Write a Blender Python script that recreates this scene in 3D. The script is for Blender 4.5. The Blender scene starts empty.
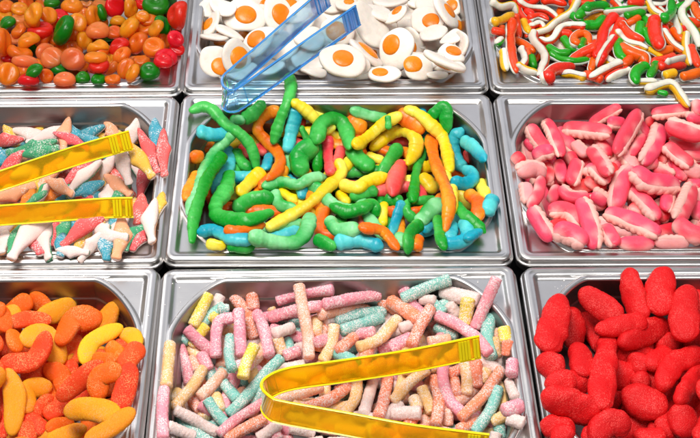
import bpy, math, random
import numpy as np
from mathutils import Vector, Matrix

# ---------------------------------------------------------------- camera, world, lamps, exposure
scene = bpy.context.scene
COL = scene.collection
R = math.radians
PITCH, YAW, FPX = R(46.0), R(0.5), 1281.0
cd = bpy.data.cameras.new('camera'); cam = bpy.data.objects.new('camera', cd); COL.objects.link(cam)
cam.location = (-0.02083, -0.91097, 0.885)
cam.rotation_euler = (R(90) - PITCH, 0, -YAW)
cd.sensor_width = 36.0; cd.lens = 36.0 * FPX / 700.0; cd.shift_x = 25.0 / 700.0
cd.clip_start = 0.01; cd.clip_end = 100
scene.camera = cam

world = bpy.data.worlds.new('World'); scene.world = world; world.use_nodes = True
wn = world.node_tree.nodes; bg = wn['Background']
bg.inputs['Color'].default_value = (0.93, 0.96, 1.0, 1); bg.inputs['Strength'].default_value = 0.17

def lamp(name, loc, target, sx, sy, power, color):
    d = bpy.data.lights.new(name, 'AREA'); d.shape = 'RECTANGLE'; d.size = sx; d.size_y = sy
    d.energy = power; d.color = color
    o = bpy.data.objects.new(name, d); COL.objects.link(o); o.location = loc
    o.rotation_euler = (Vector(target) - Vector(loc)).to_track_quat('-Z', 'Y').to_euler()
    return o
lamp('canopy_lamp', (-.35, -.15, 1.6), (0, .05, 0), 0.9, .6, 34, (1, .97, .93))
lamp('front_lamp', (.7, -.6, 1.6), (0, 0, 0), .7, .4, 8, (1, .98, .96))
lamp('rim_fill_lamp', (0, 2.6, 2.4), (0, 0, 0), 5.5, 1.8, 31, (.86, .89, 1))  # unseen lamp added far behind the pans to brighten the flat steel rims
lamp('bevel_fill_lamp', (-2.0, 2.2, 1.9), (0, 0, 0), 1.2, 1.2, 12, (.95, .97, 1))  # added lamp with no real source, whitens the left-facing rim bevels
scene.view_settings.view_transform = 'Standard'; scene.view_settings.look = 'None'
scene.view_settings.gamma = 1.0; scene.view_settings.exposure = 0.0
scene.render.engine = 'CYCLES'
scene.cycles.max_bounces = 10; scene.cycles.transparent_max_bounces = 8
scene.cycles.use_denoising = True
try: scene.cycles.denoiser = 'OPENIMAGEDENOISE'
except Exception: pass
scene.cycles.sample_clamp_indirect = 6.0
scene.render.film_transparent = False

# ---------------------------------------------------------------- helpers
def mesh_obj(name, verts, faces, mats, parent=None, loc=None, smooth=True, midx=None, attr=None):
    """one mesh object; vertices are given in world space and stored about loc"""
    v = np.asarray(verts, float)
    if loc is None: loc = np.zeros(3)
    loc = np.asarray(loc, float)
    me = bpy.data.meshes.new(name)
    me.from_pydata((v - loc).tolist(), [], faces)
    for m in (mats if isinstance(mats, (list, tuple)) else [mats]): me.materials.append(m)
    if smooth: me.polygons.foreach_set('use_smooth', [True] * len(me.polygons))
    if midx is not None: me.polygons.foreach_set('material_index', midx)
    if attr is not None:
        a = me.attributes.new('pale', 'FLOAT', 'POINT'); a.data.foreach_set('value', np.asarray(attr, np.float32))
    me.update()
    o = bpy.data.objects.new(name, me); COL.objects.link(o)
    if parent is not None:
        o.parent = parent; o.location = loc - np.array(parent.location)
    else: o.location = loc
    return o
def thing(o, label, cat, group=None):
    o['label'] = label; o['category'] = cat
    if group: o['group'] = group
    return o
def empty(name, loc):
    o = bpy.data.objects.new(name, None); COL.objects.link(o); o.location = loc; o.empty_display_size = .01
    return o
class Geo:
    def __init__(s): s.v = []; s.f = []; s.m = []; s.n = 0; s.a = []
    def add(s, v, f, m=0, a=None):
        v = np.asarray(v); s.v.append(v); s.f += [tuple(int(i) + s.n for i in q) for q in f]; s.m += [m] * len(f); s.n += len(v)
        s.a.append(np.zeros(len(v)) if a is None else np.asarray(a))
    def build(s, name, mats, parent=None, loc=None, attr=False):
        return mesh_obj(name, np.vstack(s.v), s.f, mats, parent, loc, midx=s.m, attr=np.concatenate(s.a) if attr else None)
def grid_faces(nr, nc, wrap=True):
    f = []
    for i in range(nr - 1):
        for j in range(nc if wrap else nc - 1):
            k = (j + 1) % nc
            f.append((i * nc + j, i * nc + k, (i + 1) * nc + k, (i + 1) * nc + j))
    return f
def norm(a): return a / np.maximum(np.linalg.norm(a, axis=-1, keepdims=True), 1e-12)
def catmull(p, n):
    p = np.asarray(p, float)
    if len(p) == 1: return np.repeat(p, n, 0)
    q = np.vstack([2 * p[0] - p[1], p, 2 * p[-1] - p[-2]]); out = []
    for i in range(len(p) - 1):
        a, b, c, e = q[i:i + 4]
        t = np.linspace(0, 1, 12, endpoint=False)[:, None]
        out.append(.5 * (2 * b + (c - a) * t + (2 * a - 5 * b + 4 * c - e) * t ** 2 + (3 * b - a - 3 * c + e) * t ** 3))
    d = np.vstack(out + [p[-1:]]); s = np.r_[0, np.cumsum(np.linalg.norm(np.diff(d, axis=0), axis=1))]
    t = np.linspace(0, s[-1], n)
    return np.stack([np.interp(t, s, d[:, k]) for k in range(3)], 1)
def spine(X, r, step, ends=.85):
    """resampled centre line, lengthened at both ends, with frame vectors"""
    X = np.asarray(X, float)
    d0 = norm(X[0] - X[1]); d1 = norm(X[-1] - X[-2])
    X = np.vstack([X[0] + d0 * r * ends, X, X[-1] + d1 * r * ends])
    L = np.linalg.norm(np.diff(X, axis=0), axis=1).sum()
    n = max(10, int(L / step)); P = catmull(X, n)
    T = norm(np.gradient(P, axis=0))
    return P, T, L
def frames(P, T, up):
    up = np.asarray(up, float); S = norm(np.cross(T, up[None]))
    for i in range(1, len(S)):
        if S[i] @ S[i - 1] < 0: S[i] = -S[i]
    for _ in range(2): S[1:-1] = norm(S[:-2] + 2 * S[1:-1] + S[2:])
    S = norm(S - T * (S * T).sum(1, keepdims=True)); N = np.cross(S, T)
    if (N @ up).sum() < 0: N = -N; S = -S
    return S, N
def capf(n, L, r, p=2.0, k=1.0):
    """round-end radius profile along a body of length L"""
    s = np.linspace(0, L, n); d = np.minimum(s, L - s) / (r * k)
    return np.where(d < 1, (1 - (1 - np.clip(d, 0, 1)) ** p) ** (1 / p), 1.0)
def tube(P, S, N, a, b, nc, rng, rough=0, expo=1.0, half=None, lump=0.0):
    """closed sweep; a, b half widths along S and N per ring; half=(t0,t1) sweeps only that arc and closes it"""
    n = len(P)
    if half is None: th = np.linspace(0, 2 * math.pi, nc, endpoint=False)
    else: th = np.linspace(half[0], half[1], nc)
    c, s = np.cos(th), np.sin(th)
    cx = np.sign(c) * np.abs(c) ** expo; sx = np.sign(s) * np.abs(s) ** expo
    k = np.ones((n, nc))
    if lump:
        u = np.arange(n)[:, None]; 
        for q in range(3):
            f = rng.uniform(.05, .28); m = rng.integers(0, 3)
            k += lump * rng.uniform(.5, 1) * np.sin(u * f * (60 / n if n > 60 else 1) + m * th[None] + rng.uniform(0, 6))
    if rough: k += rng.normal(0, rough, (n, nc))
    V = P[:, None] + S[:, None] * (a[:, None] * cx[None] * k)[..., None] + N[:, None] * (b[:, None] * sx[None] * k)[..., None]
    V = V.reshape(-1, 3); F = grid_faces(n, nc, True)
    F.append(tuple(range(nc))[::-1]); F.append(tuple(range((n - 1) * nc, n * nc)))
    return V, F, np.tile(th, n)
def ball(c, ax, rad, nu=14, nv=10):
    """ellipsoid with axes ax (3x3 rows) and radii rad"""
    u = np.linspace(0, 2 * math.pi, nu, endpoint=False); v = np.linspace(0.02, math.pi - 0.02, nv)
    q = np.stack([np.outer(np.sin(v), np.cos(u)), np.outer(np.sin(v), np.sin(u)), np.outer(np.cos(v), np.ones(nu))], -1).reshape(-1, 3)
    F = grid_faces(nv, nu); F.append(tuple(range(nu))[::-1]); F.append(tuple(range((nv - 1) * nu, nv * nu)))
    return np.asarray(c) + (q * np.asarray(rad)) @ np.asarray(ax), F

# ---------------------------------------------------------------- materials
def newmat(name):
    m = bpy.data.materials.new(name); m.use_nodes = True
    return m, m.node_tree, m.node_tree.nodes['Principled BSDF']
def vary(nt, col, hue=.005, val=.14, sat=.08):
    """base colour with a small change from one candy to the next"""
    oi = nt.nodes.new('ShaderNodeObjectInfo'); hs = nt.nodes.new('ShaderNodeHueSaturation')
    def mr(lo, hi, src):
        n = nt.nodes.new('ShaderNodeMapRange'); n.inputs['To Min'].default_value = lo; n.inputs['To Max'].default_value = hi
        nt.links.new(src, n.inputs['Value']); return n.outputs[0]
    nt.links.new(mr(.5 - hue, .5 + hue, oi.outputs['Random']), hs.inputs['Hue'])
    f = nt.nodes.new('ShaderNodeMath'); f.operation = 'MULTIPLY'; f.inputs[1].default_value = 7.31
    g = nt.nodes.new('ShaderNodeMath'); g.operation = 'FRACT'
    nt.links.new(oi.outputs['Random'], f.inputs[0]); nt.links.new(f.outputs[0], g.inputs[0])
    nt.links.new(mr(1 - val, 1 + val * .4, g.outputs[0]), hs.inputs['Value'])
    hs.inputs['Color'].default_value = (*col, 1)
    return hs.outputs[0], oi
def coords(nt, oi):
    tc = nt.nodes.new('ShaderNodeTexCoord'); ad = nt.nodes.new('ShaderNodeVectorMath'); ad.operation = 'ADD'
    cm = nt.nodes.new('ShaderNodeVectorMath'); cm.operation = 'SCALE'; cm.inputs[0].default_value = (3.1, 1.7, 2.3)
    nt.links.new(oi.outputs['Random'], cm.inputs['Scale']); nt.links.new(tc.outputs['Object'], ad.inputs[0]); nt.links.new(cm.outputs[0], ad.inputs[1])
    return ad.outputs[0]
def noise(nt, vec, scale, detail=2, rough=.5):
    n = nt.nodes.new('ShaderNodeTexNoise'); n.inputs['Scale'].default_value = scale; n.inputs['Detail'].default_value = detail; n.inputs['Roughness'].default_value = rough
    nt.links.new(vec, n.inputs['Vector']); return n.outputs['Fac']
def ramp(nt, src, stops):
    r = nt.nodes.new('ShaderNodeMapRange'); r.clamp = True
    r.inputs['From Min'].default_value, r.inputs['From Max'].default_value, r.inputs['To Min'].default_value, r.inputs['To Max'].default_value = stops
    nt.links.new(src, r.inputs['Value']); return r.outputs[0]
def mix(nt, fac, a, b):
    m = nt.nodes.new('ShaderNodeMix'); m.data_type = 'RGBA'
    if isinstance(fac, (int, float)): m.inputs[0].default_value = fac
    else: nt.links.new(fac, m.inputs[0])
    for sock, x in ((m.inputs[6], a), (m.inputs[7], b)):
        if isinstance(x, tuple): sock.default_value = (*x, 1)
        else: nt.links.new(x, sock)
    return m.outputs[2]
def bump(nt, bsdf, h, strength, dist):
    b = nt.nodes.new('ShaderNodeBump'); b.inputs['Strength'].default_value = strength; b.inputs['Distance'].default_value = dist
    nt.links.new(h, b.inputs['Height']); nt.links.new(b.outputs[0], bsdf.inputs['Normal'])
def sss(b, w, rad, scale):
    b.inputs['Subsurface Weight'].default_value = w; b.inputs['Subsurface Radius'].default_value = rad; b.inputs['Subsurface Scale'].default_value = scale
def gummy(name, col, pale=None, rough=.36, weight=.7, scale=.006, coat=.2, dust=.0):
    m, nt, b = newmat(name); c, oi = vary(nt, col); vec = coords(nt, oi)
    n1 = noise(nt, vec, 110, 3)
    c = mix(nt, ramp(nt, n1, (.45, .75, 0, .22)), c, tuple(min(1, x * .55) for x in col))
    if pale is not None:
        at = nt.nodes.new('ShaderNodeAttribute'); at.attribute_name = 'pale'
        mm = nt.nodes.new('ShaderNodeMath'); mm.operation = 'MULTIPLY'
        nt.links.new(at.outputs['Fac'], mm.inputs[0]); nt.links.new(ramp(nt, noise(nt, vec, 60, 3), (.3, .55, .35, 1.0)), mm.inputs[1])
        c = mix(nt, mm.outputs[0], c, pale)
    if dust: c = mix(nt, ramp(nt, noise(nt, vec, 420, 4, .7), (.5, .72, 0, dust)), c, (.85, .85, .82))
    nt.links.new(c, b.inputs['Base Color'])
    nt.links.new(ramp(nt, noise(nt, vec, 80, 3), (.3, .7, rough - .1, rough + .12)), b.inputs['Roughness'])
    sss(b, weight, (1, .5, .3), scale); b.inputs['Coat Weight'].default_value = coat; b.inputs['Coat Roughness'].default_value = .2
    b.inputs['IOR'].default_value = 1.42; b.inputs['Specular IOR Level'].default_value = .32
    bump(nt, b, noise(nt, vec, 190, 5, .65), .45, .0016)
    return m
def sugar(name, col, amount=.45, white=(.92, .9, .9), scale=950, weight=.3):
    m, nt, b = newmat(name); c, oi = vary(nt, col, 0.0 if col[0] > .5 and col[1] < .03 else .005, .12); b.inputs['Specular IOR Level'].default_value = .3; vec = coords(nt, oi)
    vo = nt.nodes.new('ShaderNodeTexVoronoi'); vo.inputs['Scale'].default_value = scale; nt.links.new(vec, vo.inputs['Vector'])
    sx = nt.nodes.new('ShaderNodeSeparateColor'); nt.links.new(vo.outputs['Color'], sx.inputs[0])
    big = ramp(nt, noise(nt, vec, 55, 3), (.35, .65, -.25, .2))
    ad = nt.nodes.new('ShaderNodeMath'); ad.operation = 'ADD'; nt.links.new(sx.outputs[0], ad.inputs[0]); nt.links.new(big, ad.inputs[1])
    fac = ramp(nt, ad.outputs[0], (1 - amount - .12, 1 - amount + .25, 0, .85))
    c2 = mix(nt, fac, c, white); nt.links.new(c2, b.inputs['Base Color'])
    b.inputs['Roughness'].default_value = .5
    nt.links.new(ramp(nt, sx.outputs[1], (0, 1, .22, .75)), b.inputs['Roughness'])
    sss(b, weight, (1, .55, .4), .003)
    ad2 = nt.nodes.new('ShaderNodeMath'); ad2.operation = 'MULTIPLY_ADD'; ad2.inputs[1].default_value = -1.0
    nt.links.new(vo.outputs['Distance'], ad2.inputs[0]); nt.links.new(sx.outputs[2], ad2.inputs[2])
    bump(nt, b, ad2.outputs[0], .5, .0007)
    return m
def jelly(name, col):
    m, nt, b = newmat(name); c, oi = vary(nt, col, .006, .12); vec = coords(nt, oi)
    c = mix(nt, ramp(nt, noise(nt, vec, 90, 2), (.4, .7, 0, .3)), c, tuple(x * .75 for x in col))
    nt.links.new(c, b.inputs['Base Color'])
    sss(b, 1.0, (1, .5, .25), .010); b.inputs['Roughness'].default_value = .34; b.inputs['IOR'].default_value = 1.33
    b.inputs['Transmission Weight'].default_value = .42; b.inputs['Coat Weight'].default_value = .12; b.inputs['Coat Roughness'].default_value = .12
    va = nt.nodes.new('ShaderNodeVolumeAbsorption'); va.inputs['Density'].default_value = 18
    nt.links.new(c, va.inputs['Color']); nt.links.new(va.outputs[0], nt.nodes['Material Output'].inputs['Volume'])
    bump(nt, b, noise(nt, vec, 150, 3), .3, .0015)
    return m
M = {}
WORM = dict(g=(.003, .34, .022), G=(.006, .40, .05), t=(.0, .36, .48), y=(.94, .64, .003), o=(.97, .155, .003), r=(.86, .05, .06))
for k, c in WORM.items(): M['worm', k] = gummy('worm gummy ' + k, c, pale={'G': (.26, .70, .32), 'g': (.07, .52, .09), 'y': (.97, .80, .10), 'o': (1.0, .34, .012), 'r': (.95, .16, .13), 't': (.10, .62, .62)}[k], dust=.05)
for k, c in dict(r=(.90, .045, .008), g=(.01, .36, .008), y=(.9, .46, .008), o=(.92, .13, .004)).items(): M['snake', k] = gummy('snake gummy ' + k, c, rough=.28, coat=.4)
M['snake_white'] = gummy('white foam gummy', (.84, .79, .68), rough=.4, coat=.1)
JEL = dict(A=(1.0, .32, .010), O=(1.0, .19, .010), P=(1.0, .27, .07), G=(.012, .27, .004), R=(.9, .012, .010))
for k, c in JEL.items(): M['jelly', k] = jelly('clear jelly ' + k, c)
M['egg_white'] = gummy('egg white foam', (.88, .79, .70), rough=.5, coat=.05, weight=.4)
M['yolk'] = gummy('egg yolk jelly', (.96, .25, .005), rough=.3, coat=.3)
DOL = dict(R=(.90, .12, .12), T=(.06, .36, .46), A=(.94, .54, .07), W=(.94, .72, .66), G=(.06, .38, .18), P=(.92, .40, .22), O=(.9, .26, .03))
for k, c in DOL.items(): M['dolphin', k] = sugar('sugared dolphin ' + k, c, .16, white=(.95, .85, .82), scale=1300)
for k, c in dict(p=(.95, .08, .14), r=(.88, .04, .065), w=(.95, .36, .36)).items(): M['teeth', k] = gummy('pink gum gummy ' + k, c, pale=(.96, .46, .42), rough=.42, coat=.08)
M['tooth'] = gummy('cream tooth gummy', (.97, .50, .43), rough=.45, coat=.05, weight=0.0)
for k, c in dict(R=(.96, .075, .010), O=(.98, .16, .004), A=(.98, .35, .008), Y=(.97, .50, .012)).items(): M['slice', k] = sugar('sugared slice ' + k, c, .14, white=(.98, .42, .16), scale=1700, weight=.9)
STK = dict(k=(.94, .31, .38), o=(.96, .26, .13), p=(.96, .46, .29), t=(.22, .56, .48), y=(.92, .68, .07), c=(.97, .58, .22), w=(.88, .66, .60))
for k, c in STK.items(): M['stick', k] = sugar('sour stick ' + k, c, .36, white=(.96, .84, .82), scale=1500)
M['foot', 'r'] = sugar('red sugared gummy', (.74, .005, .007), .16, white=(.92, .07, .06), scale=1300, weight=.15)

def steel(name, c1, c2, r0):
    m, nt, b = newmat(name); tc = nt.nodes.new('ShaderNodeTexCoord'); vec = tc.outputs['Object']
    b.inputs['Metallic'].default_value = 1.0
    mp = nt.nodes.new('ShaderNodeMapping'); mp.inputs['Scale'].default_value = (6, 260, 260); nt.links.new(vec, mp.inputs[0])
    br = noise(nt, mp.outputs[0], 6, 3, .6); sm = noise(nt, vec, 22, 4, .6)
    nt.links.new(mix(nt, ramp(nt, sm, (.35, .7, 0, .5)), c1, c2), b.inputs['Base Color'])
    ad = nt.nodes.new('ShaderNodeMath'); ad.operation = 'MULTIPLY_ADD'; ad.inputs[1].default_value = .10
    nt.links.new(br, ad.inputs[0]); nt.links.new(ramp(nt, sm, (.3, .75, r0, r0 + .12)), ad.inputs[2]); nt.links.new(ad.outputs[0], b.inputs['Roughness'])
    dent = noise(nt, vec, 16, 2); mm = nt.nodes.new('ShaderNodeMath'); mm.operation = 'MULTIPLY_ADD'; mm.inputs[1].default_value = .05
    nt.links.new(br, mm.inputs[0]); nt.links.new(dent, mm.inputs[2]); bump(nt, b, mm.outputs[0], .35, .0035)
    return m
M['steel'] = steel('polished rim steel', (.58, .56, .545), (.50, .485, .475), .22)
M['shaded'] = steel('satin basin steel', (.30, .29, .285), (.25, .245, .24), .24)  # same steel as the rim, with the basin's shade put into a darker colour
m, nt, b = newmat('dark counter'); b.inputs['Base Color'].default_value = (.012, .012, .014, 1); b.inputs['Roughness'].default_value = .55
tc = nt.nodes.new('ShaderNodeTexCoord'); bump(nt, b, noise(nt, tc.outputs['Object'], 60, 4), .2, .002); M['counter'] = m
def plastic(name, col, alpha, rough=.12, emit=0):
    m, nt, b = newmat(name); tc = nt.nodes.new('ShaderNodeTexCoord')
    b.inputs['Base Color'].default_value = (*col, 1); b.inputs['Transmission Weight'].default_value = alpha; b.inputs['IOR'].default_value = 1.25
    nt.links.new(ramp(nt, noise(nt, tc.outputs['Object'], 40, 3), (.3, .7, rough * .6, rough * 1.4)), b.inputs['Roughness'])
    b.inputs['Coat Weight'].default_value = .3
    return m
M['yellow_clear'] = plastic('clear amber plastic', (1.0, .62, .006), .72, .18)
M['yellow_edge'] = plastic('yellow plastic edge glow', (1.0, .84, .006), .25, .2)  # glow of the edge-lit plastic put into the rim colour
M['blue_clear'] = plastic('clear blue plastic', (.40, .74, .99), .94, .08)
M['blue_edge'] = plastic('blue plastic edge glow', (.08, .42, .94), .6, .15)  # light gathering in the edges, put in as a stronger blue

# ---------------------------------------------------------------- counter and steel pans
o = mesh_obj('counter', [(-1.2, -1.0, -.075), (1.2, -1.0, -.075), (1.2, 1.2, -.075), (-1.2, 1.2, -.075)], [(0, 1, 2, 3)], M['counter'], smooth=False)
o['kind'] = 'structure'
OW, OD = .302, .2105                    # opening
CX, CY, CP = .047, .064, 1.42           # its corners: reach along x, along y, fullness
PW, PD, PR = .3250, .2385, .011        # top of the rim; a rolled bead stands out below it
NS, NA = 26, 26
def rrect(w, d, rx, ry=None, p=2.0):
    """closed rounded rectangle; the same number of points at the same places for every size"""
    ry = rx if ry is None else ry; pts = []
    sig = lambda c: math.copysign(abs(c) ** (2 / p), c)
    for k, (sx, sy) in enumerate(((1, 1), (-1, 1), (-1, -1), (1, -1))):
        cx, cy = sx * (w / 2 - rx), sy * (d / 2 - ry); a0 = k * math.pi / 2
        for t in np.linspace(0, math.pi / 2, NA):
            c, s_ = math.cos(a0 + t), math.sin(a0 + t)
            c, s_ = (0 if abs(c) < 1e-9 else c), (0 if abs(s_) < 1e-9 else s_)
            pts.append((cx + rx * sig(c), cy + ry * sig(s_)))
        q = np.array([((-1) * (w / 2 - rx), d / 2), (-w / 2, -(d / 2 - ry)), (w / 2 - rx, -d / 2), (w / 2, d / 2 - ry)][k])
        p0 = np.array(pts[-1])
        for t in np.linspace(0, 1, NS + 2)[1:-1]: pts.append(tuple(p0 + (q - p0) * t))
    return np.array(pts)
def opening(e):
    """the opening's outline drawn in by e"""
    return rrect(OW - 2 * e, OD - 2 * e, max(CX - e * .8, .0015), max(CY - e * .8, .0015), CP)
def sd_opening(x, y):
    """rough distance outside the opening"""
    ax, ay = np.abs(x), np.abs(y); ux, uy = np.maximum(ax - (OW / 2 - CX), 0) / CX, np.maximum(ay - (OD / 2 - CY), 0) / CY
    k = (ux ** CP + uy ** CP) ** (1 / CP)
    corner = (k - 1) * math.sqrt(CX * CY) * .72
    return np.where((ux > 0) & (uy > 0), corner, np.maximum(ax - OW / 2, ay - OD / 2))
def sdrr(x, y, w, d, r):
    qx = np.abs(x) - (w / 2 - r); qy = np.abs(y) - (d / 2 - r)
    return np.minimum(np.maximum(qx, qy), 0) + np.hypot(np.maximum(qx, 0), np.maximum(qy, 0)) - r
def sstep(x): x = np.clip(x, 0, 1); return x * x * (3 - 2 * x)
def rim_z(xy):
    x, y = xy[:, 0], xy[:, 1]
    z = -.0036 * sstep((-sdrr(x, y, PW - .0165, PD - .0170, .006) + .0004) / .0058) * sstep((sd_opening(x, y) - .0016) / .0022)
    z += .0005 * sstep(1 - sd_opening(x, y) / .003)                # raised lip round the opening
    z += .0006 * np.exp(-((-sdrr(x, y, PW, PD, PR) - .0045) / .0018) ** 2)  # rolled outer bead
    return z
def make_pan():
    root = empty('steel_pan', (0, 0, 0))
    op, ou = opening(0), rrect(PW - .006, PD - .006, PR - .003)
    rings = []
    # inner roll-over of the rim
    for t in np.linspace(1.0, 0, 7)[:-1]:
        a = t * math.pi / 2; e = .0032 * (1 - math.cos(a)) ; 
        p = opening(.0032 * math.sin(a))
        rings.append(np.c_[p, np.full(len(p), .0005 - .0032 * (1 - math.cos(a)))])
    K = 64
    for s in np.linspace(0, 1, K):
        p = op + (ou - op) * s; rings.append(np.c_[p, rim_z(p)])
    for t in np.linspace(0, math.pi / 2, 6)[1:]:
        e = .003 * math.sin(t); p = rrect(PW - .006 + 2 * e, PD - .006 + 2 * e, PR - .003 + e)
        rings.append(np.c_[p, np.full(len(p), -.003 * (1 - math.cos(t)) + rim_z(ou).mean())])
    for dz, e in ((-.0042, .0001), (-.0050, .0004), (-.0054, .0010), (-.0057, .0017), (-.0064, .0022), (-.0074, .0024), (-.0084, .0022), (-.0092, .0016), (-.0100, .0013), (-.0125, .0013), (-.0150, .0011), (-.0152, 0.0)):
        p = rrect(PW + 2 * e, PD + 2 * e, PR + e); rings.append(np.c_[p, np.full(len(p), dz)])
    n = len(op); mesh_obj('rim', np.vstack(rings), grid_faces(len(rings), n), M['steel'], root)
    prof = [(.0031, -.0015), (.0034, -.004), (.0042, -.010), (.0050, -.0195), (.0053, -.0206), (.0058, -.0213), (.0064, -.0219), (.0068, -.0227), (.0071, -.0240), (.0090, -.032), (.0098, -.040)]
    for t in np.linspace(0, math.pi / 2, 8)[1:]: prof.append((.0098 + .010 * (1 - math.cos(t)), -.040 - .010 * math.sin(t)))
    prof.append((.030, -.0502)); prof.append((.0485, -.0503))
    rings = []
    for e, z in prof:
        p = opening(e); rings.append(np.c_[p, np.full(len(p), z)])
    V = np.vstack(rings); F = grid_faces(len(rings), n); F.append(tuple(range((len(rings) - 1) * n, len(rings) * n)))
    mesh_obj('basin', V, F, M['shaded'], root)
    return root
PANS = {5: (-0.0005, 0.0095, -0.4, 'steel pan in the middle holding thick green, yellow and orange gummy worms'), 2: (-0.0005, 0.255, 0, 'steel pan of fried egg gummies with clear blue tongs on its front rim'), 8: (-0.0005, -0.237, 0.5, 'steel pan of pastel sugared sour sticks with yellow tongs lying inside'), 4: (-0.33, 0.0075, 0.2, 'steel pan of sugared dolphin gummies with yellow tongs lying inside'), 7: (-0.3305, -0.2355, 0, 'steel pan of sugared orange and red jelly slices'), 1: (-0.3295, 0.2535, 0.2, 'steel pan of glossy orange, green and red jelly sweets'), 6: (0.3305, 0.0075, -0.2, 'steel pan of pink gummy teeth'), 3: (0.33, 0.2545, 0, 'steel pan of red, green and white gummy snakes with one snake over its rim'), 9: (0.3315, -0.238, 0.2, 'steel pan of plump red sugared gummies')}
proto = None
for k, (x, y, a, label) in PANS.items():
    if proto is None: proto = pan = make_pan()
    else:
        pan = proto.copy(); COL.objects.link(pan)
        for ch in list(proto.children):
            c = ch.copy(); COL.objects.link(c); c.parent = pan
    pan.location = (x, y, 0); pan.rotation_euler = (0, 0, R(a))
    thing(pan, label, 'pan', 'steel pans in the display')

# ---------------------------------------------------------------- candy builders
VIEW = norm(np.array([0.0, -.55, .83]))
def jitter_up(rng, s=.22): return norm(VIEW + rng.normal(0, s, 3))
def b_worm(name, col, r, X, ex, rng):
    P, T, L = spine(X, r, .0009, .9); n = len(P); S, N = frames(P, T, jitter_up(rng, .3))
    t = np.linspace(0, 1, n); s = t * L
    prof = capf(n, L, r, 2.2, 1.0 if rng.random() < .6 else 1.6)
    body = 1 + .09 * np.sin(s / r * rng.uniform(.4, .9) + rng.uniform(0, 6)) + .035 * np.sin(s / r * rng.uniform(1.5, 2.6) + rng.uniform(0, 6)) + .03 * np.sin(s / r * rng.uniform(3.5, 5) + rng.uniform(0, 6))
    body *= np.interp(t, [0, .18, .5, .8, 1], [rng.uniform(.8, 1.2), 1.02, rng.uniform(.9, 1.08), 1, rng.uniform(.62, 1.0)]); fl = rng.uniform(.70, .95)
    body *= 1 + .013 * np.sin(s / r * rng.uniform(7, 9))
    body *= np.interp(t, [0, .10, .88, 1], [rng.uniform(.7, 1), 1, 1, rng.uniform(.5, .95)])
    a = r * prof * body; V, F, th = tube(P, S, N, a * 1.06, a * fl, 24, rng, 0, .86, lump=.026)
    V = V + np.repeat(S, 24, 0) * 0
    g = Geo(); w0 = rng.uniform(0, 6.28) if col != 'G' else rng.uniform(.6, 2.2)
    u0 = np.repeat(t, 24); f0, ph = rng.uniform(.4, 1.3), rng.uniform(0, 6.28)
    pale = sstep(.42 + .6 * np.cos(th - w0) + .5 * np.sin(6.28 * f0 * u0 + ph))
    g.add(V, F, 0, pale); return g.build(name, [M['worm', col]], loc=P.mean(0), attr=True)
def b_snake(name, col, r, X, ex, rng):
    roll = min(float(ex or 20), 128.0); P, T, L = spine(X, r, .0012, .7); n = len(P)
    S, N = frames(P, T, VIEW); a = R(roll) * rng.choice([-1, 1]); S, N = S * math.cos(a) + N * math.sin(a), N * math.cos(a) - S * math.sin(a)
    t = np.linspace(0, 1, n)
    w = r * capf(n, L, r, 2.0, 1.3) * np.interp(t, [0, .08, .2, .75, 1], [1.15, 1.2, .95, 1, .7]) * (1 + .05 * np.sin(t * L / r * 1.3 + rng.uniform(0, 6)))
    V, F, _ = tube(P + N * .0002, S, N, w, w * 1.15, 15, rng, 0, .9, half=(0, math.pi))
    o = mesh_obj(name, V, F, M['snake', col], loc=P.mean(0))
    V, F, _ = tube(P - N * .0002, S, N, w * 1.02, w * .85, 15, rng, 0, .9, half=(math.pi, 2 * math.pi))
    mesh_obj('belly', V, F, M['snake_white'], o, loc=P.mean(0)); return o
def b_stick(name, col, r, X, ex, rng):
    P, T, L = spine(X, r, .0008, .55); n = len(P); S, N = frames(P, T, jitter_up(rng, .3))
    k = capf(n, L, r * .5, 2.6, 1.0) * (1 + .04 * np.sin(np.linspace(0, L, n) / r * 1.1 + rng.uniform(0, 6)))
    k = .25 + .75 * k
    V, F, th = tube(P, S, N, r * k * 1.02, r * k * .96, 30, rng, .045, .9, lump=.015)
    return mesh_obj(name, V, F, M['stick', col], loc=P.mean(0))
def b_slice(name, col, r, X, ex, rng):
    P, T, L = spine(X, r, .0009, .6); n = len(P); S, N = frames(P, T, jitter_up(rng, .3))
    t = np.linspace(-1, 1, n); k = np.maximum((1 - np.abs(t) ** rng.uniform(2.6, 3.6)), .0) ** .5
    k = np.maximum(k, .06) * (1 + .05 * np.sin(t * 4 + rng.uniform(0, 6)))
    V, F, th = tube(P, S, N, r * k, r * .50 * np.maximum(k ** .9, .06), 34, rng, .016, .88, lump=.018)
    return mesh_obj(name, V, F, M['slice', col], loc=P.mean(0))
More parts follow.
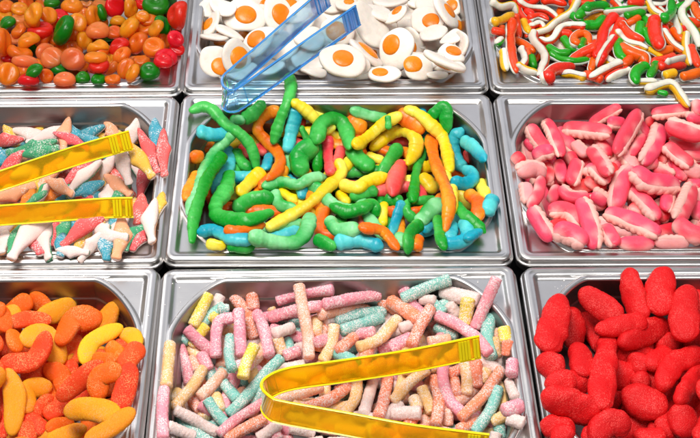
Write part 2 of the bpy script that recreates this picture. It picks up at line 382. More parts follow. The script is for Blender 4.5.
def b_foot(name, col, r, X, ex, rng):
    P, T, L = spine(X, r, .0010, .35); n = len(P); S, N = frames(P, T, jitter_up(rng, .28))
    t = np.linspace(0, 1, n); side = rng.choice([-1, 1])
    w = np.interp(t, [0, .10, .3, .65, .88, 1], [.50, .70, .90, 1.0, .90, .72]); e = capf(n, L, r, 2.2, .8)
    for _ in range(3): w[1:-1] = (w[:-2] + 2 * w[1:-1] + w[2:]) / 4
    h = np.interp(t, [0, .2, .5, .85, 1], [.54, .58, .56, .50, .40])
    P2 = P - S * (side * r * .10 * np.sin(t * math.pi))[:, None]
    V, F, th = tube(P2, S, N, r * w * np.maximum(e, .08), r * h * np.maximum(e, .08), 40, rng, .012, .9, lump=.022)
    # shallow grooves running towards the lobed end
    u = np.repeat(t, 40); d = V - np.repeat(P2, 40, 0); q = np.cos(th) * (3.2 + .2 * side)
    V = np.repeat(P2, 40, 0) + d * (1 - .09 * sstep((u - .55) / .4) * (.5 + .5 * np.cos(q * 2 * math.pi * .8)))[:, None]
    d = V - np.repeat(P2, 40, 0); w3 = V / r; k = np.zeros(len(V))
    for q in range(5):
        f = rng.normal(0, 1, 3); f *= rng.uniform(3.5, 7.5) / np.linalg.norm(f); k += np.sin(w3 @ f + rng.uniform(0, 6))
    V = np.repeat(P2, 40, 0) + d * (1 + .020 * k)[:, None]
    g = Geo(); g.add(V, F)
    return g.build(name, [M['foot', 'r']], loc=P.mean(0))
def b_teeth(name, col, r, X, ex, rng):
    P, T, L = spine(X, r, .0012, .5); n = len(P); S, N = frames(P, T, jitter_up(rng, .2))
    t = np.linspace(-1, 1, n); k = np.maximum(1 - np.abs(t) ** 4, .0) ** .5; k = np.maximum(k, .08)
    d = dict(N=(0, .75, .6), S=(0, -.75, -.6), E=(1, 0, 0), W=(-1, 0, 0)).get(ex)
    sg = 0 if d is None else (1 if (S.mean(0) @ np.array(d)) > 0 else -1)
    gx = -.14 * sg * r
    V, F, th = tube(P + S * gx, S, N, r * .92 * k, r * .66 * k, 26, rng, .006, .85, lump=.025)
    gg = Geo(); gg.add(V, F, 0, sstep(.12 + .7 * np.cos(th) * (sg if sg else 1) + .25 * np.sin(np.repeat(np.arange(n), 26) * .35)))
    o = gg.build(name, [M['teeth', col]], loc=P.mean(0), attr=True)
    nt_ = max(4, int(L / (r * .85))); g = Geo(); sgn = sg if sg else rng.choice([-1, 1])
    for q in range(nt_):
        i = int((.10 + .80 * (q + .5) / nt_) * (n - 1)); kk = k[i]; rr = r * rng.uniform(.45, .53)
        off = sgn * (.46 * kk) * r if sg else sgn * .35 * r
        dn = -.02 * r if sg else -.36 * r
        c = P[i] + S[i] * off + N[i] * dn
        v, f = ball(c, np.stack([T[i], S[i], N[i]]), (rr * 1.05, rr * 1.15, rr * 1.12), 16, 12); g.add(v, f)
    V, F, th = tube(P + S * (sgn * (.40 if sg else .2) * r) + N * (0.0 if sg else -.3 * r), S, N, r * .50 * k, r * .58 * k, 18, rng, .006, .9)
    g.add(V, F); g.build('teeth', [M['tooth']], o, loc=P.mean(0)); return o
def b_dolphin(name, col, r, X, ex, rng):
    P, T, L = spine(X, r, .0010, 1.25); n = len(P); S, N = frames(P, T, jitter_up(rng, .25))
    t = np.linspace(0, 1, n); sd = rng.choice([-1, 1])
    w = np.interp(t, [0, .05, .12, .35, .55, .80, .88, .97, 1], [.16, .36, .50, .84, .86, .50, .44, .58, .36])
    for _ in range(3): w[1:-1] = (w[:-2] + 2 * w[1:-1] + w[2:]) / 4
    fin = np.exp(-((t - .45) / .08) ** 2) * .32
    h = np.interp(t, [0, .1, .4, .8, 1], [.32, .54, .66, .44, .28])
    Pc = P + S * (sd * fin * .5 * r)[:, None]; wa = r * (w + fin * .5)
    other = {'W': str(rng.choice(['R', 'G', 'P'])), 'P': 'W'}.get(col, 'W')
    V, F, _ = tube(Pc + N * .0002, S, N, wa, r * h, 19, rng, .014, .85, half=(0, math.pi))
    o = mesh_obj(name, V, F, M['dolphin', col], loc=P.mean(0))
    V, F, _ = tube(Pc - N * .0002, S, N, wa, r * h * .8, 19, rng, .014, .85, half=(math.pi, 2 * math.pi))
    mesh_obj('belly', V, F, M['dolphin', other], o, loc=P.mean(0)); return o
CH = dict(worm=b_worm, snake=b_snake, stick=b_stick, slice=b_slice, foot=b_foot, teeth=b_teeth, dolphin=b_dolphin)
def b_egg(name, c, N, U, Rr, RB, yolk, rng):
    V_ = np.cross(N, U); nu, g = 48, []
    th = np.linspace(0, 2 * math.pi, nu, endpoint=False)
    out = 1 + .04 * np.sin(2 * th + rng.uniform(0, 6)) + .035 * np.sin(3 * th + rng.uniform(0, 6)) + .02 * np.sin(5 * th + rng.uniform(0, 6))
    b1, b2 = rng.normal(0, .10, 2)
    def at(rho, ang, z): 
        x = rho * np.cos(ang); y = rho * np.sin(ang)
        zz = z + b1 * x * x + b2 * x * y
        return c + U * (x * Rr)[:, None] + V_ * (y * RB)[:, None] + N * (zz * Rr)[:, None]
    rows = []
    for ph in np.linspace(-math.pi / 2, math.pi / 2, 26)[1:-1]:
        rho = abs(math.cos(ph)) ** .45; z = .175 * math.copysign(abs(math.sin(ph)) ** .75, math.sin(ph))
        rows.append(at(rho * out, th, z * (1 + .1 * np.sin(2 * th + 1) * rho)))
    Vv = np.vstack(rows); F = grid_faces(len(rows), nu); F.append(tuple(range(nu))[::-1]); F.append(tuple(range((len(rows) - 1) * nu, len(rows) * nu)))
    o = mesh_obj(name, Vv, F, M['egg_white'], loc=c)
    if yolk is None: yolk = (0.0, 0.0, .45 * Rr); sgn = -1
    else: sgn = 1
    e1, e2, ry = yolk; x, y = e1 / Rr, e2 / RB
    cy = c + U * e1 + V_ * e2 + N * Rr * (b1 * x * x + b2 * x * y + sgn * .145)
    v, f = ball(cy, np.stack([U, V_, N]), (ry, ry * .97, ry * .30), 32, 20)
    mesh_obj('yolk', v, f, M['yolk'], o, loc=c); return o
def b_jelly(name, col, c, N, U, Rr, RB, rng):
    V_ = np.cross(N, U); nu = 44; th = np.linspace(0, 2 * math.pi, nu, endpoint=False)
    out = 1 + .035 * np.sin(2 * th + rng.uniform(0, 6)) + .02 * np.sin(3 * th + rng.uniform(0, 6))
    rows = []; dim = rng.uniform(.25, .7); bend = rng.uniform(-.02, .30); cr = rng.uniform(0, 3.1); crs = rng.choice([.08, .3, 1.0])
    for ph in np.linspace(-math.pi / 2, math.pi / 2, 34)[1:-1]:
        rho = abs(math.cos(ph)) ** .8; z = .52 * math.copysign(abs(math.sin(ph)) ** .85, math.sin(ph)) * (1 - (dim * np.exp(-(rho * (np.cos(th - cr) ** 2 + crs * np.sin(th - cr) ** 2) ** .5 / .36) ** 2)))
        x = rho * out * np.cos(th); y = rho * out * np.sin(th)
        rows.append(c + U * (x * Rr)[:, None] + V_ * (y * RB)[:, None] + N * ((z + bend * (.3 - x * x)) * Rr)[:, None])
    Vv = np.vstack(rows); F = grid_faces(len(rows), nu); F.append(tuple(range(nu))[::-1]); F.append(tuple(range((len(rows) - 1) * nu, len(rows) * nu)))
    return mesh_obj(name, Vv, F, M['jelly', col], loc=c)

NAMES = dict(jelly=('jelly_sweet', 'jelly sweet', 'glossy jelly sweets in their pan'), egg=('fried_egg_gummy', 'egg gummy', 'fried egg gummies in their pan'), snake=('gummy_snake', 'gummy snake', 'two-tone gummy snakes in their pan'),
    dolphin=('gummy_dolphin', 'gummy dolphin', 'sugared gummy dolphins in their pan'), worm=('gummy_worm', 'gummy worm', 'thick gummy worms in their pan'), teeth=('teeth_gummy', 'gummy teeth', 'pink gummy teeth in their pan'),
    slice=('orange_slice_jelly', 'jelly slice', 'sugared jelly slices in their pan'), stick=('sour_stick', 'sour stick', 'sour sugar sticks in their pan'), foot=('sugared_gummy', 'sugared gummy', 'red sugared gummies in their pan'))
# kind | colour | detail | label | numbers in tenths of a millimetre (chains: radius, then x y z ...; discs: centre, normal and axis in thousandths, radii, yolk)
DATA = '''worm|g||barely visible green gummy worm near the left side of its pan|59,-916,620,-440,-978,609,-440,-1039,591,-440,-1083,534,-440,-1104,451,-440,-1094,363,-440,-1061,286,-440,-1010,232,-440,-956,186,-440
worm|o||barely visible orange gummy worm in the middle of its pan|59,-308,950,-440,-232,964,-440,-156,975,-440,-80,973,-440,-4,958,-440,72,950,-440,148,956,-440,220,940,-440,263,860,-440,284,755,-440
worm|g||barely visible green gummy worm in the middle of its pan|59,-920,1060,-440,-848,1080,-437,-775,1095,-436,-701,1083,-437,-632,1044,-439,-563,999,-440,-496,951,-440,-431,897,-440,-369,837,-440,-308,776,-440
worm|y||barely visible yellow gummy worm in the middle of its pan|59,-27,605,-440,-64,543,-440,-97,478,-440,-109,401,-440,-104,322,-440,-117,246,-440,-146,179,-440,-155,104,-440,-130,36,-440,-100,-28,-440
worm|g||half-buried green gummy worm near the front rim of its pan|59,406,428,-440,417,337,-440,430,248,-440,445,160,-440,461,74,-440,472,-14,-440,478,-101,-440,493,-185,-440,519,-263,-440,547,-338,-440
worm|g||barely visible green gummy worm near the right side of its pan|59,811,455,-440,795,369,-440,783,284,-440,767,200,-440,778,123,-440,835,104,-440,894,101,-440,954,96,-440,1013,95,-440,1073,94,-440
worm|r||red gummy worm left of a long yellow worm|59,539,1080,-440,618,1050,-440,698,1022,-440,778,1003,-440,860,990,-440,941,981,-440,1023,978,-440,1103,959,-440,1173,907,-440,1240,847,-440
worm|y||barely visible yellow gummy worm near the left side of its pan|59,-1165,806,-440,-1203,726,-440,-1235,642,-440,-1251,548,-440,-1248,451,-440,-1223,359,-440,-1181,279,-439,-1124,218,-433,-1059,171,-421,-993,124,-405
worm|t||teal blue gummy worm right of a long orange worm|59,-553,540,-440,-524,468,-440,-491,400,-440,-445,353,-440,-394,316,-440,-352,263,-440,-327,191,-440,-299,121,-440,-265,59,-440,-229,-1,-440
worm|r||red gummy worm near the front rim of its pan|59,73,361,-440,138,341,-440,201,317,-440,247,263,-440,255,174,-440,253,82,-440,258,-9,-440,263,-99,-440,267,-189,-440,271,-277,-440
worm|o||wavy orange gummy worm in the middle of its pan|59,310,1091,-425,362,1029,-434,416,967,-439,473,909,-440,534,861,-440,603,844,-440,674,857,-440,740,845,-440,782,774,-440,809,682,-440
worm|y||bent yellow gummy worm left of a long orange worm|59,1075,663,-440,1001,630,-440,927,603,-437,853,604,-430,782,626,-423,709,637,-430,636,623,-438,562,605,-440,487,590,-440,412,577,-440
worm|G||pale green gummy worm in front of a long yellow worm|59,-914,-143,-440,-854,-186,-440,-792,-226,-440,-730,-261,-440,-665,-287,-440,-600,-285,-440,-537,-258,-440,-473,-235,-440,-407,-219,-440,-341,-205,-440
worm|o||half-buried orange gummy worm near the front rim of its pan|59,522,399,-440,527,311,-440,535,224,-440,554,143,-440,578,65,-440,597,-15,-440,607,-98,-440,614,-184,-437,616,-275,-430,616,-371,-415
worm|o||barely visible orange gummy worm in front of a long orange worm|59,-560,707,-440,-603,634,-440,-646,561,-440,-689,489,-440,-732,418,-440,-771,343,-440,-808,268,-440,-826,182,-440,-812,93,-440,-787,7,-440
worm|r||red gummy worm hidden deep beneath the others in its pan|59,830,-200,-440,891,-149,-440,949,-94,-437,996,-30,-427,1044,29,-413,1109,49,-404,1181,68,-421,1252,72,-434,1320,59,-439,1386,38,-440
worm|y||half-buried yellow gummy worm in front of a long pale green worm|59,-584,413,-422,-529,353,-402,-476,311,-402,-441,256,-414,-426,187,-428,-402,119,-436,-371,48,-437,-327,-11,-433,-274,-53,-427,-220,-84,-430
worm|y||yellow gummy worm behind a long teal blue worm|59,-796,978,-440,-861,995,-419,-928,1012,-405,-999,1023,-412,-1068,1019,-428,-1134,991,-437,-1193,942,-440,-1243,875,-438,-1278,783,-430,-1303,675,-415
worm|g||green gummy worm left of a long green worm|59,116,190,-440,121,97,-440,112,8,-440,72,-63,-440,30,-129,-440,31,-207,-440,69,-276,-440,117,-335,-440,170,-384,-440,224,-429,-440
worm|o||orange gummy worm left of a long green worm|59,-1418,498,-440,-1381,420,-440,-1347,341,-440,-1324,257,-440,-1298,175,-440,-1258,105,-440,-1209,50,-440,-1150,32,-440,-1090,42,-440,-1030,56,-440
worm|o||half-buried orange gummy worm near the right side of its pan|59,1419,485,-440,1359,519,-440,1297,546,-440,1230,545,-440,1164,518,-440,1103,471,-440,1056,398,-440,1008,326,-440,951,270,-440,893,217,-440
worm|t||short teal blue gummy worm near the front rim of its pan|59,-417,-306,-435,-478,-333,-438,-539,-361,-439,-599,-391,-440,-660,-419,-440,-724,-429,-440,-788,-420,-440,-851,-394,-440,-907,-347,-440,-959,-290,-440
worm|g||bent green gummy worm in the middle of its pan|59,587,525,-430,505,518,-411,424,519,-402,343,534,-416,262,546,-432,181,545,-439,100,542,-440,21,518,-439,-19,417,-432,-34,286,-415
worm|G||pale green gummy worm left of a red worm|59,-73,891,-415,-124,846,-426,-178,795,-424,-239,754,-411,-301,733,-402,-365,744,-408,-427,778,-420,-486,822,-427,-537,872,-421,-583,920,-405
worm|o||long orange gummy worm in the front left corner of its pan|59,-1006,-25,-430,-923,-29,-425,-839,-40,-413,-756,-50,-411,-675,-44,-429,-593,-28,-437,-514,0,-434,-432,-5,-419,-359,-70,-408,-292,-132,-415
worm|t||half-buried teal blue gummy worm in front of a long orange worm|59,1225,-69,-440,1188,-141,-440,1142,-201,-440,1083,-226,-440,1023,-241,-440,964,-266,-440,905,-296,-440,846,-316,-440,786,-324,-440,726,-330,-440
egg|p||barely visible plain white fried egg gummy in front of a large yolk-up egg|-26,2658,-409,595,-86,799,636,-558,-533,170,158
egg|p||plain white fried egg gummy pointing straight back, in the middle of its pan|281,2781,-428,392,-165,905,790,-445,-423,170,158
egg|p||plain white fried egg gummy hidden deep beneath the others in its pan|47,2399,-437,-277,59,959,-933,-255,-254,170,158
egg|p||plain white fried egg gummy hidden deep beneath the others in its pan|1039,3333,-396,449,-621,643,-1,-719,-695,170,158
egg|p||plain white fried egg gummy lying crosswise, behind a large edge-on egg|319,2556,-406,-115,84,990,-989,-102,-107,170,158
egg|n||yolk-up fried egg gummy right of a large edge-on egg|437,2341,-384,-353,-244,903,-792,-436,-427,170,158,-3,-37,85
egg|p||half-buried plain white fried egg gummy near the back rim of its pan|-3,3146,-428,-25,-382,924,-999,-33,-40,170,158
egg|n||barely visible yolk-up fried egg gummy lying crosswise, behind a large yolk-up egg|-838,3422,-397,475,-599,644,35,-719,-694,170,158,40,13,85
egg|n||yolk-up fried egg gummy in the back left corner of its pan|-802,3177,-405,532,-434,727,339,-678,-652,170,158,26,-18,85
egg|n||yolk-up fried egg gummy right at the front rim of its pan|-186,2238,-401,-671,-172,721,-492,-624,-607,170,158,17,-46,85
egg|n||barely visible yolk-up fried egg gummy behind a plain white egg|-1292,2701,-397,119,-422,899,932,-265,-248,170,158,-25,37,85
egg|n||yolk-up fried egg gummy hidden deep beneath the others in its pan|1220,2685,-340,-520,-579,628,-39,-719,-694,170,158,22,39,85
egg|p||plain white fried egg gummy hidden deep beneath the others in its pan|534,2710,-395,140,-108,984,973,-171,-157,170,158
egg|p||plain white fried egg gummy hidden deep beneath the others in its pan|825,2696,-403,426,-393,815,550,-603,-578,170,158
egg|n||barely visible yolk-up fried egg gummy near the right side of its pan|1279,2461,-367,-517,-130,846,-695,-514,-503,170,158,-5,74,85
egg|n||yolk-up fried egg gummy near the back rim of its pan|282,3208,-446,201,-13,979,956,-215,-200,170,158,33,-42,85
egg|n||barely visible yolk-up fried egg gummy lying crosswise, right of a plain white egg|-1063,2730,-352,-54,-186,981,-996,-59,-66,170,158,-28,17,85
egg|n||yolk-up fried egg gummy slanting down to the right, near the front rim of its pan|-371,2305,-405,60,-382,922,984,-131,-118,170,158,20,9,85
egg|p||half-buried plain white fried egg gummy cut off by the photo's top edge|-205,3451,-410,-368,-543,755,-346,-674,-653,170,158
egg|n||yolk-up fried egg gummy hidden deep beneath the others in its pan|969,2324,-399,-644,-373,668,-293,-687,-665,170,158,-30,-58,85
egg|n||barely visible yolk-up fried egg gummy in the front right corner of its pan|862,2259,-406,-468,-229,854,-679,-525,-513,170,158,16,-6,85
stick|c||cream sour sugar stick left of a turquoise stick|57,1415,-2688,-467,1309,-2707,-467,1205,-2737,-467,1103,-2778,-467,1004,-2831,-467
stick|c||cream sour sugar stick in front of a coral stick|57,-778,-1525,-467,-868,-1595,-467,-962,-1652,-467,-1061,-1694,-467,-1163,-1724,-467
stick|w||half-buried whitish sour sugar stick right of a pink stick|57,1042,-1647,-467,972,-1766,-467,890,-1871,-467,800,-1962,-467,703,-2038,-467
stick|t||turquoise sour sugar stick left of a long peach stick|57,-556,-1399,-467,-464,-1441,-467,-374,-1488,-467,-287,-1541,-467,-202,-1598,-467
stick|o||barely visible coral sour sugar stick in the front left corner of its pan|57,-729,-2189,-467,-731,-2304,-467,-729,-2418,-467,-721,-2531,-467,-708,-2641,-467
stick|t||barely visible turquoise sour sugar stick cut off by the photo's bottom edge|57,-1207,-2595,-467,-1150,-2680,-467,-1097,-2766,-467,-1049,-2856,-467,-1005,-2947,-467
stick|k||pink sour sugar stick pointing straight back, in the middle of its pan|57,500,-1762,-467,493,-1862,-467,481,-1960,-467,466,-2056,-467,447,-2151,-467
stick|w||half-buried whitish sour sugar stick behind a long coral stick|57,326,-2167,-443,443,-2219,-447,561,-2265,-452,681,-2305,-456,802,-2340,-461
stick|t||turquoise sour sugar stick left of a peach stick|57,591,-2392,-467,693,-2465,-467,792,-2544,-467,886,-2627,-467,975,-2716,-467
stick|t||turquoise sour sugar stick left of a long cream stick|57,112,-1400,-467,109,-1511,-467,106,-1621,-467,105,-1729,-467,105,-1836,-467
stick|k||barely visible pink sour sugar stick in front of a long coral stick|57,-549,-2756,-467,-668,-2792,-450,-788,-2818,-433,-909,-2836,-416,-1029,-2846,-399
stick|o||half-buried coral sour sugar stick in front of a long cream stick|57,-127,-2076,-467,-223,-2153,-467,-314,-2237,-467,-397,-2331,-467,-472,-2432,-467
stick|t||barely visible turquoise sour sugar stick right of a pink stick|57,-647,-1593,-464,-534,-1605,-453,-420,-1617,-441,-307,-1630,-429,-194,-1644,-417
stick|p||peach sour sugar stick behind a long whitish stick|57,574,-2383,-397,468,-2425,-414,362,-2464,-430,255,-2499,-447,148,-2531,-463
stick|w||whitish sour sugar stick lying crosswise, in front of a long cream stick|57,202,-2592,-423,75,-2590,-432,-52,-2596,-441,-178,-2608,-450,-304,-2627,-459
stick|k||pink sour sugar stick slanting down to the right, right of a whitish stick|57,-630,-1600,-393,-533,-1644,-400,-433,-1677,-408,-332,-1701,-415,-229,-1716,-423
stick|p||peach sour sugar stick left of a peach stick|57,874,-1584,-467,806,-1655,-467,746,-1736,-467,700,-1829,-467,669,-1928,-467
stick|o||half-buried coral sour sugar stick behind a cream stick|57,92,-1985,-444,2,-2049,-440,-86,-2117,-436,-171,-2188,-432,-253,-2261,-428
stick|w||barely visible whitish sour sugar stick right of a whitish stick|57,-187,-2847,-404,-297,-2860,-420,-405,-2882,-435,-510,-2914,-451,-612,-2957,-467
stick|t||turquoise sour sugar stick slanting up to the right, in the middle of its pan|57,700,-1662,-402,597,-1718,-402,496,-1777,-402,397,-1840,-402,301,-1907,-402
stick|k||pink sour sugar stick in front of a long pink stick|57,-940,-1720,-467,-989,-1818,-467,-1043,-1912,-467,-1100,-1999,-467,-1161,-2082,-467
stick|c||barely visible cream sour sugar stick right of a peach stick|57,695,-2496,-399,750,-2563,-413,805,-2630,-426,859,-2697,-439,913,-2763,-451
stick|w||whitish sour sugar stick near the left side of its pan|57,-725,-1604,-447,-782,-1688,-451,-838,-1769,-454,-896,-1848,-458,-955,-1925,-461
stick|o||coral sour sugar stick slanting up to the right, near the left side of its pan|57,-884,-1914,-417,-779,-1949,-429,-675,-1986,-441,-572,-2023,-453,-469,-2061,-465
stick|w||barely visible whitish sour sugar stick right of a peach stick|57,-108,-2870,-392,-2,-2863,-392,103,-2861,-392,209,-2865,-392,315,-2874,-392
stick|k||half-buried pink sour sugar stick cut off by the photo's bottom edge|57,-661,-2413,-420,-612,-2514,-416,-566,-2615,-412,-522,-2716,-408,-482,-2817,-405
stick|p||peach sour sugar stick behind a long turquoise stick|57,-1101,-1573,-410,-1081,-1684,-406,-1069,-1794,-402,-1068,-1903,-398,-1074,-2010,-395
stick|w||whitish sour sugar stick right of a pink stick, near the back rim of its pan|57,527,-1355,-422,432,-1433,-431,346,-1524,-440,271,-1628,-450,209,-1742,-459
stick|t||turquoise sour sugar stick near the front rim of its pan|57,190,-2243,-467,91,-2284,-467,-7,-2321,-467,-107,-2356,-467,-206,-2388,-467
stick|w||half-buried whitish sour sugar stick behind a long whitish stick|57,837,-1509,-391,885,-1625,-396,959,-1714,-400,1048,-1776,-404,1148,-1813,-408
stick|o||coral sour sugar stick left of a turquoise stick|57,-1262,-1964,-447,-1244,-2071,-451,-1229,-2177,-455,-1218,-2282,-458,-1211,-2386,-462
stick|p||peach sour sugar stick right of a long cream stick|57,969,-1987,-392,902,-2076,-392,837,-2166,-392,775,-2258,-392,715,-2350,-392
stick|k||half-buried pink sour sugar stick near the back rim of its pan|57,-384,-1390,-397,-487,-1409,-397,-590,-1431,-397,-692,-1458,-397,-793,-1487,-397
stick|c||cream sour sugar stick pointing straight back, in the front left corner of its pan|57,-1361,-2188,-432,-1305,-2278,-422,-1258,-2374,-411,-1225,-2475,-401,-1206,-2580,-390
stick|k||long pink sour sugar stick right of a whitish stick|57,-575,-1823,-467,-447,-1859,-467,-318,-1886,-467,-189,-1902,-467,-59,-1909,-467
stick|t||barely visible turquoise sour sugar stick in the front left corner of its pan|57,-830,-2396,-466,-914,-2477,-447,-997,-2557,-429,-1078,-2636,-410,-1158,-2716,-391
stick|c||rightmost barely visible cream sour sugar stick in the front right corner of its pan|57,1209,-2212,-417,1196,-2306,-428,1187,-2400,-439,1180,-2493,-449,1175,-2585,-460
stick|w||whitish sour sugar stick lying crosswise, left of a coral stick|57,37,-1755,-410,-77,-1756,-406,-191,-1771,-402,-302,-1801,-398,-410,-1847,-394
stick|w||straight whitish sour sugar stick left of a long cream stick|57,-345,-2033,-391,-444,-2049,-394,-541,-2071,-398,-638,-2098,-402,-732,-2131,-405
stick|k||long pink sour sugar stick left of a pink stick|57,485,-1990,-391,368,-2048,-400,248,-2092,-409,126,-2123,-418,2,-2142,-427
stick|k||half-buried pink sour sugar stick in the front right corner of its pan|57,923,-2539,-397,1052,-2570,-397,1179,-2603,-397,1306,-2640,-397,1430,-2679,-397
stick|c||barely visible cream sour sugar stick near the front rim of its pan|57,-396,-2443,-397,-280,-2438,-414,-163,-2437,-430,-46,-2442,-447,70,-2452,-463
stick|t||long turquoise sour sugar stick right of a peach stick|57,-1089,-2086,-410,-976,-2141,-406,-864,-2195,-401,-752,-2246,-397,-640,-2297,-393
stick|p||peach sour sugar stick in the front left corner of its pan|57,-891,-2313,-392,-846,-2408,-396,-804,-2504,-400,-764,-2600,-403,-728,-2696,-407
stick|w||whitish sour sugar stick in front of a peach stick|57,685,-2605,-467,734,-2707,-467,784,-2807,-467,835,-2905,-467,886,-3001,-467
stick|w||whitish sour sugar stick in the front left corner of its pan|57,-1464,-2094,-427,-1449,-2207,-435,-1422,-2316,-444,-1384,-2420,-452,-1337,-2519,-460
stick|o||half-buried coral sour sugar stick cut off by the photo's bottom edge|57,606,-2748,-402,706,-2782,-402,810,-2800,-402,916,-2801,-402,1022,-2786,-402
stick|c||barely visible cream sour sugar stick near the right side of its pan|57,1130,-1908,-392,1084,-2012,-410,1040,-2115,-427,997,-2218,-445,956,-2320,-462
stick|w||long whitish sour sugar stick right of a peach stick|57,-172,-2684,-431,-42,-2674,-440,87,-2676,-449,216,-2688,-458,343,-2710,-467
stick|k||pink sour sugar stick right of a long peach stick|57,181,-1380,-397,56,-1413,-397,-68,-1446,-397,-191,-1481,-397,-313,-1516,-397
stick|k||short pink sour sugar stick cut off by the photo's bottom edge|57,436,-2512,-407,452,-2639,-416,503,-2748,-425,579,-2833,-434,672,-2895,-441
stick|w||whitish sour sugar stick hidden deep beneath the others in its pan|57,-1184,-1635,-409,-1234,-1745,-405,-1282,-1855,-400,-1327,-1965,-396,-1369,-2075,-392
stick|t||half-buried turquoise sour sugar stick near the left side of its pan|57,-1191,-2078,-393,-1157,-2164,-412,-1131,-2252,-431,-1115,-2342,-449,-1107,-2433,-467
stick|w||rightmost whitish sour sugar stick near the back rim of its pan|57,594,-1393,-402,528,-1473,-402,464,-1555,-402,406,-1641,-402,351,-1730,-402
stick|c||cream sour sugar stick slanting up to the right, in front of a long coral stick|57,42,-2482,-397,-56,-2510,-397,-154,-2536,-397,-252,-2560,-397,-350,-2582,-397
stick|c||slightly curved cream sour sugar stick behind a long peach stick|57,-188,-2045,-390,-291,-2091,-407,-388,-2151,-424,-477,-2224,-441,-555,-2310,-459
dolphin|W||white sugared gummy dolphin hidden deep beneath the others in its pan|79,-2985,583,-480,-2879,555,-480,-2774,524,-480,-2669,490,-480
dolphin|A||yellow sugared gummy dolphin in the front left corner of its pan|79,-3271,-157,-480,-3184,-166,-480,-3096,-191,-480,-3009,-233,-480,-2925,-292,-480
dolphin|W||white sugared gummy dolphin hidden deep beneath the others in its pan|79,-2332,-165,-480,-2441,-146,-480,-2549,-148,-480,-2653,-172,-480
dolphin|T||blue sugared gummy dolphin hidden deep beneath the others in its pan|79,-2594,174,-480,-2582,-27,-462,-2550,-226,-445
dolphin|R||red sugared gummy dolphin right of a red dolphin|79,-2797,241,-479,-2687,193,-462,-2578,159,-445,-2471,139,-429
dolphin|T||blue sugared gummy dolphin behind a green dolphin|79,-2706,-58,-436,-2649,-166,-440,-2603,-279,-444,-2569,-396,-448
dolphin|G||green sugared gummy dolphin hidden deep beneath the others in its pan|79,-3738,489,-480,-3678,311,-480,-3591,152,-480
dolphin|W||barely visible white sugared gummy dolphin right of a peach dolphin|79,-3080,-67,-440,-3057,-213,-440,-3042,-357,-440
dolphin|R||red sugared gummy dolphin right of a peach dolphin|79,-2565,756,-480,-2650,684,-467,-2735,610,-453,-2817,535,-440
dolphin|R||red sugared gummy dolphin near the left side of its pan|79,-2835,198,-449,-2915,180,-457,-2996,166,-464,-3079,156,-472,-3162,149,-480
dolphin|G||green sugared gummy dolphin lying crosswise, near the back rim of its pan|79,-2719,1025,-480,-2806,1002,-480,-2893,983,-480,-2981,969,-480,-3069,958,-480
dolphin|T||blue sugared gummy dolphin hidden deep beneath the others in its pan|79,-3591,-26,-440,-3603,-183,-440,-3644,-319,-440
dolphin|R||red sugared gummy dolphin hidden deep beneath the others in its pan|79,-3807,314,-440,-3710,247,-440,-3611,192,-440,-3511,150,-440
dolphin|A||barely visible yellow sugared gummy dolphin right of a blue dolphin|79,-2450,514,-480,-2372,447,-480,-2295,380,-480,-2219,313,-480,-2143,246,-480
dolphin|G||green sugared gummy dolphin hidden deep beneath the others in its pan|79,-2923,44,-480,-2860,-111,-480,-2801,-265,-480
dolphin|T||blue sugared gummy dolphin behind a long peach dolphin|79,-2146,8,-479,-2205,-95,-472,-2261,-201,-465,-2312,-311,-458
dolphin|W||white sugared gummy dolphin slanting down to the right, near the back rim of its pan|79,-2908,932,-439,-2801,842,-434,-2696,750,-430,-2593,657,-426
dolphin|R||barely visible red sugared gummy dolphin near the back rim of its pan|79,-2534,858,-445,-2441,735,-461,-2344,621,-477
dolphin|T||blue sugared gummy dolphin hidden deep beneath the others in its pan|79,-3353,971,-480,-3463,974,-480,-3573,973,-480,-3682,968,-480
dolphin|G||green sugared gummy dolphin hidden deep beneath the others in its pan|79,-3625,856,-470,-3729,871,-473,-3828,860,-476,-3918,822,-480
dolphin|G||green sugared gummy dolphin cut off by the photo's left edge|79,-3568,946,-440,-3536,829,-453,-3540,715,-465,-3577,619,-476
dolphin|W||white sugared gummy dolphin hidden deep beneath the others in its pan|79,-3233,175,-450,-3269,21,-445,-3297,-134,-440
dolphin|P||peach sugared gummy dolphin hidden deep beneath the others in its pan|79,-3930,1012,-440,-3915,856,-440,-3935,717,-440
dolphin|R||half-buried red sugared gummy dolphin near the right side of its pan|79,-2341,561,-440,-2266,470,-440,-2196,373,-440,-2132,270,-440
dolphin|P||barely visible peach sugared gummy dolphin near the left side of its pan|79,-3314,806,-480,-3316,644,-480,-3379,527,-480
dolphin|P||barely visible peach sugared gummy dolphin cut off by the photo's left edge|79,-3543,502,-457,-3434,462,-454,-3325,425,-450,-3217,393,-446
dolphin|G||green sugared gummy dolphin hidden deep beneath the others in its pan|79,-3018,741,-434,-2994,567,-440,-2975,395,-446
dolphin|A||barely visible yellow sugared gummy dolphin near the left side of its pan|79,-3053,55,-430,-3009,-98,-430,-2974,-249,-430
dolphin|W||white sugared gummy dolphin in front of a long yellow dolphin|79,-2201,818,-480,-2110,696,-480,-2059,539,-480
dolphin|W||white sugared gummy dolphin hidden deep beneath the others in its pan|79,-2355,343,-445,-2364,180,-462,-2364,17,-479
dolphin|A||yellow sugared gummy dolphin hidden deep beneath the others in its pan|79,-3190,-294,-460,-3290,-321,-467,-3392,-339,-473,-3497,-348,-480
dolphin|A||yellow sugared gummy dolphin behind a long red dolphin|79,-2363,156,-430,-2384,-4,-435,-2373,-170,-441
dolphin|A||barely visible yellow sugared gummy dolphin behind a red dolphin|79,-2846,24,-465,-2813,-136,-460,-2779,-293,-455
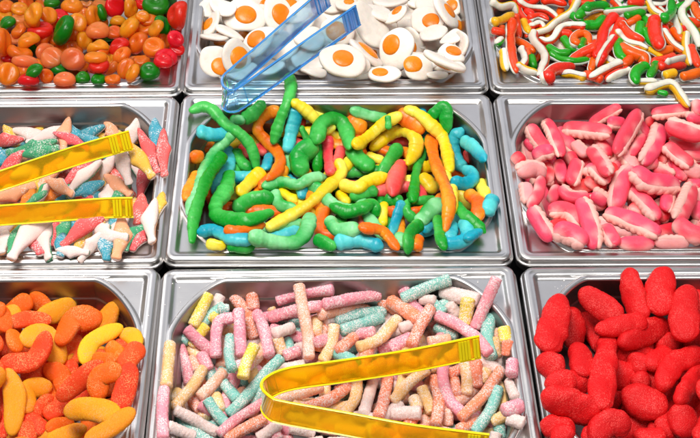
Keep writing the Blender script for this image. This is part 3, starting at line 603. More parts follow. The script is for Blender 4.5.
dolphin|T||blue sugared gummy dolphin in the back left corner of its pan|79,-3286,1085,-440,-3310,961,-440,-3353,854,-440,-3411,765,-440
dolphin|R||red sugared gummy dolphin in front of a long yellow dolphin|79,-2028,554,-436,-2016,413,-446,-2022,277,-455
dolphin|T||blue sugared gummy dolphin right of a blue dolphin|79,-2100,867,-445,-2205,871,-438,-2308,864,-432,-2410,847,-425
dolphin|P||peach sugared gummy dolphin right of a long white dolphin|79,-2468,609,-433,-2527,512,-445,-2596,429,-456,-2673,359,-466
dolphin|W||white sugared gummy dolphin behind a long peach dolphin|79,-2167,-203,-430,-2250,-314,-430,-2338,-416,-430
dolphin|T||blue sugared gummy dolphin behind a peach dolphin|79,-2754,202,-425,-2805,64,-425,-2871,-55,-425
dolphin|W||white sugared gummy dolphin hidden deep beneath the others in its pan|79,-3505,-56,-457,-3391,-198,-441,-3290,-354,-425
dolphin|P||peach sugared gummy dolphin right of a long red dolphin|79,-2234,226,-453,-2278,72,-439,-2323,-79,-425
dolphin|W||barely visible white sugared gummy dolphin cut off by the photo's left edge|79,-3378,364,-435,-3396,245,-435,-3407,126,-435,-3413,5,-435
slice|R||barely visible red-orange sugared jelly slice near the front rim of its pan|102,-2461,-2269,-465,-2478,-2414,-465,-2486,-2560,-465
slice|R||red-orange sugared jelly slice near the back rim of its pan|102,-2647,-1402,-460,-2478,-1454,-460,-2331,-1585,-460
slice|O||orange sugared jelly slice in front of a long red-orange slice|102,-3098,-1446,-465,-3052,-1591,-465,-3005,-1734,-465
slice|A||amber sugared jelly slice in front of a long amber slice|102,-3087,-2697,-465,-2960,-2744,-465,-2833,-2764,-465,-2710,-2758,-465
slice|A||amber sugared jelly slice in the middle of its pan|102,-2204,-1791,-465,-2312,-1825,-465,-2416,-1870,-465,-2515,-1925,-465
slice|O||orange sugared jelly slice in front of a large orange slice|102,-2631,-1960,-465,-2642,-2132,-465,-2608,-2305,-465
slice|O||orange sugared jelly slice hidden deep beneath the others in its pan|102,-2262,-2780,-465,-2378,-2822,-465,-2494,-2861,-465,-2610,-2898,-465
slice|O||orange sugared jelly slice hidden deep beneath the others in its pan|102,-3222,-1349,-449,-3206,-1517,-455,-3159,-1681,-461
slice|A||amber sugared jelly slice hidden deep beneath the others in its pan|102,-2894,-1405,-465,-2781,-1567,-465,-2641,-1685,-465
slice|O||orange sugared jelly slice in front of a long orange slice|102,-2147,-1909,-465,-2094,-2072,-465,-2088,-2236,-465
slice|A||barely visible amber sugared jelly slice near the front rim of its pan|102,-2933,-2419,-465,-2780,-2498,-465,-2628,-2567,-465
slice|O||barely visible orange sugared jelly slice near the front rim of its pan|102,-2017,-2406,-465,-2125,-2494,-465,-2228,-2588,-465
slice|R||red-orange sugared jelly slice lying crosswise, cut off by the photo's left edge|102,-2828,-1782,-445,-2959,-1844,-445,-3089,-1905,-445
jelly|O||barely visible orange jelly sweet cut off by the photo's top edge|-3484,3464,-436,166,-103,981,963,-199,-184,115,109
jelly|P||peach jelly sweet hidden deep beneath the others in its pan|-4113,3321,-439,232,-52,971,937,-255,-238,115,109
jelly|P||peach jelly sweet right of a large orange sweet|-3699,2838,-450,-2,35,999,-1000,6,-2,115,109
jelly|O||orange jelly sweet lying crosswise, near the back rim of its pan|-2781,3132,-434,272,133,953,940,-249,-233,115,109
jelly|P||peach jelly sweet in front of a red sweet|-2660,2533,-433,-118,-341,933,-963,-190,-192,115,109
jelly|P||peach jelly sweet hidden deep beneath the others in its pan|-4196,2372,-434,254,-158,954,905,-311,-292,115,109
jelly|G||green jelly sweet left of a red sweet|-2674,2886,-450,-57,-17,998,-997,-51,-58,115,109
jelly|A||barely visible amber jelly sweet in the back right corner of its pan|-2341,3152,-439,-128,-199,972,-974,-158,-161,115,109
jelly|A||amber jelly sweet hidden deep beneath the others in its pan|-2068,2627,-436,259,-102,960,914,-296,-278,115,109
jelly|O||half-buried orange jelly sweet in front of an orange sweet|-3015,2613,-437,108,-258,960,973,-169,-155,115,109
jelly|G||green jelly sweet left of a large peach sweet|-3138,2305,-435,52,-280,958,992,-93,-81,115,109
jelly|P||peach jelly sweet hidden deep beneath the others in its pan|-3315,2577,-445,12,-106,994,1000,-23,-14,115,109
jelly|O||barely visible orange jelly sweet cut off by the photo's left edge|-3782,2362,-436,55,-256,965,992,-93,-82,115,109
jelly|O||barely visible orange jelly sweet in the front left corner of its pan|-3409,2284,-431,-334,-223,916,-822,-406,-399,115,109
jelly|O||orange jelly sweet hidden deep beneath the others in its pan|-2028,2962,-439,100,164,981,992,-97,-85,115,109
jelly|O||orange jelly sweet hidden deep beneath the others in its pan|-4336,2775,-436,-249,-21,968,-937,-247,-246,115,109
jelly|O||orange jelly sweet hidden deep beneath the others in its pan|-4247,3069,-441,30,-171,985,998,-48,-38,115,109
jelly|G||green jelly sweet in front of an amber sweet|-2544,3083,-446,-118,-32,993,-986,-117,-121,115,109
jelly|A||amber jelly sweet left of a large orange sweet|-2463,2441,-435,208,-175,962,931,-267,-250,115,109
jelly|A||barely visible amber jelly sweet right of a large amber sweet|-2657,2370,-433,-79,-315,946,-986,-117,-121,115,109
jelly|O||barely visible orange jelly sweet near the left side of its pan|-3234,2790,-435,280,105,954,933,-262,-245,115,109
jelly|A||amber jelly sweet hidden deep beneath the others in its pan|-4000,2520,-432,55,236,970,998,-54,-44,115,109
jelly|O||barely visible orange jelly sweet behind a large orange sweet|-2302,2854,-441,-116,-163,980,-981,-135,-139,115,109
jelly|P||peach jelly sweet cut off by the photo's top edge|-2783,3451,-439,217,75,973,957,-212,-197,115,109
jelly|O||orange jelly sweet hidden deep beneath the others in its pan|-3614,2453,-430,9,-249,969,1000,-25,-15,115,109
jelly|A||amber jelly sweet hidden deep beneath the others in its pan|-3075,3144,-445,-111,19,994,-989,-104,-109,115,109
jelly|O||orange jelly sweet left of a large green sweet|-3288,3152,-433,-311,-51,949,-897,-314,-311,115,109
jelly|O||barely visible orange jelly sweet near the front rim of its pan|-2911,2345,-434,300,89,950,922,-282,-265,115,109
jelly|A||amber jelly sweet hidden deep beneath the others in its pan|-4107,2769,-434,-229,92,969,-957,-206,-207,115,109
jelly|P||peach jelly sweet near the right side of its pan|-2262,2354,-443,184,-5,983,964,-196,-181,115,109
jelly|P||peach jelly sweet cut off by the photo's left edge|-3940,3026,-433,319,109,941,915,-294,-276,115,109
jelly|A||amber jelly sweet hidden deep beneath the others in its pan|-3985,2287,-432,354,-134,926,837,-398,-377,115,109
jelly|P||peach jelly sweet hidden deep beneath the others in its pan|-2111,3276,-437,241,-101,965,925,-277,-260,115,109
jelly|O||barely visible orange jelly sweet behind an amber sweet|-2890,2910,-443,142,69,988,981,-144,-131,115,109
jelly|G||green jelly sweet near the left side of its pan|-3541,2720,-436,-51,-117,992,-997,-50,-57,115,109
teeth|p|N|pink gummy teeth hidden deep beneath the others in its pan|84,3925,681,-470,3819,644,-470,3715,586,-470,3616,505,-470
teeth|w|E|pale pink gummy teeth in the front right corner of its pan|84,3293,39,-470,3361,-29,-470,3433,-91,-470,3507,-148,-470
teeth|p|N|barely visible pink gummy teeth in front of long pink teeth and behind long pink teeth|84,3423,510,-470,3332,365,-447,3235,235,-425,3133,121,-404
teeth|p|E|leftmost pink gummy teeth near the left side of its pan|84,2077,704,-470,2050,540,-470,2053,381,-470
teeth|p|W|pink gummy teeth hidden deep beneath the others in its pan|84,4077,163,-470,3930,98,-470,3784,31,-470
teeth|p|E|half-buried pink gummy teeth behind pink teeth|84,2495,717,-470,2587,686,-448,2677,646,-426,2764,596,-404
teeth|p|N|pink gummy teeth hidden deep beneath the others in its pan|84,4062,63,-406,3964,-27,-425,3865,-113,-444,3765,-196,-463
teeth|p|E|pink gummy teeth slanting up to the right, right of long pink teeth|84,3722,314,-470,3613,202,-449,3502,103,-428,3391,15,-408
teeth|p|E|pink gummy teeth hidden deep beneath the others in its pan|84,4076,603,-470,3985,445,-470,3869,326,-470
teeth|p|S|pink gummy teeth hidden deep beneath the others in its pan|84,3937,479,-395,4059,526,-420,4179,553,-444,4294,561,-467
teeth|p|S|barely visible pink gummy teeth left of long pink teeth and behind dark pink teeth|84,3009,118,-391,3036,24,-418,3071,-66,-445,3113,-151,-470
teeth|w|N|barely visible pale pink gummy teeth in front of dark pink teeth|84,2479,417,-470,2567,364,-470,2654,310,-470,2741,258,-470
teeth|w|W|pale pink gummy teeth near the right side of its pan|84,3478,977,-470,3425,813,-451,3384,648,-432,3357,488,-414
teeth|p|E|barely visible pink gummy teeth behind pink teeth, in the middle of its pan|84,2830,129,-408,2739,116,-424,2649,109,-440,2558,108,-455,2468,114,-470
teeth|p|E|barely visible pink gummy teeth slanting down to the right, in front of dark pink teeth|84,2387,857,-410,2459,727,-410,2481,559,-410
teeth|p|E|barely visible pink gummy teeth slanting down to the right, behind pale pink teeth|84,3539,876,-394,3598,781,-398,3656,686,-401,3713,592,-405
teeth|p|S|pink gummy teeth behind dark pink teeth, near the left side of its pan|84,2180,991,-470,2222,837,-470,2250,676,-470
teeth|p|W|pink gummy teeth hidden deep beneath the others in its pan|84,3995,-209,-470,3891,-280,-462,3788,-348,-455,3685,-414,-448
teeth|p|N|pink gummy teeth hidden deep beneath the others in its pan|84,2348,176,-406,2410,87,-410,2475,2,-413,2542,-78,-417
teeth|w|W|barely visible pale pink gummy teeth near the front rim of its pan|84,3064,-288,-445,2947,-318,-453,2830,-327,-461,2715,-316,-468
teeth|p|N|barely visible pink gummy teeth cut off by the photo's right edge|84,3767,-91,-405,3686,-163,-425,3616,-248,-446,3558,-345,-468
teeth|w|N|long pale pink gummy teeth near the front rim of its pan|84,2597,-254,-407,2692,-307,-403,2785,-363,-400,2875,-424,-397
teeth|p|W|pink gummy teeth in front of long pale pink teeth and in front of pink teeth|84,2178,637,-419,2107,478,-424,2051,314,-430
teeth|p|S|pink gummy teeth right of pink teeth, near the left side of its pan|84,2203,120,-420,2257,8,-438,2329,-85,-454,2415,-159,-469
teeth|p|W|pink gummy teeth slanting up to the right, in the middle of its pan|84,3242,895,-420,3202,739,-410,3162,586,-401,3121,435,-391
teeth|p|W|pink gummy teeth in the front right corner of its pan|84,3284,17,-404,3216,-114,-399,3153,-246,-394,3095,-378,-390
teeth|w|W|pale pink gummy teeth hidden deep beneath the others in its pan|84,3990,-290,-408,3868,-331,-404,3746,-367,-400,3626,-397,-396
teeth|p|S|pink gummy teeth pointing straight back, near the back rim of its pan|84,2903,1026,-403,2941,910,-438,2996,806,-470
teeth|w|E|pale pink gummy teeth hidden deep beneath the others in its pan|84,3816,1071,-405,3835,945,-405,3857,823,-405,3884,706,-405
teeth|p|W|pink gummy teeth hidden deep beneath the others in its pan|84,4022,1043,-430,4103,1008,-438,4181,966,-447,4255,918,-456,4324,862,-464
teeth|p|E|pink gummy teeth behind dark pink teeth and right of dark pink teeth|84,2847,382,-400,2748,363,-400,2649,343,-400,2549,320,-400
teeth|w|W|barely visible pale pink gummy teeth cut off by the photo's right edge|84,3768,217,-410,3650,69,-410,3521,-53,-410
teeth|p|E|pink gummy teeth hidden deep beneath the others in its pan|84,4109,389,-390,3980,260,-390,3867,108,-390
teeth|p|S|barely visible pink gummy teeth in the front left corner of its pan|84,2112,-112,-401,2210,-133,-398,2309,-144,-395,2410,-147,-392
teeth|p|E|pink gummy teeth hidden deep beneath the others in its pan|84,4398,942,-400,4304,896,-400,4211,860,-400,4119,834,-400,4029,819,-400
teeth|p|S|pink gummy teeth lying crosswise, behind pale pink teeth|84,2565,1035,-400,2630,919,-400,2723,853,-400,2832,833,-400
teeth|p|W|barely visible pink gummy teeth slanting down to the right, right of dark pink teeth|84,3468,621,-390,3488,471,-390,3475,310,-390
teeth|w|W|barely visible pale pink gummy teeth left of dark pink teeth|84,2796,-35,-405,2868,-110,-401,2945,-174,-398,3026,-227,-395
teeth|p|W|barely visible pink gummy teeth lying crosswise, in front of pink teeth|84,2404,428,-427,2282,375,-415,2162,308,-403,2046,224,-390
teeth|p|N|barely visible pink gummy teeth near the back rim of its pan|84,3204,1053,-407,3083,914,-413,3008,731,-420
snake|r|40|red and white gummy snake lying crosswise, in the back right corner of its pan|41,4266,3382,-465,4234,3260,-465,4185,3154,-465,4110,3114,-465,4034,3104,-465,3963,3113,-465,3898,3143,-465,3844,3199,-465,3823,3300,-465,3818,3414,-465
snake|r|140|barely visible red and white gummy snake right of a long green and white snake|41,2495,2608,-465,2551,2543,-465,2609,2484,-465,2677,2449,-465,2748,2427,-465,2817,2396,-465,2881,2354,-465,2941,2301,-465,2991,2231,-465,3037,2157,-465
snake|o|10|bent orange and white gummy snake|41,2730,3350,-465,2698,3261,-465,2671,3172,-465,2663,3080,-465,2645,2992,-465,2598,2928,-465,2543,2888,-465,2488,2882,-465,2438,2912,-465,2390,2944,-465
snake|o|140|orange and white gummy snake in front of a long green and white snake|41,4217,2695,-465,4149,2621,-465,4079,2556,-465,4006,2529,-465,3936,2526,-465,3874,2553,-465,3831,2619,-465,3794,2696,-465,3756,2772,-465,3719,2851,-465
snake|r|40|red and white gummy snake hidden deep beneath the others in its pan|41,4602,2875,-465,4524,2841,-465,4448,2813,-465,4376,2817,-465,4310,2841,-465,4250,2882,-465,4200,2943,-465,4136,2971,-465,4060,2925,-465,3985,2868,-465
snake|r|40|barely visible red and white gummy snake cut off by the photo's right edge|41,4233,2635,-465,4289,2623,-465,4345,2610,-465,4396,2584,-465,4443,2548,-465,4482,2501,-465,4512,2440,-465,4533,2369,-465,4543,2289,-465,4548,2206,-465
snake|o|40|orange and white gummy snake hidden deep beneath the others in its pan|41,2696,2799,-465,2767,2841,-465,2837,2882,-465,2908,2924,-465,2979,2966,-465,3049,3017,-465,3117,3076,-462,3182,3086,-451,3224,2999,-429,3267,2928,-430
snake|g|140|green and white gummy snake pointing straight back, cut off by the photo's top edge|41,4117,3503,-465,4144,3435,-465,4166,3360,-463,4161,3257,-451,4132,3137,-431,4111,3053,-436,4085,2965,-437,4051,2886,-442,4012,2827,-455,3969,2768,-465
snake|g|10|barely visible green and white gummy snake near the right side of its pan|41,3097,2615,-445,3158,2554,-438,3227,2521,-455,3283,2460,-463,3332,2385,-465,3393,2332,-465,3462,2298,-465,3531,2263,-465,3598,2223,-465,3664,2184,-465
snake|g|140|barely visible green and white gummy snake in the middle of its pan|41,3009,2819,-465,3079,2795,-453,3146,2761,-438,3213,2731,-449,3267,2670,-452,3321,2604,-443,3380,2549,-436,3446,2517,-434,3522,2518,-444,3604,2539,-465
snake|g|10|green and white gummy snake hidden deep beneath the others in its pan|41,4415,2768,-460,4364,2648,-440,4326,2559,-445,4290,2486,-460,4264,2397,-464,4278,2317,-465,4316,2261,-465,4372,2248,-465,4436,2273,-462,4498,2297,-455
snake|o|10|orange and white gummy snake hidden deep beneath the others in its pan|41,4380,2972,-465,4449,3004,-465,4517,3027,-463,4565,2983,-453,4585,2885,-435,4614,2819,-447,4636,2747,-458,4677,2691,-453,4728,2659,-430,4777,2623,-400
snake|y|10|yellow and white gummy snake hidden deep beneath the others in its pan|41,3887,2831,-415,3953,2813,-422,4022,2801,-430,4099,2823,-444,4174,2849,-448,4244,2873,-437,4313,2918,-429,4383,2967,-423,4459,3018,-425,4544,3093,-445
snake|o|40|orange and white gummy snake hidden deep beneath the others in its pan|41,3226,3322,-420,3223,3252,-437,3208,3151,-429,3177,3038,-410,3151,2964,-420,3132,2894,-433,3109,2797,-425,3092,2697,-416,3088,2611,-416,3092,2545,-430
snake|o|40|orange and white gummy snake hidden deep beneath the others in its pan|41,4383,2416,-465,4301,2371,-440,4231,2360,-442,4169,2371,-456,4104,2375,-464,4035,2361,-465,3964,2332,-465,3893,2298,-465,3823,2258,-465,3753,2218,-465
snake|g|140|leftmost green and white gummy snake cut off by the photo's top edge|41,3504,3557,-465,3442,3487,-465,3382,3408,-462,3339,3294,-449,3318,3167,-432,3303,3040,-414,3295,2916,-396,3273,2831,-405,3221,2763,-412,3170,2709,-425
snake|g|140|green and white gummy snake hidden deep beneath the others in its pan|41,3482,2472,-410,3556,2485,-435,3627,2490,-455,3690,2470,-463,3749,2436,-465,3811,2417,-464,3876,2406,-458,3936,2382,-444,3995,2353,-430,4057,2334,-425
snake|y|140|barely visible yellow and white gummy snake in the back right corner of its pan|41,3947,3207,-410,3870,3160,-401,3801,3141,-410,3736,3151,-422,3665,3148,-412,3583,3096,-384,3500,3008,-354,3437,2966,-367,3375,2916,-378,3304,2832,-365
snake|y|140|barely visible yellow and white gummy snake in the middle of its pan|41,2752,2779,-450,2816,2769,-460,2879,2753,-462,2941,2739,-450,2999,2722,-424,3056,2714,-396,3118,2743,-383,3184,2779,-380,3247,2787,-368,3308,2785,-350
snake|g|10|barely visible green and white gummy snake behind a long red and white snake|41,3589,3185,-368,3619,3087,-353,3650,3001,-348,3660,2878,-325,3668,2783,-330,3670,2717,-362,3645,2635,-378,3580,2583,-371,3512,2582,-362,3451,2606,-372
snake|y|10|yellow and white gummy snake hidden deep beneath the others in its pan|41,3086,2511,-390,3026,2596,-425,2962,2665,-452,2884,2688,-463,2801,2680,-465,2717,2640,-464,2636,2563,-458,2553,2492,-448,2473,2474,-459,2391,2453,-465
snake|y|140|barely visible yellow and white gummy snake near the right side of its pan|41,3560,2833,-390,3558,2704,-368,3558,2572,-339,3600,2528,-364,3645,2495,-398,3628,2440,-429,3574,2383,-441,3506,2352,-429,3456,2387,-408,3420,2462,-415
snake|y|40|yellow and white gummy snake behind a green and white snake|41,3236,3415,-415,3218,3282,-396,3196,3205,-412,3141,3190,-435,3079,3176,-447,3010,3106,-432,2941,3004,-404,2884,2959,-414,2830,2943,-441,2775,2926,-465
snake|o|40|barely visible orange and white gummy snake in front of a green and white snake|41,3726,2941,-330,3789,2949,-340,3844,2934,-336,3893,2899,-330,3945,2876,-346,3992,2844,-362,4032,2799,-372,4070,2752,-381,4113,2715,-398,4159,2688,-422
snake|g|140|barely visible green and white gummy snake left of an orange and white snake|41,3383,3132,-376,3416,3054,-349,3451,2983,-328,3481,2932,-342,3493,2881,-369,3485,2827,-397,3449,2753,-403,3405,2652,-388,3379,2561,-385,3368,2503,-410
snake|y|40|yellow and white gummy snake hidden deep beneath the others in its pan|41,3960,2760,-404,4023,2741,-372,4092,2735,-353,4165,2732,-373,4215,2686,-401,4253,2618,-417,4290,2538,-419,4311,2438,-413,4297,2328,-416,4281,2244,-440
snake|r|10|red and white gummy snake left of a long orange and white snake|41,3091,2427,-411,3150,2405,-407,3216,2405,-422,3277,2391,-429,3333,2360,-425,3391,2334,-421,3452,2319,-423,3508,2291,-423,3551,2236,-423,3592,2182,-430
snake|y|40|yellow and white gummy snake hidden deep beneath the others in its pan|41,4544,3041,-417,4453,2999,-394,4370,2978,-387,4292,2970,-389,4207,2942,-375,4114,2886,-347,4027,2839,-332,3957,2812,-350,3925,2730,-372,3912,2619,-380
snake|o|10|half-buried orange and white gummy snake|41,2312,2961,-465,2354,2920,-465,2394,2876,-465,2427,2819,-465,2448,2750,-465,2447,2669,-464,2419,2586,-460,2379,2502,-449,2339,2437,-449,2302,2394,-465
snake|y|10|yellow and white gummy snake in front of a long orange and white snake|41,2502,2812,-465,2496,2697,-442,2503,2598,-427,2530,2526,-420,2572,2483,-418,2627,2485,-428,2687,2521,-444,2742,2572,-452,2779,2630,-442,2803,2684,-420
snake|o|140|orange and white gummy snake lying crosswise, in the back right corner of its pan|41,3415,3318,-421,3466,3267,-390,3518,3224,-363,3579,3226,-353,3658,3293,-379,3736,3349,-407,3810,3380,-425,3871,3366,-426,3904,3279,-404,3925,3165,-370
snake|r|40|half-buried red and white gummy snake near the right side of its pan|41,4068,2792,-330,4013,2720,-340,3968,2662,-364,3945,2580,-383,3923,2507,-406,3864,2463,-419,3797,2436,-427,3732,2411,-438,3667,2384,-448,3596,2340,-445
snake|o|10|leftmost orange and white gummy snake near the left side of its pan|41,2534,3266,-465,2476,3225,-465,2419,3183,-465,2362,3142,-465,2305,3102,-465,2253,3046,-465,2217,2964,-465,2192,2875,-465,2169,2786,-465,2149,2696,-465
snake|o|140|long orange and white gummy snake in front of a long red and white snake|41,2841,3174,-465,2772,3095,-465,2705,3012,-464,2645,2916,-463,2596,2803,-457,2596,2669,-437,2628,2551,-409,2688,2506,-412,2766,2523,-436,2847,2548,-465
snake|r|140|slightly curved red and white gummy snake behind a green and white snake|41,4110,3464,-425,4031,3419,-422,3944,3357,-402,3861,3327,-381,3787,3333,-374,3705,3309,-355,3620,3266,-331,3539,3224,-318,3468,3194,-330,3393,3144,-330
snake|g|140|green and white gummy snake behind a long yellow and white snake|41,4065,3308,-405,4094,3221,-383,4123,3133,-362,4152,3052,-348,4180,2975,-338,4200,2904,-346,4189,2817,-353,4161,2715,-350,4148,2666,-386,4134,2626,-428
foot|r||red sugared gummy behind a large red gummy, near the right side of its pan|130,2753,-1974,-465,2910,-2052,-465,3071,-2118,-465,3236,-2173,-465
foot|r||red sugared gummy slanting down to the right, cut off by the photo's right edge|130,3093,-2361,-465,3074,-2597,-465,3101,-2814,-465
foot|r||barely visible red sugared gummy slanting down to the right, left of a long red gummy|130,2476,-2512,-449,2625,-2549,-446,2778,-2564,-443,2937,-2556,-440
foot|r||red sugared gummy hidden deep beneath the others in its pan|130,3430,-1447,-440,3571,-1496,-446,3710,-1546,-451,3848,-1597,-457,3984,-1649,-462
foot|r||slightly curved red sugared gummy in the middle of its pan|130,2260,-1428,-440,2379,-1609,-444,2433,-1834,-449
foot|r||red sugared gummy hidden deep beneath the others in its pan|130,2243,-2580,-456,2339,-2698,-459,2438,-2809,-462,2539,-2914,-465
jelly|R||red jelly sweet in front of a large orange sweet|-3715,2408,-383,-1,-165,986,1000,-9,0,98,94
jelly|R||red jelly sweet in front of a large red sweet|-1730,1966,63,-6,-695,719,1000,-9,0,83,78
jelly|O||orange jelly sweet in front of a large peach sweet|-3568,2205,-409,-1,-165,986,1000,-9,0,97,93
dolphin|A||barely visible yellow sugared gummy dolphin in the back left corner of its pan|79,-3195,1051,-307,-3304,1057,-350,-3408,1048,-394,-3504,1022,-440
jelly|O||orange jelly sweet behind a large orange sweet, near the right side of its pan|-2208,2914,-369,-105,-156,982,-985,-120,-125,115,109
jelly|O||half-buried orange jelly sweet cut off by the photo's top edge|-3671,3404,-369,788,-151,596,361,-672,-646,115,109
dolphin|G||green sugared gummy dolphin left of a long yellow dolphin|79,-2627,1058,-327,-2541,1008,-355,-2450,974,-380,-2357,954,-405
foot|r||rearmost red sugared gummy near the front rim of its pan|130,2468,-1964,-315,2490,-2184,-343,2450,-2406,-372
snake|r|10|red and white gummy snake hidden deep beneath the others in its pan|41,2327,3560,-355,2305,3468,-357,2279,3374,-356,2236,3293,-353,2187,3219,-349,2150,3131,-344,2131,3033,-340,2126,2936,-336,2139,2846,-331,2154,2757,-325
dolphin|W||white sugared gummy dolphin in front of a green dolphin|79,-3137,886,-405,-3182,739,-421,-3246,609,-436
stick|w||long whitish sour sugar stick in front of a cream stick|57,-675,-2569,-335,-563,-2587,-339,-451,-2605,-343,-339,-2623,-347,-228,-2640,-351
stick|w||long whitish sour sugar stick in the middle of its pan|57,305,-1845,-335,231,-1928,-339,165,-2018,-344,107,-2115,-348,59,-2218,-352
stick|k||barely visible pink sour sugar stick in the middle of its pan|57,-137,-1800,-339,-47,-1911,-316,41,-2020,-293,128,-2127,-271,213,-2234,-249
stick|w||whitish sour sugar stick in the back left corner of its pan|57,-1117,-1423,-137,-1157,-1500,-186,-1195,-1579,-235,-1231,-1659,-284,-1265,-1740,-331
dolphin|A||yellow sugared gummy dolphin right of a green dolphin|79,-2292,133,-394,-2211,118,-405,-2129,98,-416,-2049,72,-428,-1969,40,-440
stick|w||long whitish sour sugar stick in front of a long coral stick|57,503,-2512,-344,422,-2578,-341,345,-2649,-337,275,-2729,-333,212,-2814,-330
slice|O||orange sugared jelly slice right of a large orange slice|102,-2823,-1380,-180,-2721,-1453,-279,-2627,-1538,-379
dolphin|A||yellow sugared gummy dolphin behind a yellow dolphin|79,-2464,999,-340,-2379,982,-340,-2293,966,-340,-2208,951,-340,-2123,938,-340
dolphin|T||blue sugared gummy dolphin behind a blue dolphin|79,-2528,1007,-243,-2616,999,-290,-2709,1000,-336,-2807,1012,-380
stick|p||peach sour sugar stick left of a long coral stick|57,1229,-2260,-357,1140,-2356,-349,1046,-2437,-340,947,-2506,-332,845,-2563,-324
slice|O||orange sugared jelly slice right of an amber slice|102,-2888,-1452,-145,-2993,-1501,-211,-3066,-1579,-282
teeth|p|W|pink gummy teeth right of long pink teeth, in the back left corner of its pan|84,2358,1061,-331,2400,946,-339,2449,840,-347,2504,743,-355
stick|k||half-buried pink sour sugar stick right of a long cream stick|57,578,-1897,-400,584,-2006,-386,602,-2109,-373,631,-2206,-360,668,-2296,-347
egg|p||barely visible plain white fried egg gummy behind a large plain white egg|415,3297,-287,559,-477,678,221,-702,-676,170,158
teeth|p|W|half-buried pink gummy teeth left of pale pink teeth|84,3069,659,-355,2964,589,-347,2862,512,-340,2762,428,-332
worm|y||yellow gummy worm left of a long green worm|59,1001,255,-370,934,296,-374,866,332,-378,793,345,-377,720,352,-383,646,356,-385,571,353,-379,496,343,-371,422,335,-371,348,342,-387
worm|r||red gummy worm in front of a red worm|59,411,175,-365,475,189,-368,539,206,-374,603,230,-381,667,252,-384,730,255,-382,792,236,-378,846,194,-374,846,113,-372,822,37,-380
jelly|O||orange jelly sweet right of a large green sweet|-3049,2777,-348,-471,-580,664,-94,-716,-692,115,109
stick|c||half-buried cream sour sugar stick in the middle of its pan|57,581,-2060,-296,572,-2150,-306,555,-2238,-317,529,-2323,-327,497,-2404,-337
dolphin|W||barely visible white sugared gummy dolphin in front of a peach dolphin|79,-3133,957,-287,-3041,926,-284,-2950,901,-281,-2859,884,-278,-2768,874,-275
slice|A||amber sugared jelly slice in the back right corner of its pan|102,-2083,-1532,-155,-2149,-1620,-235,-2210,-1712,-313
dolphin|T||blue sugared gummy dolphin left of a blue dolphin|79,-2843,1040,-227,-2782,937,-235,-2717,841,-243,-2648,752,-251
worm|o||orange gummy worm behind an orange worm|59,-67,-22,-365,-127,-13,-366,-186,-1,-365,-240,31,-363,-280,93,-363,-305,176,-368,-311,271,-378,-312,369,-389,-325,463,-396,-341,554,-400
stick|t||turquoise sour sugar stick in front of a yellow stick|57,-1077,-1538,-151,-1173,-1604,-174,-1263,-1676,-196,-1348,-1755,-219,-1428,-1839,-242
jelly|O||orange jelly sweet slanting down to the right, near the right side of its pan|-1928,2375,-130,860,-226,458,178,-709,-683,115,109
foot|r||red sugared gummy lying crosswise, near the right side of its pan|130,2512,-1889,-245,2662,-1898,-270,2810,-1916,-296,2954,-1944,-321,3094,-1980,-345
foot|r||half-buried red sugared gummy in the front right corner of its pan|130,2899,-2112,-350,2895,-2290,-357,2877,-2467,-364,2847,-2641,-371
dolphin|A||yellow sugared gummy dolphin left of a long green dolphin|79,-3500,1077,-271,-3450,1010,-338,-3407,936,-405
foot|r||long red sugared gummy lying crosswise, behind a long red gummy|130,2299,-2025,-147,2436,-2029,-180,2569,-2045,-213,2698,-2074,-246,2820,-2114,-279
worm|t||bent teal blue gummy worm near the left side of its pan|59,-761,547,-400,-809,490,-397,-861,443,-395,-921,428,-394,-983,426,-391,-1044,416,-384,-1105,400,-376,-1162,372,-372,-1211,323,-372,-1256,284,-390
slice|A||amber sugared jelly slice near the back rim of its pan|102,-2506,-1403,-260,-2615,-1496,-242,-2735,-1561,-225
jelly|O||orange jelly sweet behind a peach sweet|-3376,2720,-360,-487,-313,815,-578,-585,-570,115,109
dolphin|W||white sugared gummy dolphin lying crosswise, in the back left corner of its pan|79,-3370,1036,-288,-3281,997,-276,-3193,958,-265,-3105,918,-254,-3017,878,-242
worm|G||pale green gummy worm right of a long green worm|59,173,163,-385,214,83,-374,252,5,-366,280,-76,-364,302,-157,-366,328,-234,-367,361,-308,-367,400,-376,-364,446,-435,-362,492,-491,-360
stick|w||long whitish sour sugar stick in front of a long whitish stick|57,1159,-1774,-337,1097,-1874,-333,1030,-1965,-329,956,-2045,-326,879,-2117,-322
dolphin|P||peach sugared gummy dolphin behind a long yellow dolphin|79,-2422,1078,-248,-2364,989,-294,-2357,881,-340
stick|c||long cream sour sugar stick near the right side of its pan|57,698,-1711,-356,728,-1831,-333,762,-1947,-311,800,-2057,-289,840,-2163,-268
worm|y||yellow gummy worm behind a long yellow worm|59,315,991,-380,266,912,-374,222,849,-384,188,775,-395,158,688,-396,114,602,-384,62,526,-370,7,469,-365,-52,423,-364,-110,377,-360
worm|t||teal blue gummy worm behind a long orange worm|59,902,1089,-110,888,1053,-151,885,1015,-190,911,984,-229,941,956,-267,959,919,-304,977,881,-341,1003,846,-376,1031,811,-410
egg|p||plain white fried egg gummy left of a yolk-up egg|2,3315,-327,-75,-113,991,-993,-79,-84,170,158
dolphin|R||straight red sugared gummy dolphin in front of a yellow dolphin|79,-3364,878,-265,-3471,915,-310,-3581,957,-355,-3692,1003,-400
egg|n||yolk-up fried egg gummy lying crosswise, right of a large yolk-up egg|-487,3413,-366,87,50,995,992,-94,-82,170,158,-22,-69,85
stick|c||cream sour sugar stick behind a cream stick|57,632,-1685,-314,606,-1826,-281,587,-1966,-249,577,-2103,-216,574,-2238,-185
dolphin|W||white sugared gummy dolphin slanting up to the right, behind a long green dolphin|79,-2883,953,-195,-2978,916,-202,-3069,871,-208,-3156,818,-215
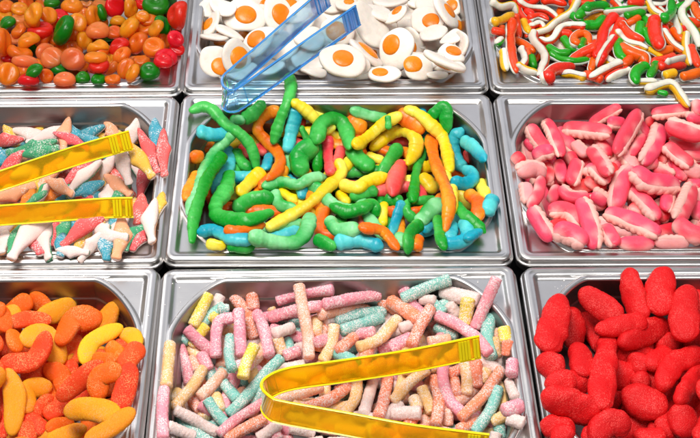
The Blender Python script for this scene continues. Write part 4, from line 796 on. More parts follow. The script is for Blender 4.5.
stick|c||barely visible cream sour sugar stick in the front left corner of its pan|57,-1456,-2440,-392,-1413,-2546,-388,-1373,-2651,-384,-1339,-2758,-380,-1308,-2864,-377
foot|r||large red sugared gummy in the middle of its pan|130,2234,-2244,-150,2381,-2266,-184,2526,-2296,-219,2668,-2333,-253,2806,-2378,-286
worm|G||pale green gummy worm right of a long yellow worm|59,-347,262,-315,-275,214,-310,-205,188,-330,-151,110,-326,-106,-3,-301,-47,-60,-311,20,-84,-335,94,-97,-348,169,-110,-332,244,-134,-300
stick|o||coral sour sugar stick right of a turquoise stick|57,282,-1808,-269,252,-1921,-245,223,-2032,-221,195,-2141,-197,167,-2249,-173
teeth|p|S|short pink gummy teeth in the back right corner of its pan|84,3200,1060,-251,3261,979,-310,3334,906,-365
worm|r||red gummy worm right of a teal blue worm|59,-366,1091,-230,-413,1077,-265,-456,1057,-299,-479,1010,-328,-479,948,-348,-435,907,-358,-379,886,-358,-327,843,-350,-287,768,-337,-252,694,-330
egg|p||short plain white fried egg gummy near the back rim of its pan|-218,2954,-324,219,-116,969,935,-260,-243,170,158
worm|y||yellow gummy worm behind a red worm|59,-301,1091,-120,-235,1091,-149,-171,1092,-183,-120,1070,-223,-91,1025,-267,-49,989,-309,10,970,-342,59,930,-369,78,860,-392,82,778,-410
stick|k||slightly curved pink sour sugar stick in the back right corner of its pan|57,595,-1358,-141,645,-1449,-192,720,-1523,-240,811,-1576,-285,914,-1610,-327
stick|k||pink sour sugar stick right of a long turquoise stick|57,-766,-2143,-304,-687,-2195,-326,-603,-2237,-348,-514,-2267,-369,-423,-2287,-390
jelly|P||peach jelly sweet in the back left corner of its pan|-3703,3111,-390,190,132,973,970,-180,-165,115,109
stick|o||coral sour sugar stick slanting down to the right, behind a long pink stick|57,-980,-1361,-217,-921,-1424,-258,-862,-1485,-298,-800,-1544,-338,-738,-1602,-377
dolphin|T||blue sugared gummy dolphin left of a yellow dolphin|79,-2612,823,-211,-2531,801,-246,-2461,754,-285,-2413,682,-327
stick|k||long pink sour sugar stick behind a cream stick|57,-959,-2198,-347,-985,-2311,-347,-1011,-2423,-347,-1037,-2532,-347,-1064,-2640,-347
stick|c||cream sour sugar stick slanting down to the right, near the left side of its pan|57,-873,-2034,-227,-840,-2115,-250,-803,-2193,-272,-762,-2269,-293,-718,-2341,-314
stick|k||pink sour sugar stick right of a long coral stick|57,-403,-2445,-259,-467,-2523,-267,-536,-2595,-274,-608,-2661,-281,-684,-2721,-288
stick|t||turquoise sour sugar stick in front of a long cream stick|57,-201,-1842,-327,-115,-1929,-275,-32,-2020,-223,46,-2119,-170,120,-2222,-117
worm|o||orange gummy worm in the front right corner of its pan|59,1054,34,-330,1011,-26,-341,961,-74,-353,901,-95,-363,838,-105,-371,774,-117,-373,709,-128,-371,645,-131,-368,581,-123,-367,518,-108,-370
teeth|w|W|slightly curved pale pink gummy teeth in the middle of its pan|84,2922,649,-273,2990,583,-290,3042,500,-308,3074,401,-328
dolphin|P||peach sugared gummy dolphin left of a peach dolphin|79,-3013,-71,-390,-3106,-116,-393,-3204,-145,-397,-3305,-161,-400
stick|o||coral sour sugar stick slanting up to the right, left of a coral stick|57,680,-2458,-332,634,-2573,-336,583,-2684,-341,528,-2790,-345,469,-2892,-349
slice|A||amber sugared jelly slice in front of a large orange slice|102,-2656,-2640,-405,-2579,-2765,-405,-2479,-2863,-405
foot|r||frontmost straight red sugared gummy right of a long red gummy|130,2759,-2704,-302,2590,-2729,-334,2421,-2766,-367,2253,-2816,-400
dolphin|A||yellow sugared gummy dolphin in front of a long yellow dolphin|79,-2227,869,-303,-2312,823,-279,-2395,769,-255,-2475,709,-231
stick|p||long peach sour sugar stick near the right side of its pan|57,1417,-1838,-192,1299,-1885,-206,1184,-1939,-221,1071,-2000,-235,962,-2068,-250
snake|r|10|half-buried red and white gummy snake right of a yellow and white snake|41,2650,3532,-365,2582,3511,-363,2515,3484,-360,2451,3429,-358,2390,3358,-354,2323,3302,-342,2252,3258,-323,2184,3228,-313,2123,3237,-332,2062,3248,-350
worm|o||orange gummy worm behind a red worm|59,-251,1088,-285,-195,1045,-309,-140,984,-317,-88,919,-325,-32,863,-331,37,843,-330,108,851,-324,177,873,-315,241,910,-305,305,965,-305
dolphin|P||peach sugared gummy dolphin behind a long green dolphin|79,-2835,993,-165,-2849,862,-179,-2839,727,-194
stick|t||barely visible turquoise sour sugar stick in the back right corner of its pan|57,1112,-1432,-180,1013,-1465,-192,916,-1511,-204,826,-1570,-217,743,-1644,-229
stick|o||coral sour sugar stick pointing straight back, in the middle of its pan|57,-114,-1456,-332,-133,-1582,-303,-156,-1705,-274,-181,-1824,-245,-210,-1940,-217
stick|k||pink sour sugar stick slanting up to the right, near the right side of its pan|57,949,-1713,-329,894,-1835,-286,837,-1952,-244,779,-2065,-202,720,-2174,-162
worm|y||long yellow gummy worm left of a green worm|59,-53,974,-210,-114,967,-228,-175,967,-250,-238,982,-271,-302,997,-284,-365,1001,-283,-429,997,-271,-492,999,-267,-556,1019,-284,-621,1047,-311
stick|p||peach sour sugar stick right of a yellow stick|57,-618,-1681,-381,-670,-1835,-318,-728,-1979,-258,-790,-2113,-199,-854,-2238,-141
egg|n||yolk-up fried egg gummy behind a large edge-on egg|1360,3034,-158,-415,-411,811,-547,-600,-584,170,158,7,21,85
teeth|p|W|long straight pink gummy teeth near the left side of its pan|84,2047,189,-319,2064,63,-328,2081,-61,-337,2098,-184,-345
stick|w||barely visible whitish sour sugar stick near the right side of its pan|57,1441,-1933,-165,1415,-2008,-224,1393,-2084,-283,1376,-2162,-340,1364,-2242,-397
teeth|w|W|pale pink gummy teeth behind long pale pink teeth|84,1973,725,-228,1995,637,-306,2037,552,-380
dolphin|W||white sugared gummy dolphin in the back right corner of its pan|79,-2097,950,-121,-2139,873,-196,-2178,793,-270
stick|w||whitish sour sugar stick right of a long peach stick|57,1074,-2037,-177,1170,-2073,-204,1263,-2116,-232,1352,-2166,-259,1435,-2222,-287
jelly|O||orange jelly sweet slanting up to the right, right of a red sweet|-2508,2168,-342,-617,187,764,-735,-485,-475,115,109
stick|c||half-buried cream sour sugar stick in the front right corner of its pan|57,1359,-2258,-327,1389,-2354,-327,1410,-2453,-327,1419,-2555,-327,1418,-2657,-327
snake|r|40|wavy red and white gummy snake cut off by the photo's top edge|41,2171,3503,-345,2172,3365,-321,2172,3221,-290,2188,3151,-313,2207,3080,-332,2240,3006,-337,2281,2937,-335,2299,2846,-331,2264,2745,-326,2223,2648,-320
stick|t||slightly curved turquoise sour sugar stick cut off by the photo's bottom edge|57,-1413,-2639,-309,-1336,-2744,-314,-1244,-2829,-318,-1143,-2894,-323,-1037,-2942,-327
worm|r||red gummy worm in front of a yellow worm|52,-993,914,-420,-975,849,-417,-957,784,-415
worm|r||red gummy worm left of a long orange worm|52,-812,907,-415,-795,869,-416,-778,829,-415
worm|y||short yellow gummy worm right of a teal blue worm|60,1425,59,-125,1436,-92,-75,1447,-240,-25
worm|t||half-buried teal blue gummy worm in front of a pale green worm|58,917,-257,-370,893,-316,-367,870,-372,-365
worm|g||green gummy worm left of a long pale green worm|58,-1007,-960,55,-923,-964,55,-839,-967,55
worm|y||yellow gummy worm right at the front rim of its pan|48,-1215,-928,50,-1158,-942,50,-1101,-955,50
jelly|R||red jelly sweet behind an orange sweet|-3390,2762,-273,2,223,975,1000,-9,0,151,144
jelly|R||red jelly sweet near the back rim of its pan|-3227,3128,-357,266,84,960,938,-254,-238,119,113
jelly|O||orange jelly sweet right of a peach sweet|-3484,2822,-211,192,-191,963,938,-254,-238,101,96
jelly|R||red jelly sweet behind a red sweet|-1742,2020,165,553,-507,661,167,-710,-684,100,95
jelly|O||barely visible orange jelly sweet left of a red sweet|-2693,2488,-345,-2,-234,972,1000,-9,0,116,110
jelly|G||green jelly sweet right of a large peach sweet|-2712,1530,36,-1,-81,997,1000,-9,0,81,77
jelly|R||red jelly sweet right at the front rim of its pan|-3259,1409,110,4,436,900,1000,-9,0,113,107
jelly|G||green jelly sweet left of an orange sweet, near the front rim of its pan|-2542,1509,32,0,15,1000,1000,-9,0,81,77
jelly|O||orange jelly sweet lying crosswise, near the front rim of its pan|-2388,1501,37,3,291,957,1000,-9,0,89,84
egg|n||half-buried yolk-up fried egg gummy in the back right corner of its pan|1393,2634,-178,577,-281,767,495,-627,-602,163,152,-8,41,74
jelly|O||barely visible orange jelly sweet left of a large amber sweet|-2958,3205,-395,-1,-165,986,1000,-9,0,102,97
jelly|O||half-buried orange jelly sweet in front of a large green sweet|-3119,2549,-390,-1,-165,986,1000,-9,0,99,94
jelly|A||amber jelly sweet behind a green sweet|-3895,3194,-381,-1,-165,986,1000,-9,0,102,97
egg|p||plain white fried egg gummy in the back left corner of its pan|-1221,3099,-341,-1,-106,994,1000,-9,0,189,175
slice|R||red-orange sugared jelly slice left of a large yellow slice|84,-1843,-2204,25,-1901,-2105,-17,-1960,-2004,-59
jelly|O||orange jelly sweet in the back right corner of its pan|-2166,2986,-300,-1,-165,986,1000,-9,0,102,97
snake|r|10|half-buried red and white gummy snake in the middle of its pan|61,2985,2471,-300,2916,2353,-292,2849,2236,-285
snake|g|10|short green and white gummy snake in the back right corner of its pan|62,3563,2837,-315,3530,2715,-308,3497,2593,-300
snake|y|150|half-buried yellow and white gummy snake|60,3057,2204,-285,3104,2140,-283,3151,2075,-279,3197,2009,-275
snake|o|10|orange and white gummy snake pointing straight back, in the back right corner of its pan|62,3698,2848,-275,3663,2753,-289,3629,2662,-305
worm|g||short green gummy worm in front of a red worm|70,531,56,-370,571,33,-362,610,12,-355
snake|o|10|barely visible orange and white gummy snake in front of an orange and white snake|50,2181,2353,-300,2185,2224,-295,2188,2096,-290
snake|y|150|yellow and white gummy snake pointing straight back, near the left side of its pan|50,1848,1930,40,1844,1831,40,1840,1733,40,1836,1636,40
worm|t||teal blue gummy worm right of a long pale green worm|61,-1134,804,-360,-1127,713,-365,-1120,607,-356,-1130,491,-331,-1166,389,-302,-1196,311,-302,-1224,256,-328,-1251,206,-360
worm|t||teal blue gummy worm left of a long green worm|73,-1383,657,30,-1306,669,-14,-1227,710,-57,-1150,783,-100
worm|o||short orange gummy worm near the left side of its pan|82,-1437,369,-50,-1425,376,-56,-1414,382,-62
worm|o||barely visible orange gummy worm behind a long pale green worm|62,-1356,740,-270,-1327,764,-285,-1298,788,-301
worm|t||straight teal blue gummy worm near the left side of its pan|51,-713,767,-415,-725,636,-378,-736,505,-340
worm|g||straight green gummy worm near the left side of its pan|61,-1059,767,-355,-1021,688,-365,-978,605,-367,-927,554,-385
worm|g||green gummy worm in the back left corner of its pan|64,-951,1026,-108,-889,1031,-67,-836,1053,-24,-790,1084,20
worm|G||pale green gummy worm in the back left corner of its pan|53,-1077,1004,-117,-1033,981,-96,-989,957,-75
worm|g||green gummy worm left of a red worm|51,-184,919,-330,-187,848,-337,-190,763,-330,-193,667,-312,-197,621,-341,-201,579,-372,-208,538,-405
worm|o||orange gummy worm near the back rim of its pan|84,167,1067,-210,209,1031,-220,250,988,-225
worm|G||pale green gummy worm near the back rim of its pan|58,186,1089,-75,249,1088,-99,312,1086,-122,376,1087,-142,441,1088,-159,506,1088,-175
worm|y||short yellow gummy worm right of a green worm|56,352,741,-400,409,714,-403,466,684,-405
worm|t||straight teal blue gummy worm near the right side of its pan|62,1312,642,-103,1358,543,-63,1400,436,-23,1432,317,18,1462,198,60
worm|r||red gummy worm near the right side of its pan|62,1374,683,-325,1385,664,-343,1395,644,-360
worm|y||half-buried yellow gummy worm near the right side of its pan|80,1245,111,-345,1291,45,-352,1337,-18,-360
worm|t||short teal blue gummy worm right of an orange worm|69,1482,-390,70,1455,-465,70,1429,-538,70
worm|t||short teal blue gummy worm behind a teal blue worm|63,1082,-648,-20,1060,-765,20,1039,-880,60
worm|G||pale green gummy worm pointing straight back, near the front rim of its pan|58,575,-797,3,580,-873,29,584,-949,55
worm|o||bent orange gummy worm near the front rim of its pan|68,-150,-113,-365,-167,-226,-361,-182,-337,-357,-160,-434,-353,-84,-459,-350
worm|y||short yellow gummy worm in front of a long pale green worm|55,-567,201,-390,-505,137,-385,-443,74,-380
worm|t||teal blue gummy worm in front of a long pale green worm|50,-362,186,-320,-362,141,-332,-362,96,-345
worm|o||orange gummy worm in front of a long pale green worm|50,-1413,161,-89,-1432,61,-54,-1450,-38,-21,-1464,-137,11,-1472,-235,38,-1480,-317,50
jelly|O||orange jelly sweet left of an amber sweet, cut off by the photo's left edge|-3880,3274,-320,-1,-165,986,1000,-9,0,103,98
jelly|A||amber jelly sweet behind a peach sweet|-3715,3237,-327,192,-191,963,938,-254,-238,103,98
jelly|O||large orange jelly sweet near the left side of its pan|-3571,2363,-283,330,432,839,938,-254,-238,148,141
jelly|G||green jelly sweet behind a large amber sweet|-3368,3423,-379,3,296,955,1000,-9,0,103,98
jelly|P||peach jelly sweet near the back rim of its pan|-2972,3501,-428,-2,-185,983,1000,-9,0,86,82
jelly|A||amber jelly sweet right of a large red sweet|-2406,3263,-332,910,-292,295,-6,-719,-695,120,114
jelly|R||red jelly sweet behind a large red sweet|-1834,1830,69,256,40,966,938,-254,-238,123,117
jelly|R||red jelly sweet left of a large green sweet|-2274,3361,-340,-1,-165,986,1000,-9,0,103,98
jelly|O||orange jelly sweet right of a green sweet, in the front left corner of its pan|-3096,1540,52,677,-422,603,167,-710,-684,84,80
jelly|R||barely visible red jelly sweet|-2570,1685,32,3,372,928,1000,-9,0,114,108
jelly|O||orange jelly sweet behind a large green sweet|-2203,2333,-391,1,169,986,1000,-9,0,106,101
jelly|R||red jelly sweet in front of a large amber sweet and left of an orange sweet|-2538,1637,112,1,120,993,1000,-9,0,114,108
egg|n||half-buried yolk-up fried egg gummy near the left side of its pan|-1311,2546,-327,2,194,981,1000,-9,0,161,150,0,-12,73
egg|p||rightmost plain white fried egg gummy in the front left corner of its pan|-729,2147,-323,0,0,1000,1000,-9,0,169,158
egg|p||barely visible plain white fried egg gummy near the left side of its pan|-906,2858,-305,265,79,961,938,-254,-238,187,174
egg|p||plain white fried egg gummy lying crosswise, in the front left corner of its pan|-987,1615,29,1,115,993,1000,-9,0,180,167
egg|p||short plain white fried egg gummy cut off by the photo's top edge|-1420,2823,-19,-2,-282,959,1000,-9,0,143,133
egg|n||rightmost yolk-up fried egg gummy near the left side of its pan|-557,2782,-307,-1,-106,994,1000,-9,0,186,173,22,28,89
egg|n||rightmost yolk-up fried egg gummy lying crosswise, cut off by the photo's top edge|171,3226,-271,0,45,999,1000,-9,0,143,133,11,17,66
egg|p||leftmost plain white fried egg gummy near the right side of its pan|609,2916,-331,0,-35,999,1000,-9,0,164,152
egg|p||frontmost plain white fried egg gummy near the front rim of its pan|328,1638,29,1,115,993,1000,-9,0,180,167
egg|p||half-buried plain white fried egg gummy in the back right corner of its pan|824,3057,-265,0,45,999,1000,-9,0,213,198
egg|p||half-buried plain white fried egg gummy in the front right corner of its pan|1212,1658,62,3,301,954,1000,-9,0,181,168
snake|r|20|slightly curved red and white gummy snake behind a long orange and white snake|53,2509,3351,-345,2573,3368,-345,2635,3360,-345,2692,3330,-345,2747,3298,-345
snake|r|20|half-buried red and white gummy snake in the back left corner of its pan|52,2278,3138,-335,2309,3104,-335,2340,3071,-335
snake|r|60|red and white gummy snake right of a long yellow and white snake|53,2836,3348,-345,2889,3344,-345,2942,3341,-345,2994,3337,-345,3047,3333,-345,3099,3329,-345
snake|g|10|green and white gummy snake behind a long orange and white snake|52,2759,3100,-335,2806,3052,-332,2852,3005,-331,2899,2960,-330
snake|o|10|orange and white gummy snake in the back left corner of its pan|51,1956,2792,-320,1935,2690,-315,1914,2588,-310
snake|r|10|short red and white gummy snake in the middle of its pan|51,2583,2716,-315,2660,2699,-315,2737,2683,-315
snake|r|10|red and white gummy snake lying crosswise, in front of an orange and white snake|60,3811,2197,-285,3727,2165,-283,3643,2134,-282,3560,2102,-280
snake|o|10|orange and white gummy snake lying crosswise, near the right side of its pan|61,3807,2364,-295,3744,2346,-292,3682,2328,-290
snake|r|10|half-buried red and white gummy snake cut off by the photo's right edge|62,4104,2864,-290,4176,2862,-302,4249,2863,-315
snake|o|10|orange and white gummy snake in front of a long orange and white snake|60,3429,2330,-290,3363,2228,-274,3293,2114,-247,3221,1989,-210
snake|g|10|rearmost green and white gummy snake in the back right corner of its pan|53,4060,3196,-340,4128,3229,-340,4196,3262,-340
snake|r|10|red and white gummy snake near the front rim of its pan|49,2828,1445,40,2779,1478,36,2731,1517,28,2686,1568,11
dolphin|A||yellow sugared gummy dolphin hidden deep beneath the others in its pan|83,-2149,-859,20,-2130,-914,20,-2110,-969,20
dolphin|R||red sugared gummy dolphin in the front left corner of its pan|83,-2920,-738,-63,-2869,-851,-21,-2819,-963,20
dolphin|R||red sugared gummy dolphin behind a blue dolphin|84,-2836,-252,-415,-2835,-324,-423,-2833,-395,-430
teeth|r|0|dark pink gummy teeth left of pale pink teeth|73,1791,269,25,1811,234,25,1830,200,25
teeth|r|0|dark pink gummy teeth in front of pale pink teeth|73,2431,650,-315,2449,616,-335,2468,583,-354
teeth|p|0|half-buried pink gummy teeth near the left side of its pan|73,2041,661,-210,2017,687,-190,1993,714,-170
teeth|r|0|straight dark pink gummy teeth right of pink teeth|84,2784,879,-328,2794,728,-279,2803,579,-230
teeth|r|0|barely visible dark pink gummy teeth|85,3636,954,-335,3574,980,-335,3511,1005,-335
teeth|r|0|dark pink gummy teeth near the right side of its pan|83,3377,567,-335,3387,679,-362,3397,793,-389
teeth|r|0|dark pink gummy teeth right of long pale pink teeth|82,2136,213,-260,2163,369,-311,2190,529,-362
teeth|r|0|dark pink gummy teeth left of dark pink teeth|81,2423,215,-355,2504,221,-350,2585,226,-344
teeth|r|0|dark pink gummy teeth right of dark pink teeth|81,2561,234,-285,2630,198,-295,2698,162,-305
teeth|r|0|dark pink gummy teeth pointing straight back, in the middle of its pan|82,2817,426,-270,2817,330,-267,2817,234,-264
slice|R||red-orange sugared jelly slice pointing straight back, in the middle of its pan|93,-2455,-1697,-410,-2440,-1813,-410,-2426,-1928,-410
slice|A||amber sugared jelly slice in the back left corner of its pan|76,-3010,-1526,-165,-2995,-1561,-165,-2980,-1597,-165
slice|R||red-orange sugared jelly slice behind an orange slice|83,-2231,-1884,-410,-2171,-1931,-410,-2112,-1977,-410
slice|R||red-orange sugared jelly slice right of a long red-orange slice|82,-2566,-1969,-415,-2607,-2002,-415,-2647,-2036,-415
slice|R||half-buried red-orange sugared jelly slice in the middle of its pan|90,-2287,-2294,-385,-2354,-2394,-381,-2419,-2493,-377
slice|R||red-orange sugared jelly slice near the left side of its pan|91,-2734,-2051,-409,-2774,-2091,-415,-2814,-2131,-421
slice|O||half-buried orange sugared jelly slice cut off by the photo's bottom edge|88,-2212,-2658,-415,-2223,-2710,-415,-2234,-2762,-415
stick|t||turquoise sour sugar stick right of a long turquoise stick|45,-1099,-1587,-112,-1068,-1583,-117,-1036,-1580,-121
stick|y||yellow sour sugar stick right of a long turquoise stick|45,-1170,-1648,-137,-1148,-1657,-155,-1126,-1665,-173
stick|c||cream sour sugar stick near the back rim of its pan|45,-703,-1344,-347,-660,-1373,-342,-617,-1403,-337
stick|c||cream sour sugar stick lying crosswise, near the left side of its pan|52,-1372,-1845,-337,-1333,-1898,-337,-1294,-1949,-337
stick|c||half-buried cream sour sugar stick left of a long pink stick|52,-986,-1579,-396,-1015,-1634,-372,-1044,-1689,-347
stick|o||straight coral sour sugar stick near the left side of its pan|52,-852,-1570,-292,-825,-1627,-338,-797,-1685,-384
stick|w||whitish sour sugar stick in front of a whitish stick|52,-609,-1765,-287,-591,-1810,-332,-573,-1857,-376
stick|c||cream sour sugar stick left of a long peach stick|52,-216,-1608,-252,-217,-1708,-217,-217,-1806,-182
stick|c||short cream sour sugar stick in front of a whitish stick|52,-571,-1820,-276,-554,-1859,-314,-536,-1898,-352
stick|w||whitish sour sugar stick left of a long turquoise stick|53,-134,-1638,-217,-97,-1609,-238,-60,-1581,-258
stick|w||half-buried whitish sour sugar stick behind a pink stick|52,379,-1710,-337,439,-1716,-310,499,-1723,-283,558,-1730,-256
stick|w||whitish sour sugar stick left of a yellow stick|63,1004,-1531,-157,1032,-1555,-186,1060,-1579,-215
stick|w||short whitish sour sugar stick in the middle of its pan|53,555,-1753,-198,638,-1721,-195,721,-1690,-192
stick|c||short cream sour sugar stick left of a coral stick|53,1398,-1961,-121,1387,-2010,-159,1377,-2059,-197
stick|p||peach sour sugar stick left of a pink stick|51,-1353,-1991,-327,-1329,-2036,-342,-1305,-2080,-357
stick|c||cream sour sugar stick in front of a turquoise stick|50,-1106,-2422,-314,-1083,-2498,-297,-1061,-2574,-280
stick|k||pink sour sugar stick left of a yellow stick|51,-925,-2272,-82,-865,-2251,-82,-804,-2229,-82
stick|c||half-buried cream sour sugar stick slanting up to the right, left of a long cream stick|50,-1429,-2449,-215,-1449,-2496,-193,-1470,-2543,-172
stick|t||short turquoise sour sugar stick in the front left corner of its pan|50,-772,-2469,-342,-737,-2429,-309,-702,-2389,-275
stick|o||barely visible coral sour sugar stick in the middle of its pan|50,-33,-2302,-402,-7,-2291,-402,20,-2280,-402
stick|c||cream sour sugar stick in front of a long peach stick|50,-419,-2565,-242,-362,-2558,-272,-305,-2552,-301,-247,-2545,-331
stick|w||whitish sour sugar stick lying crosswise, in front of a long coral stick|49,118,-2612,-360,194,-2653,-319,269,-2693,-277
stick|o||short coral sour sugar stick in the middle of its pan|51,529,-2188,-122,590,-2200,-122,651,-2211,-122
stick|c||short cream sour sugar stick right of a coral stick|51,1240,-2283,-294,1259,-2244,-273,1279,-2205,-252
stick|o||short coral sour sugar stick in front of a cream stick|50,999,-2242,-347,998,-2334,-312,997,-2424,-277
foot|r||barely visible red sugared gummy pointing straight back, in the middle of its pan|110,2439,-1827,-115,2476,-1932,-115,2513,-2036,-115
foot|r||red sugared gummy slanting down to the right, near the right side of its pan|111,3078,-1585,-329,3061,-1734,-294,3043,-1879,-260
foot|r||rightmost red sugared gummy cut off by the photo's right edge|112,3300,-1369,-180,3302,-1498,-231,3304,-1627,-281
foot|r||red sugared gummy pointing straight back, near the front rim of its pan|114,2302,-2548,-373,2344,-2482,-344,2386,-2416,-315
foot|r||red sugared gummy behind a red gummy, cut off by the photo's bottom edge|112,1665,-2970,25,1770,-3001,25,1875,-3032,25
foot|r||short red sugared gummy near the left side of its pan|116,1861,-2515,30,1979,-2513,-4,2098,-2510,-37
foot|r||short red sugared gummy in front of a red gummy|107,2553,-2379,-175,2608,-2379,-182,2662,-2380,-189
foot|r||barely visible red sugared gummy in the front right corner of its pan|104,2652,-2783,-255,2681,-2815,-255,2710,-2846,-255
worm|r||red gummy worm right of a red worm|53,46,761,-330,27,697,-339,8,618,-334,-12,529,-318,-33,441,-302,-54,368,-300
worm|t||teal blue gummy worm in the front left corner of its pan|60,-1298,-782,60,-1242,-755,55,-1183,-755,56,-1127,-804,71,-1071,-868,94,-1013,-921,118,-954,-940,125,-895,-950,131,-836,-960,135
worm|G||pale green gummy worm behind a long orange worm|51,-480,767,-360,-490,699,-382,-500,615,-389,-509,515,-380
worm|g||half-buried green gummy worm in the middle of its pan|37,-374,982,-215,-353,954,-242,-332,928,-270,-311,902,-300
dolphin|T||blue sugared gummy dolphin in front of a white dolphin|83,-2206,-901,65,-2191,-974,65,-2177,-1046,65
dolphin|W||short white sugared gummy dolphin|84,-3324,-282,-380,-3368,-289,-392,-3412,-296,-405
dolphin|R||red sugared gummy dolphin lying crosswise, left of a yellow dolphin|87,-3415,391,-390,-3338,419,-395,-3261,448,-400
dolphin|G||green sugared gummy dolphin right of a green dolphin|89,-2834,641,-245,-2923,631,-292,-3011,620,-338
dolphin|W||straight white sugared gummy dolphin near the back rim of its pan|88,-2663,583,-260,-2723,536,-260,-2783,488,-260
dolphin|R||red sugared gummy dolphin left of a peach dolphin|85,-3328,-104,-355,-3236,-75,-352,-3144,-45,-349
dolphin|A||yellow sugared gummy dolphin pointing straight back, in the middle of its pan|85,-2575,-49,-419,-2512,-16,-407,-2450,17,-395
dolphin|R||straight red sugared gummy dolphin behind a long red dolphin|85,-2500,-64,-358,-2579,-91,-375,-2659,-119,-392
teeth|r|0|dark pink gummy teeth in the front left corner of its pan|79,2023,-727,30,2103,-672,-7,2184,-617,-43
teeth|r|0|dark pink gummy teeth behind dark pink teeth|79,3204,-172,-335,3237,-205,-335,3271,-239,-335
teeth|r|0|rightmost dark pink gummy teeth in the middle of its pan|80,2963,-103,-335,3005,-137,-335,3046,-171,-335
worm|G||pale green gummy worm left of a long yellow worm|60,-648,168,-385,-620,68,-376,-576,-15,-367,-510,-47,-359,-442,-69,-350
worm|G||pale green gummy worm near the left side of its pan|61,-1084,725,-75,-1162,679,-125,-1234,614,-163,-1283,483,-157,-1321,306,-112,-1353,124,-60,-1379,-47,-21,-1396,-215,14,-1416,-376,46,-1438,-517,60
worm|t||teal blue gummy worm behind a green worm|68,-425,1078,-75,-442,1025,-129,-460,971,-181,-477,910,-228,-494,836,-263,-510,749,-285
worm|y||yellow gummy worm near the back rim of its pan|59,-434,1090,40,-386,1079,7,-339,1067,-24,-294,1049,-55,-252,1026,-88,-213,1003,-123,-173,981,-159
worm|g||green gummy worm in front of a teal blue worm|92,-279,703,-230,-384,612,-276,-383,441,-310
worm|r||red gummy worm left of a red worm|53,-94,852,-270,-94,804,-302,-94,740,-319,-92,651,-313,-87,545,-289,-81,436,-261,-75,331,-235
worm|g||green gummy worm behind a red worm|67,649,819,-360,603,732,-364,556,631,-356,509,521,-337,465,445,-350
worm|g||green gummy worm slanting down to the right, right of a yellow worm|82,161,734,-305,231,611,-319,322,510,-325
worm|r||red gummy worm behind a long red worm|81,667,537,-354,617,360,-302,579,213,-282,558,65,-265
worm|o||orange gummy worm in the back right corner of its pan|85,704,1062,-125,790,998,-147,867,916,-165
worm|g||green gummy worm in the back right corner of its pan|64,980,971,-61,1025,985,-24,1070,1006,9,1121,1015,38,1141,977,3,1141,932,-36,1147,891,-79,1153,851,-123
worm|t||bent teal blue gummy worm near the right side of its pan|64,1288,822,-140,1241,800,-187,1225,754,-234,1232,704,-281,1246,648,-322,1271,583,-348,1300,508,-360
worm|y||short yellow gummy worm right of a long red worm|70,897,291,-290,931,236,-309,964,185,-330
worm|o||orange gummy worm slanting down to the right, near the right side of its pan|64,1277,-185,-51,1324,-277,-12,1354,-387,26,1341,-517,63,1327,-613,65
worm|g||green gummy worm right of a long orange worm|49,936,35,-366,885,14,-347,836,0,-332,787,-1,-331,739,-10,-329,696,-53,-321,679,-130,-307,696,-175,-323,727,-204,-344,759,-228,-370
worm|o||orange gummy worm right at the front rim of its pan|48,751,-856,23,737,-922,38,723,-984,50
worm|t||bent teal blue gummy worm in the front right corner of its pan|63,1195,-634,20,1204,-740,48,1214,-828,56,1182,-902,61,1125,-938,64,1064,-954,66,1004,-962,65
worm|g||green gummy worm in front of a long orange worm|48,958,-515,-46,954,-613,-13,949,-710,20,946,-804,51,947,-894,79,955,-976,103,969,-1027,95
worm|y||yellow gummy worm near the front rim of its pan|51,468,-10,-375,458,-127,-347,451,-200,-362,443,-276,-375
worm|t||teal blue gummy worm left of a long orange worm|49,631,-101,-270,615,-142,-295,599,-181,-321,583,-222,-346,567,-270,-363,550,-327,-371,532,-387,-375
worm|t||teal blue gummy worm right at the front rim of its pan|67,4,-927,65,76,-911,65,149,-901,65,221,-917,65,290,-949,65,358,-981,65
worm|g||green gummy worm left of a long teal blue worm|58,-202,-854,16,-137,-921,43,-72,-974,55
worm|g||green gummy worm left of a long red worm|55,165,62,-315,233,82,-312,302,109,-315,370,132,-315
worm|y||short yellow gummy worm left of a long yellow worm|50,26,172,-395,60,102,-383,94,31,-370
worm|g||slightly curved green gummy worm near the left side of its pan|74,-1005,-69,-345,-943,5,-349,-871,56,-351,-789,68,-350,-706,70,-345
worm|o||half-buried orange gummy worm near the left side of its pan|61,-549,468,-335,-608,431,-352,-666,387,-364,-720,331,-368,-773,265,-365
jelly|A||amber jelly sweet behind a large red sweet|-3325,3008,-245,596,-259,760,495,-627,-602,111,105
jelly|G||green jelly sweet cut off by the photo's left edge|-3825,3013,-354,-362,-27,932,869,352,347,101,96
jelly|O||orange jelly sweet in front of a peach sweet, near the left side of its pan|-3674,2872,-367,-489,-29,872,770,456,447,104,99
jelly|A||amber jelly sweet right of a red sweet|-3102,3293,-328,130,66,989,984,-134,-121,129,122
jelly|A||amber jelly sweet right of a large green sweet|-2961,2842,-229,268,-635,725,167,-710,-684,110,104
jelly|P||peach jelly sweet behind a large peach sweet|-3311,2469,-369,561,-502,658,167,-710,-684,115,110
jelly|R||red jelly sweet behind an amber sweet|-2601,3322,-353,606,-555,570,-6,-719,-695,137,130
jelly|G||green jelly sweet in the back right corner of its pan|-1942,2491,-11,897,-178,405,167,-710,-684,126,120
jelly|A||amber jelly sweet left of an orange sweet, in the back right corner of its pan|-2230,2980,-252,94,-192,977,984,-134,-121,85,81
jelly|A||amber jelly sweet in front of a large red sweet|-2539,3048,-367,3,325,946,1000,-9,0,98,93
jelly|O||orange jelly sweet right of a large peach sweet, in the middle of its pan|-2566,2862,-388,-1,-96,995,1000,-9,0,104,99
jelly|A||amber jelly sweet in front of a large peach sweet|-3494,1525,98,456,-560,692,167,-710,-684,126,120
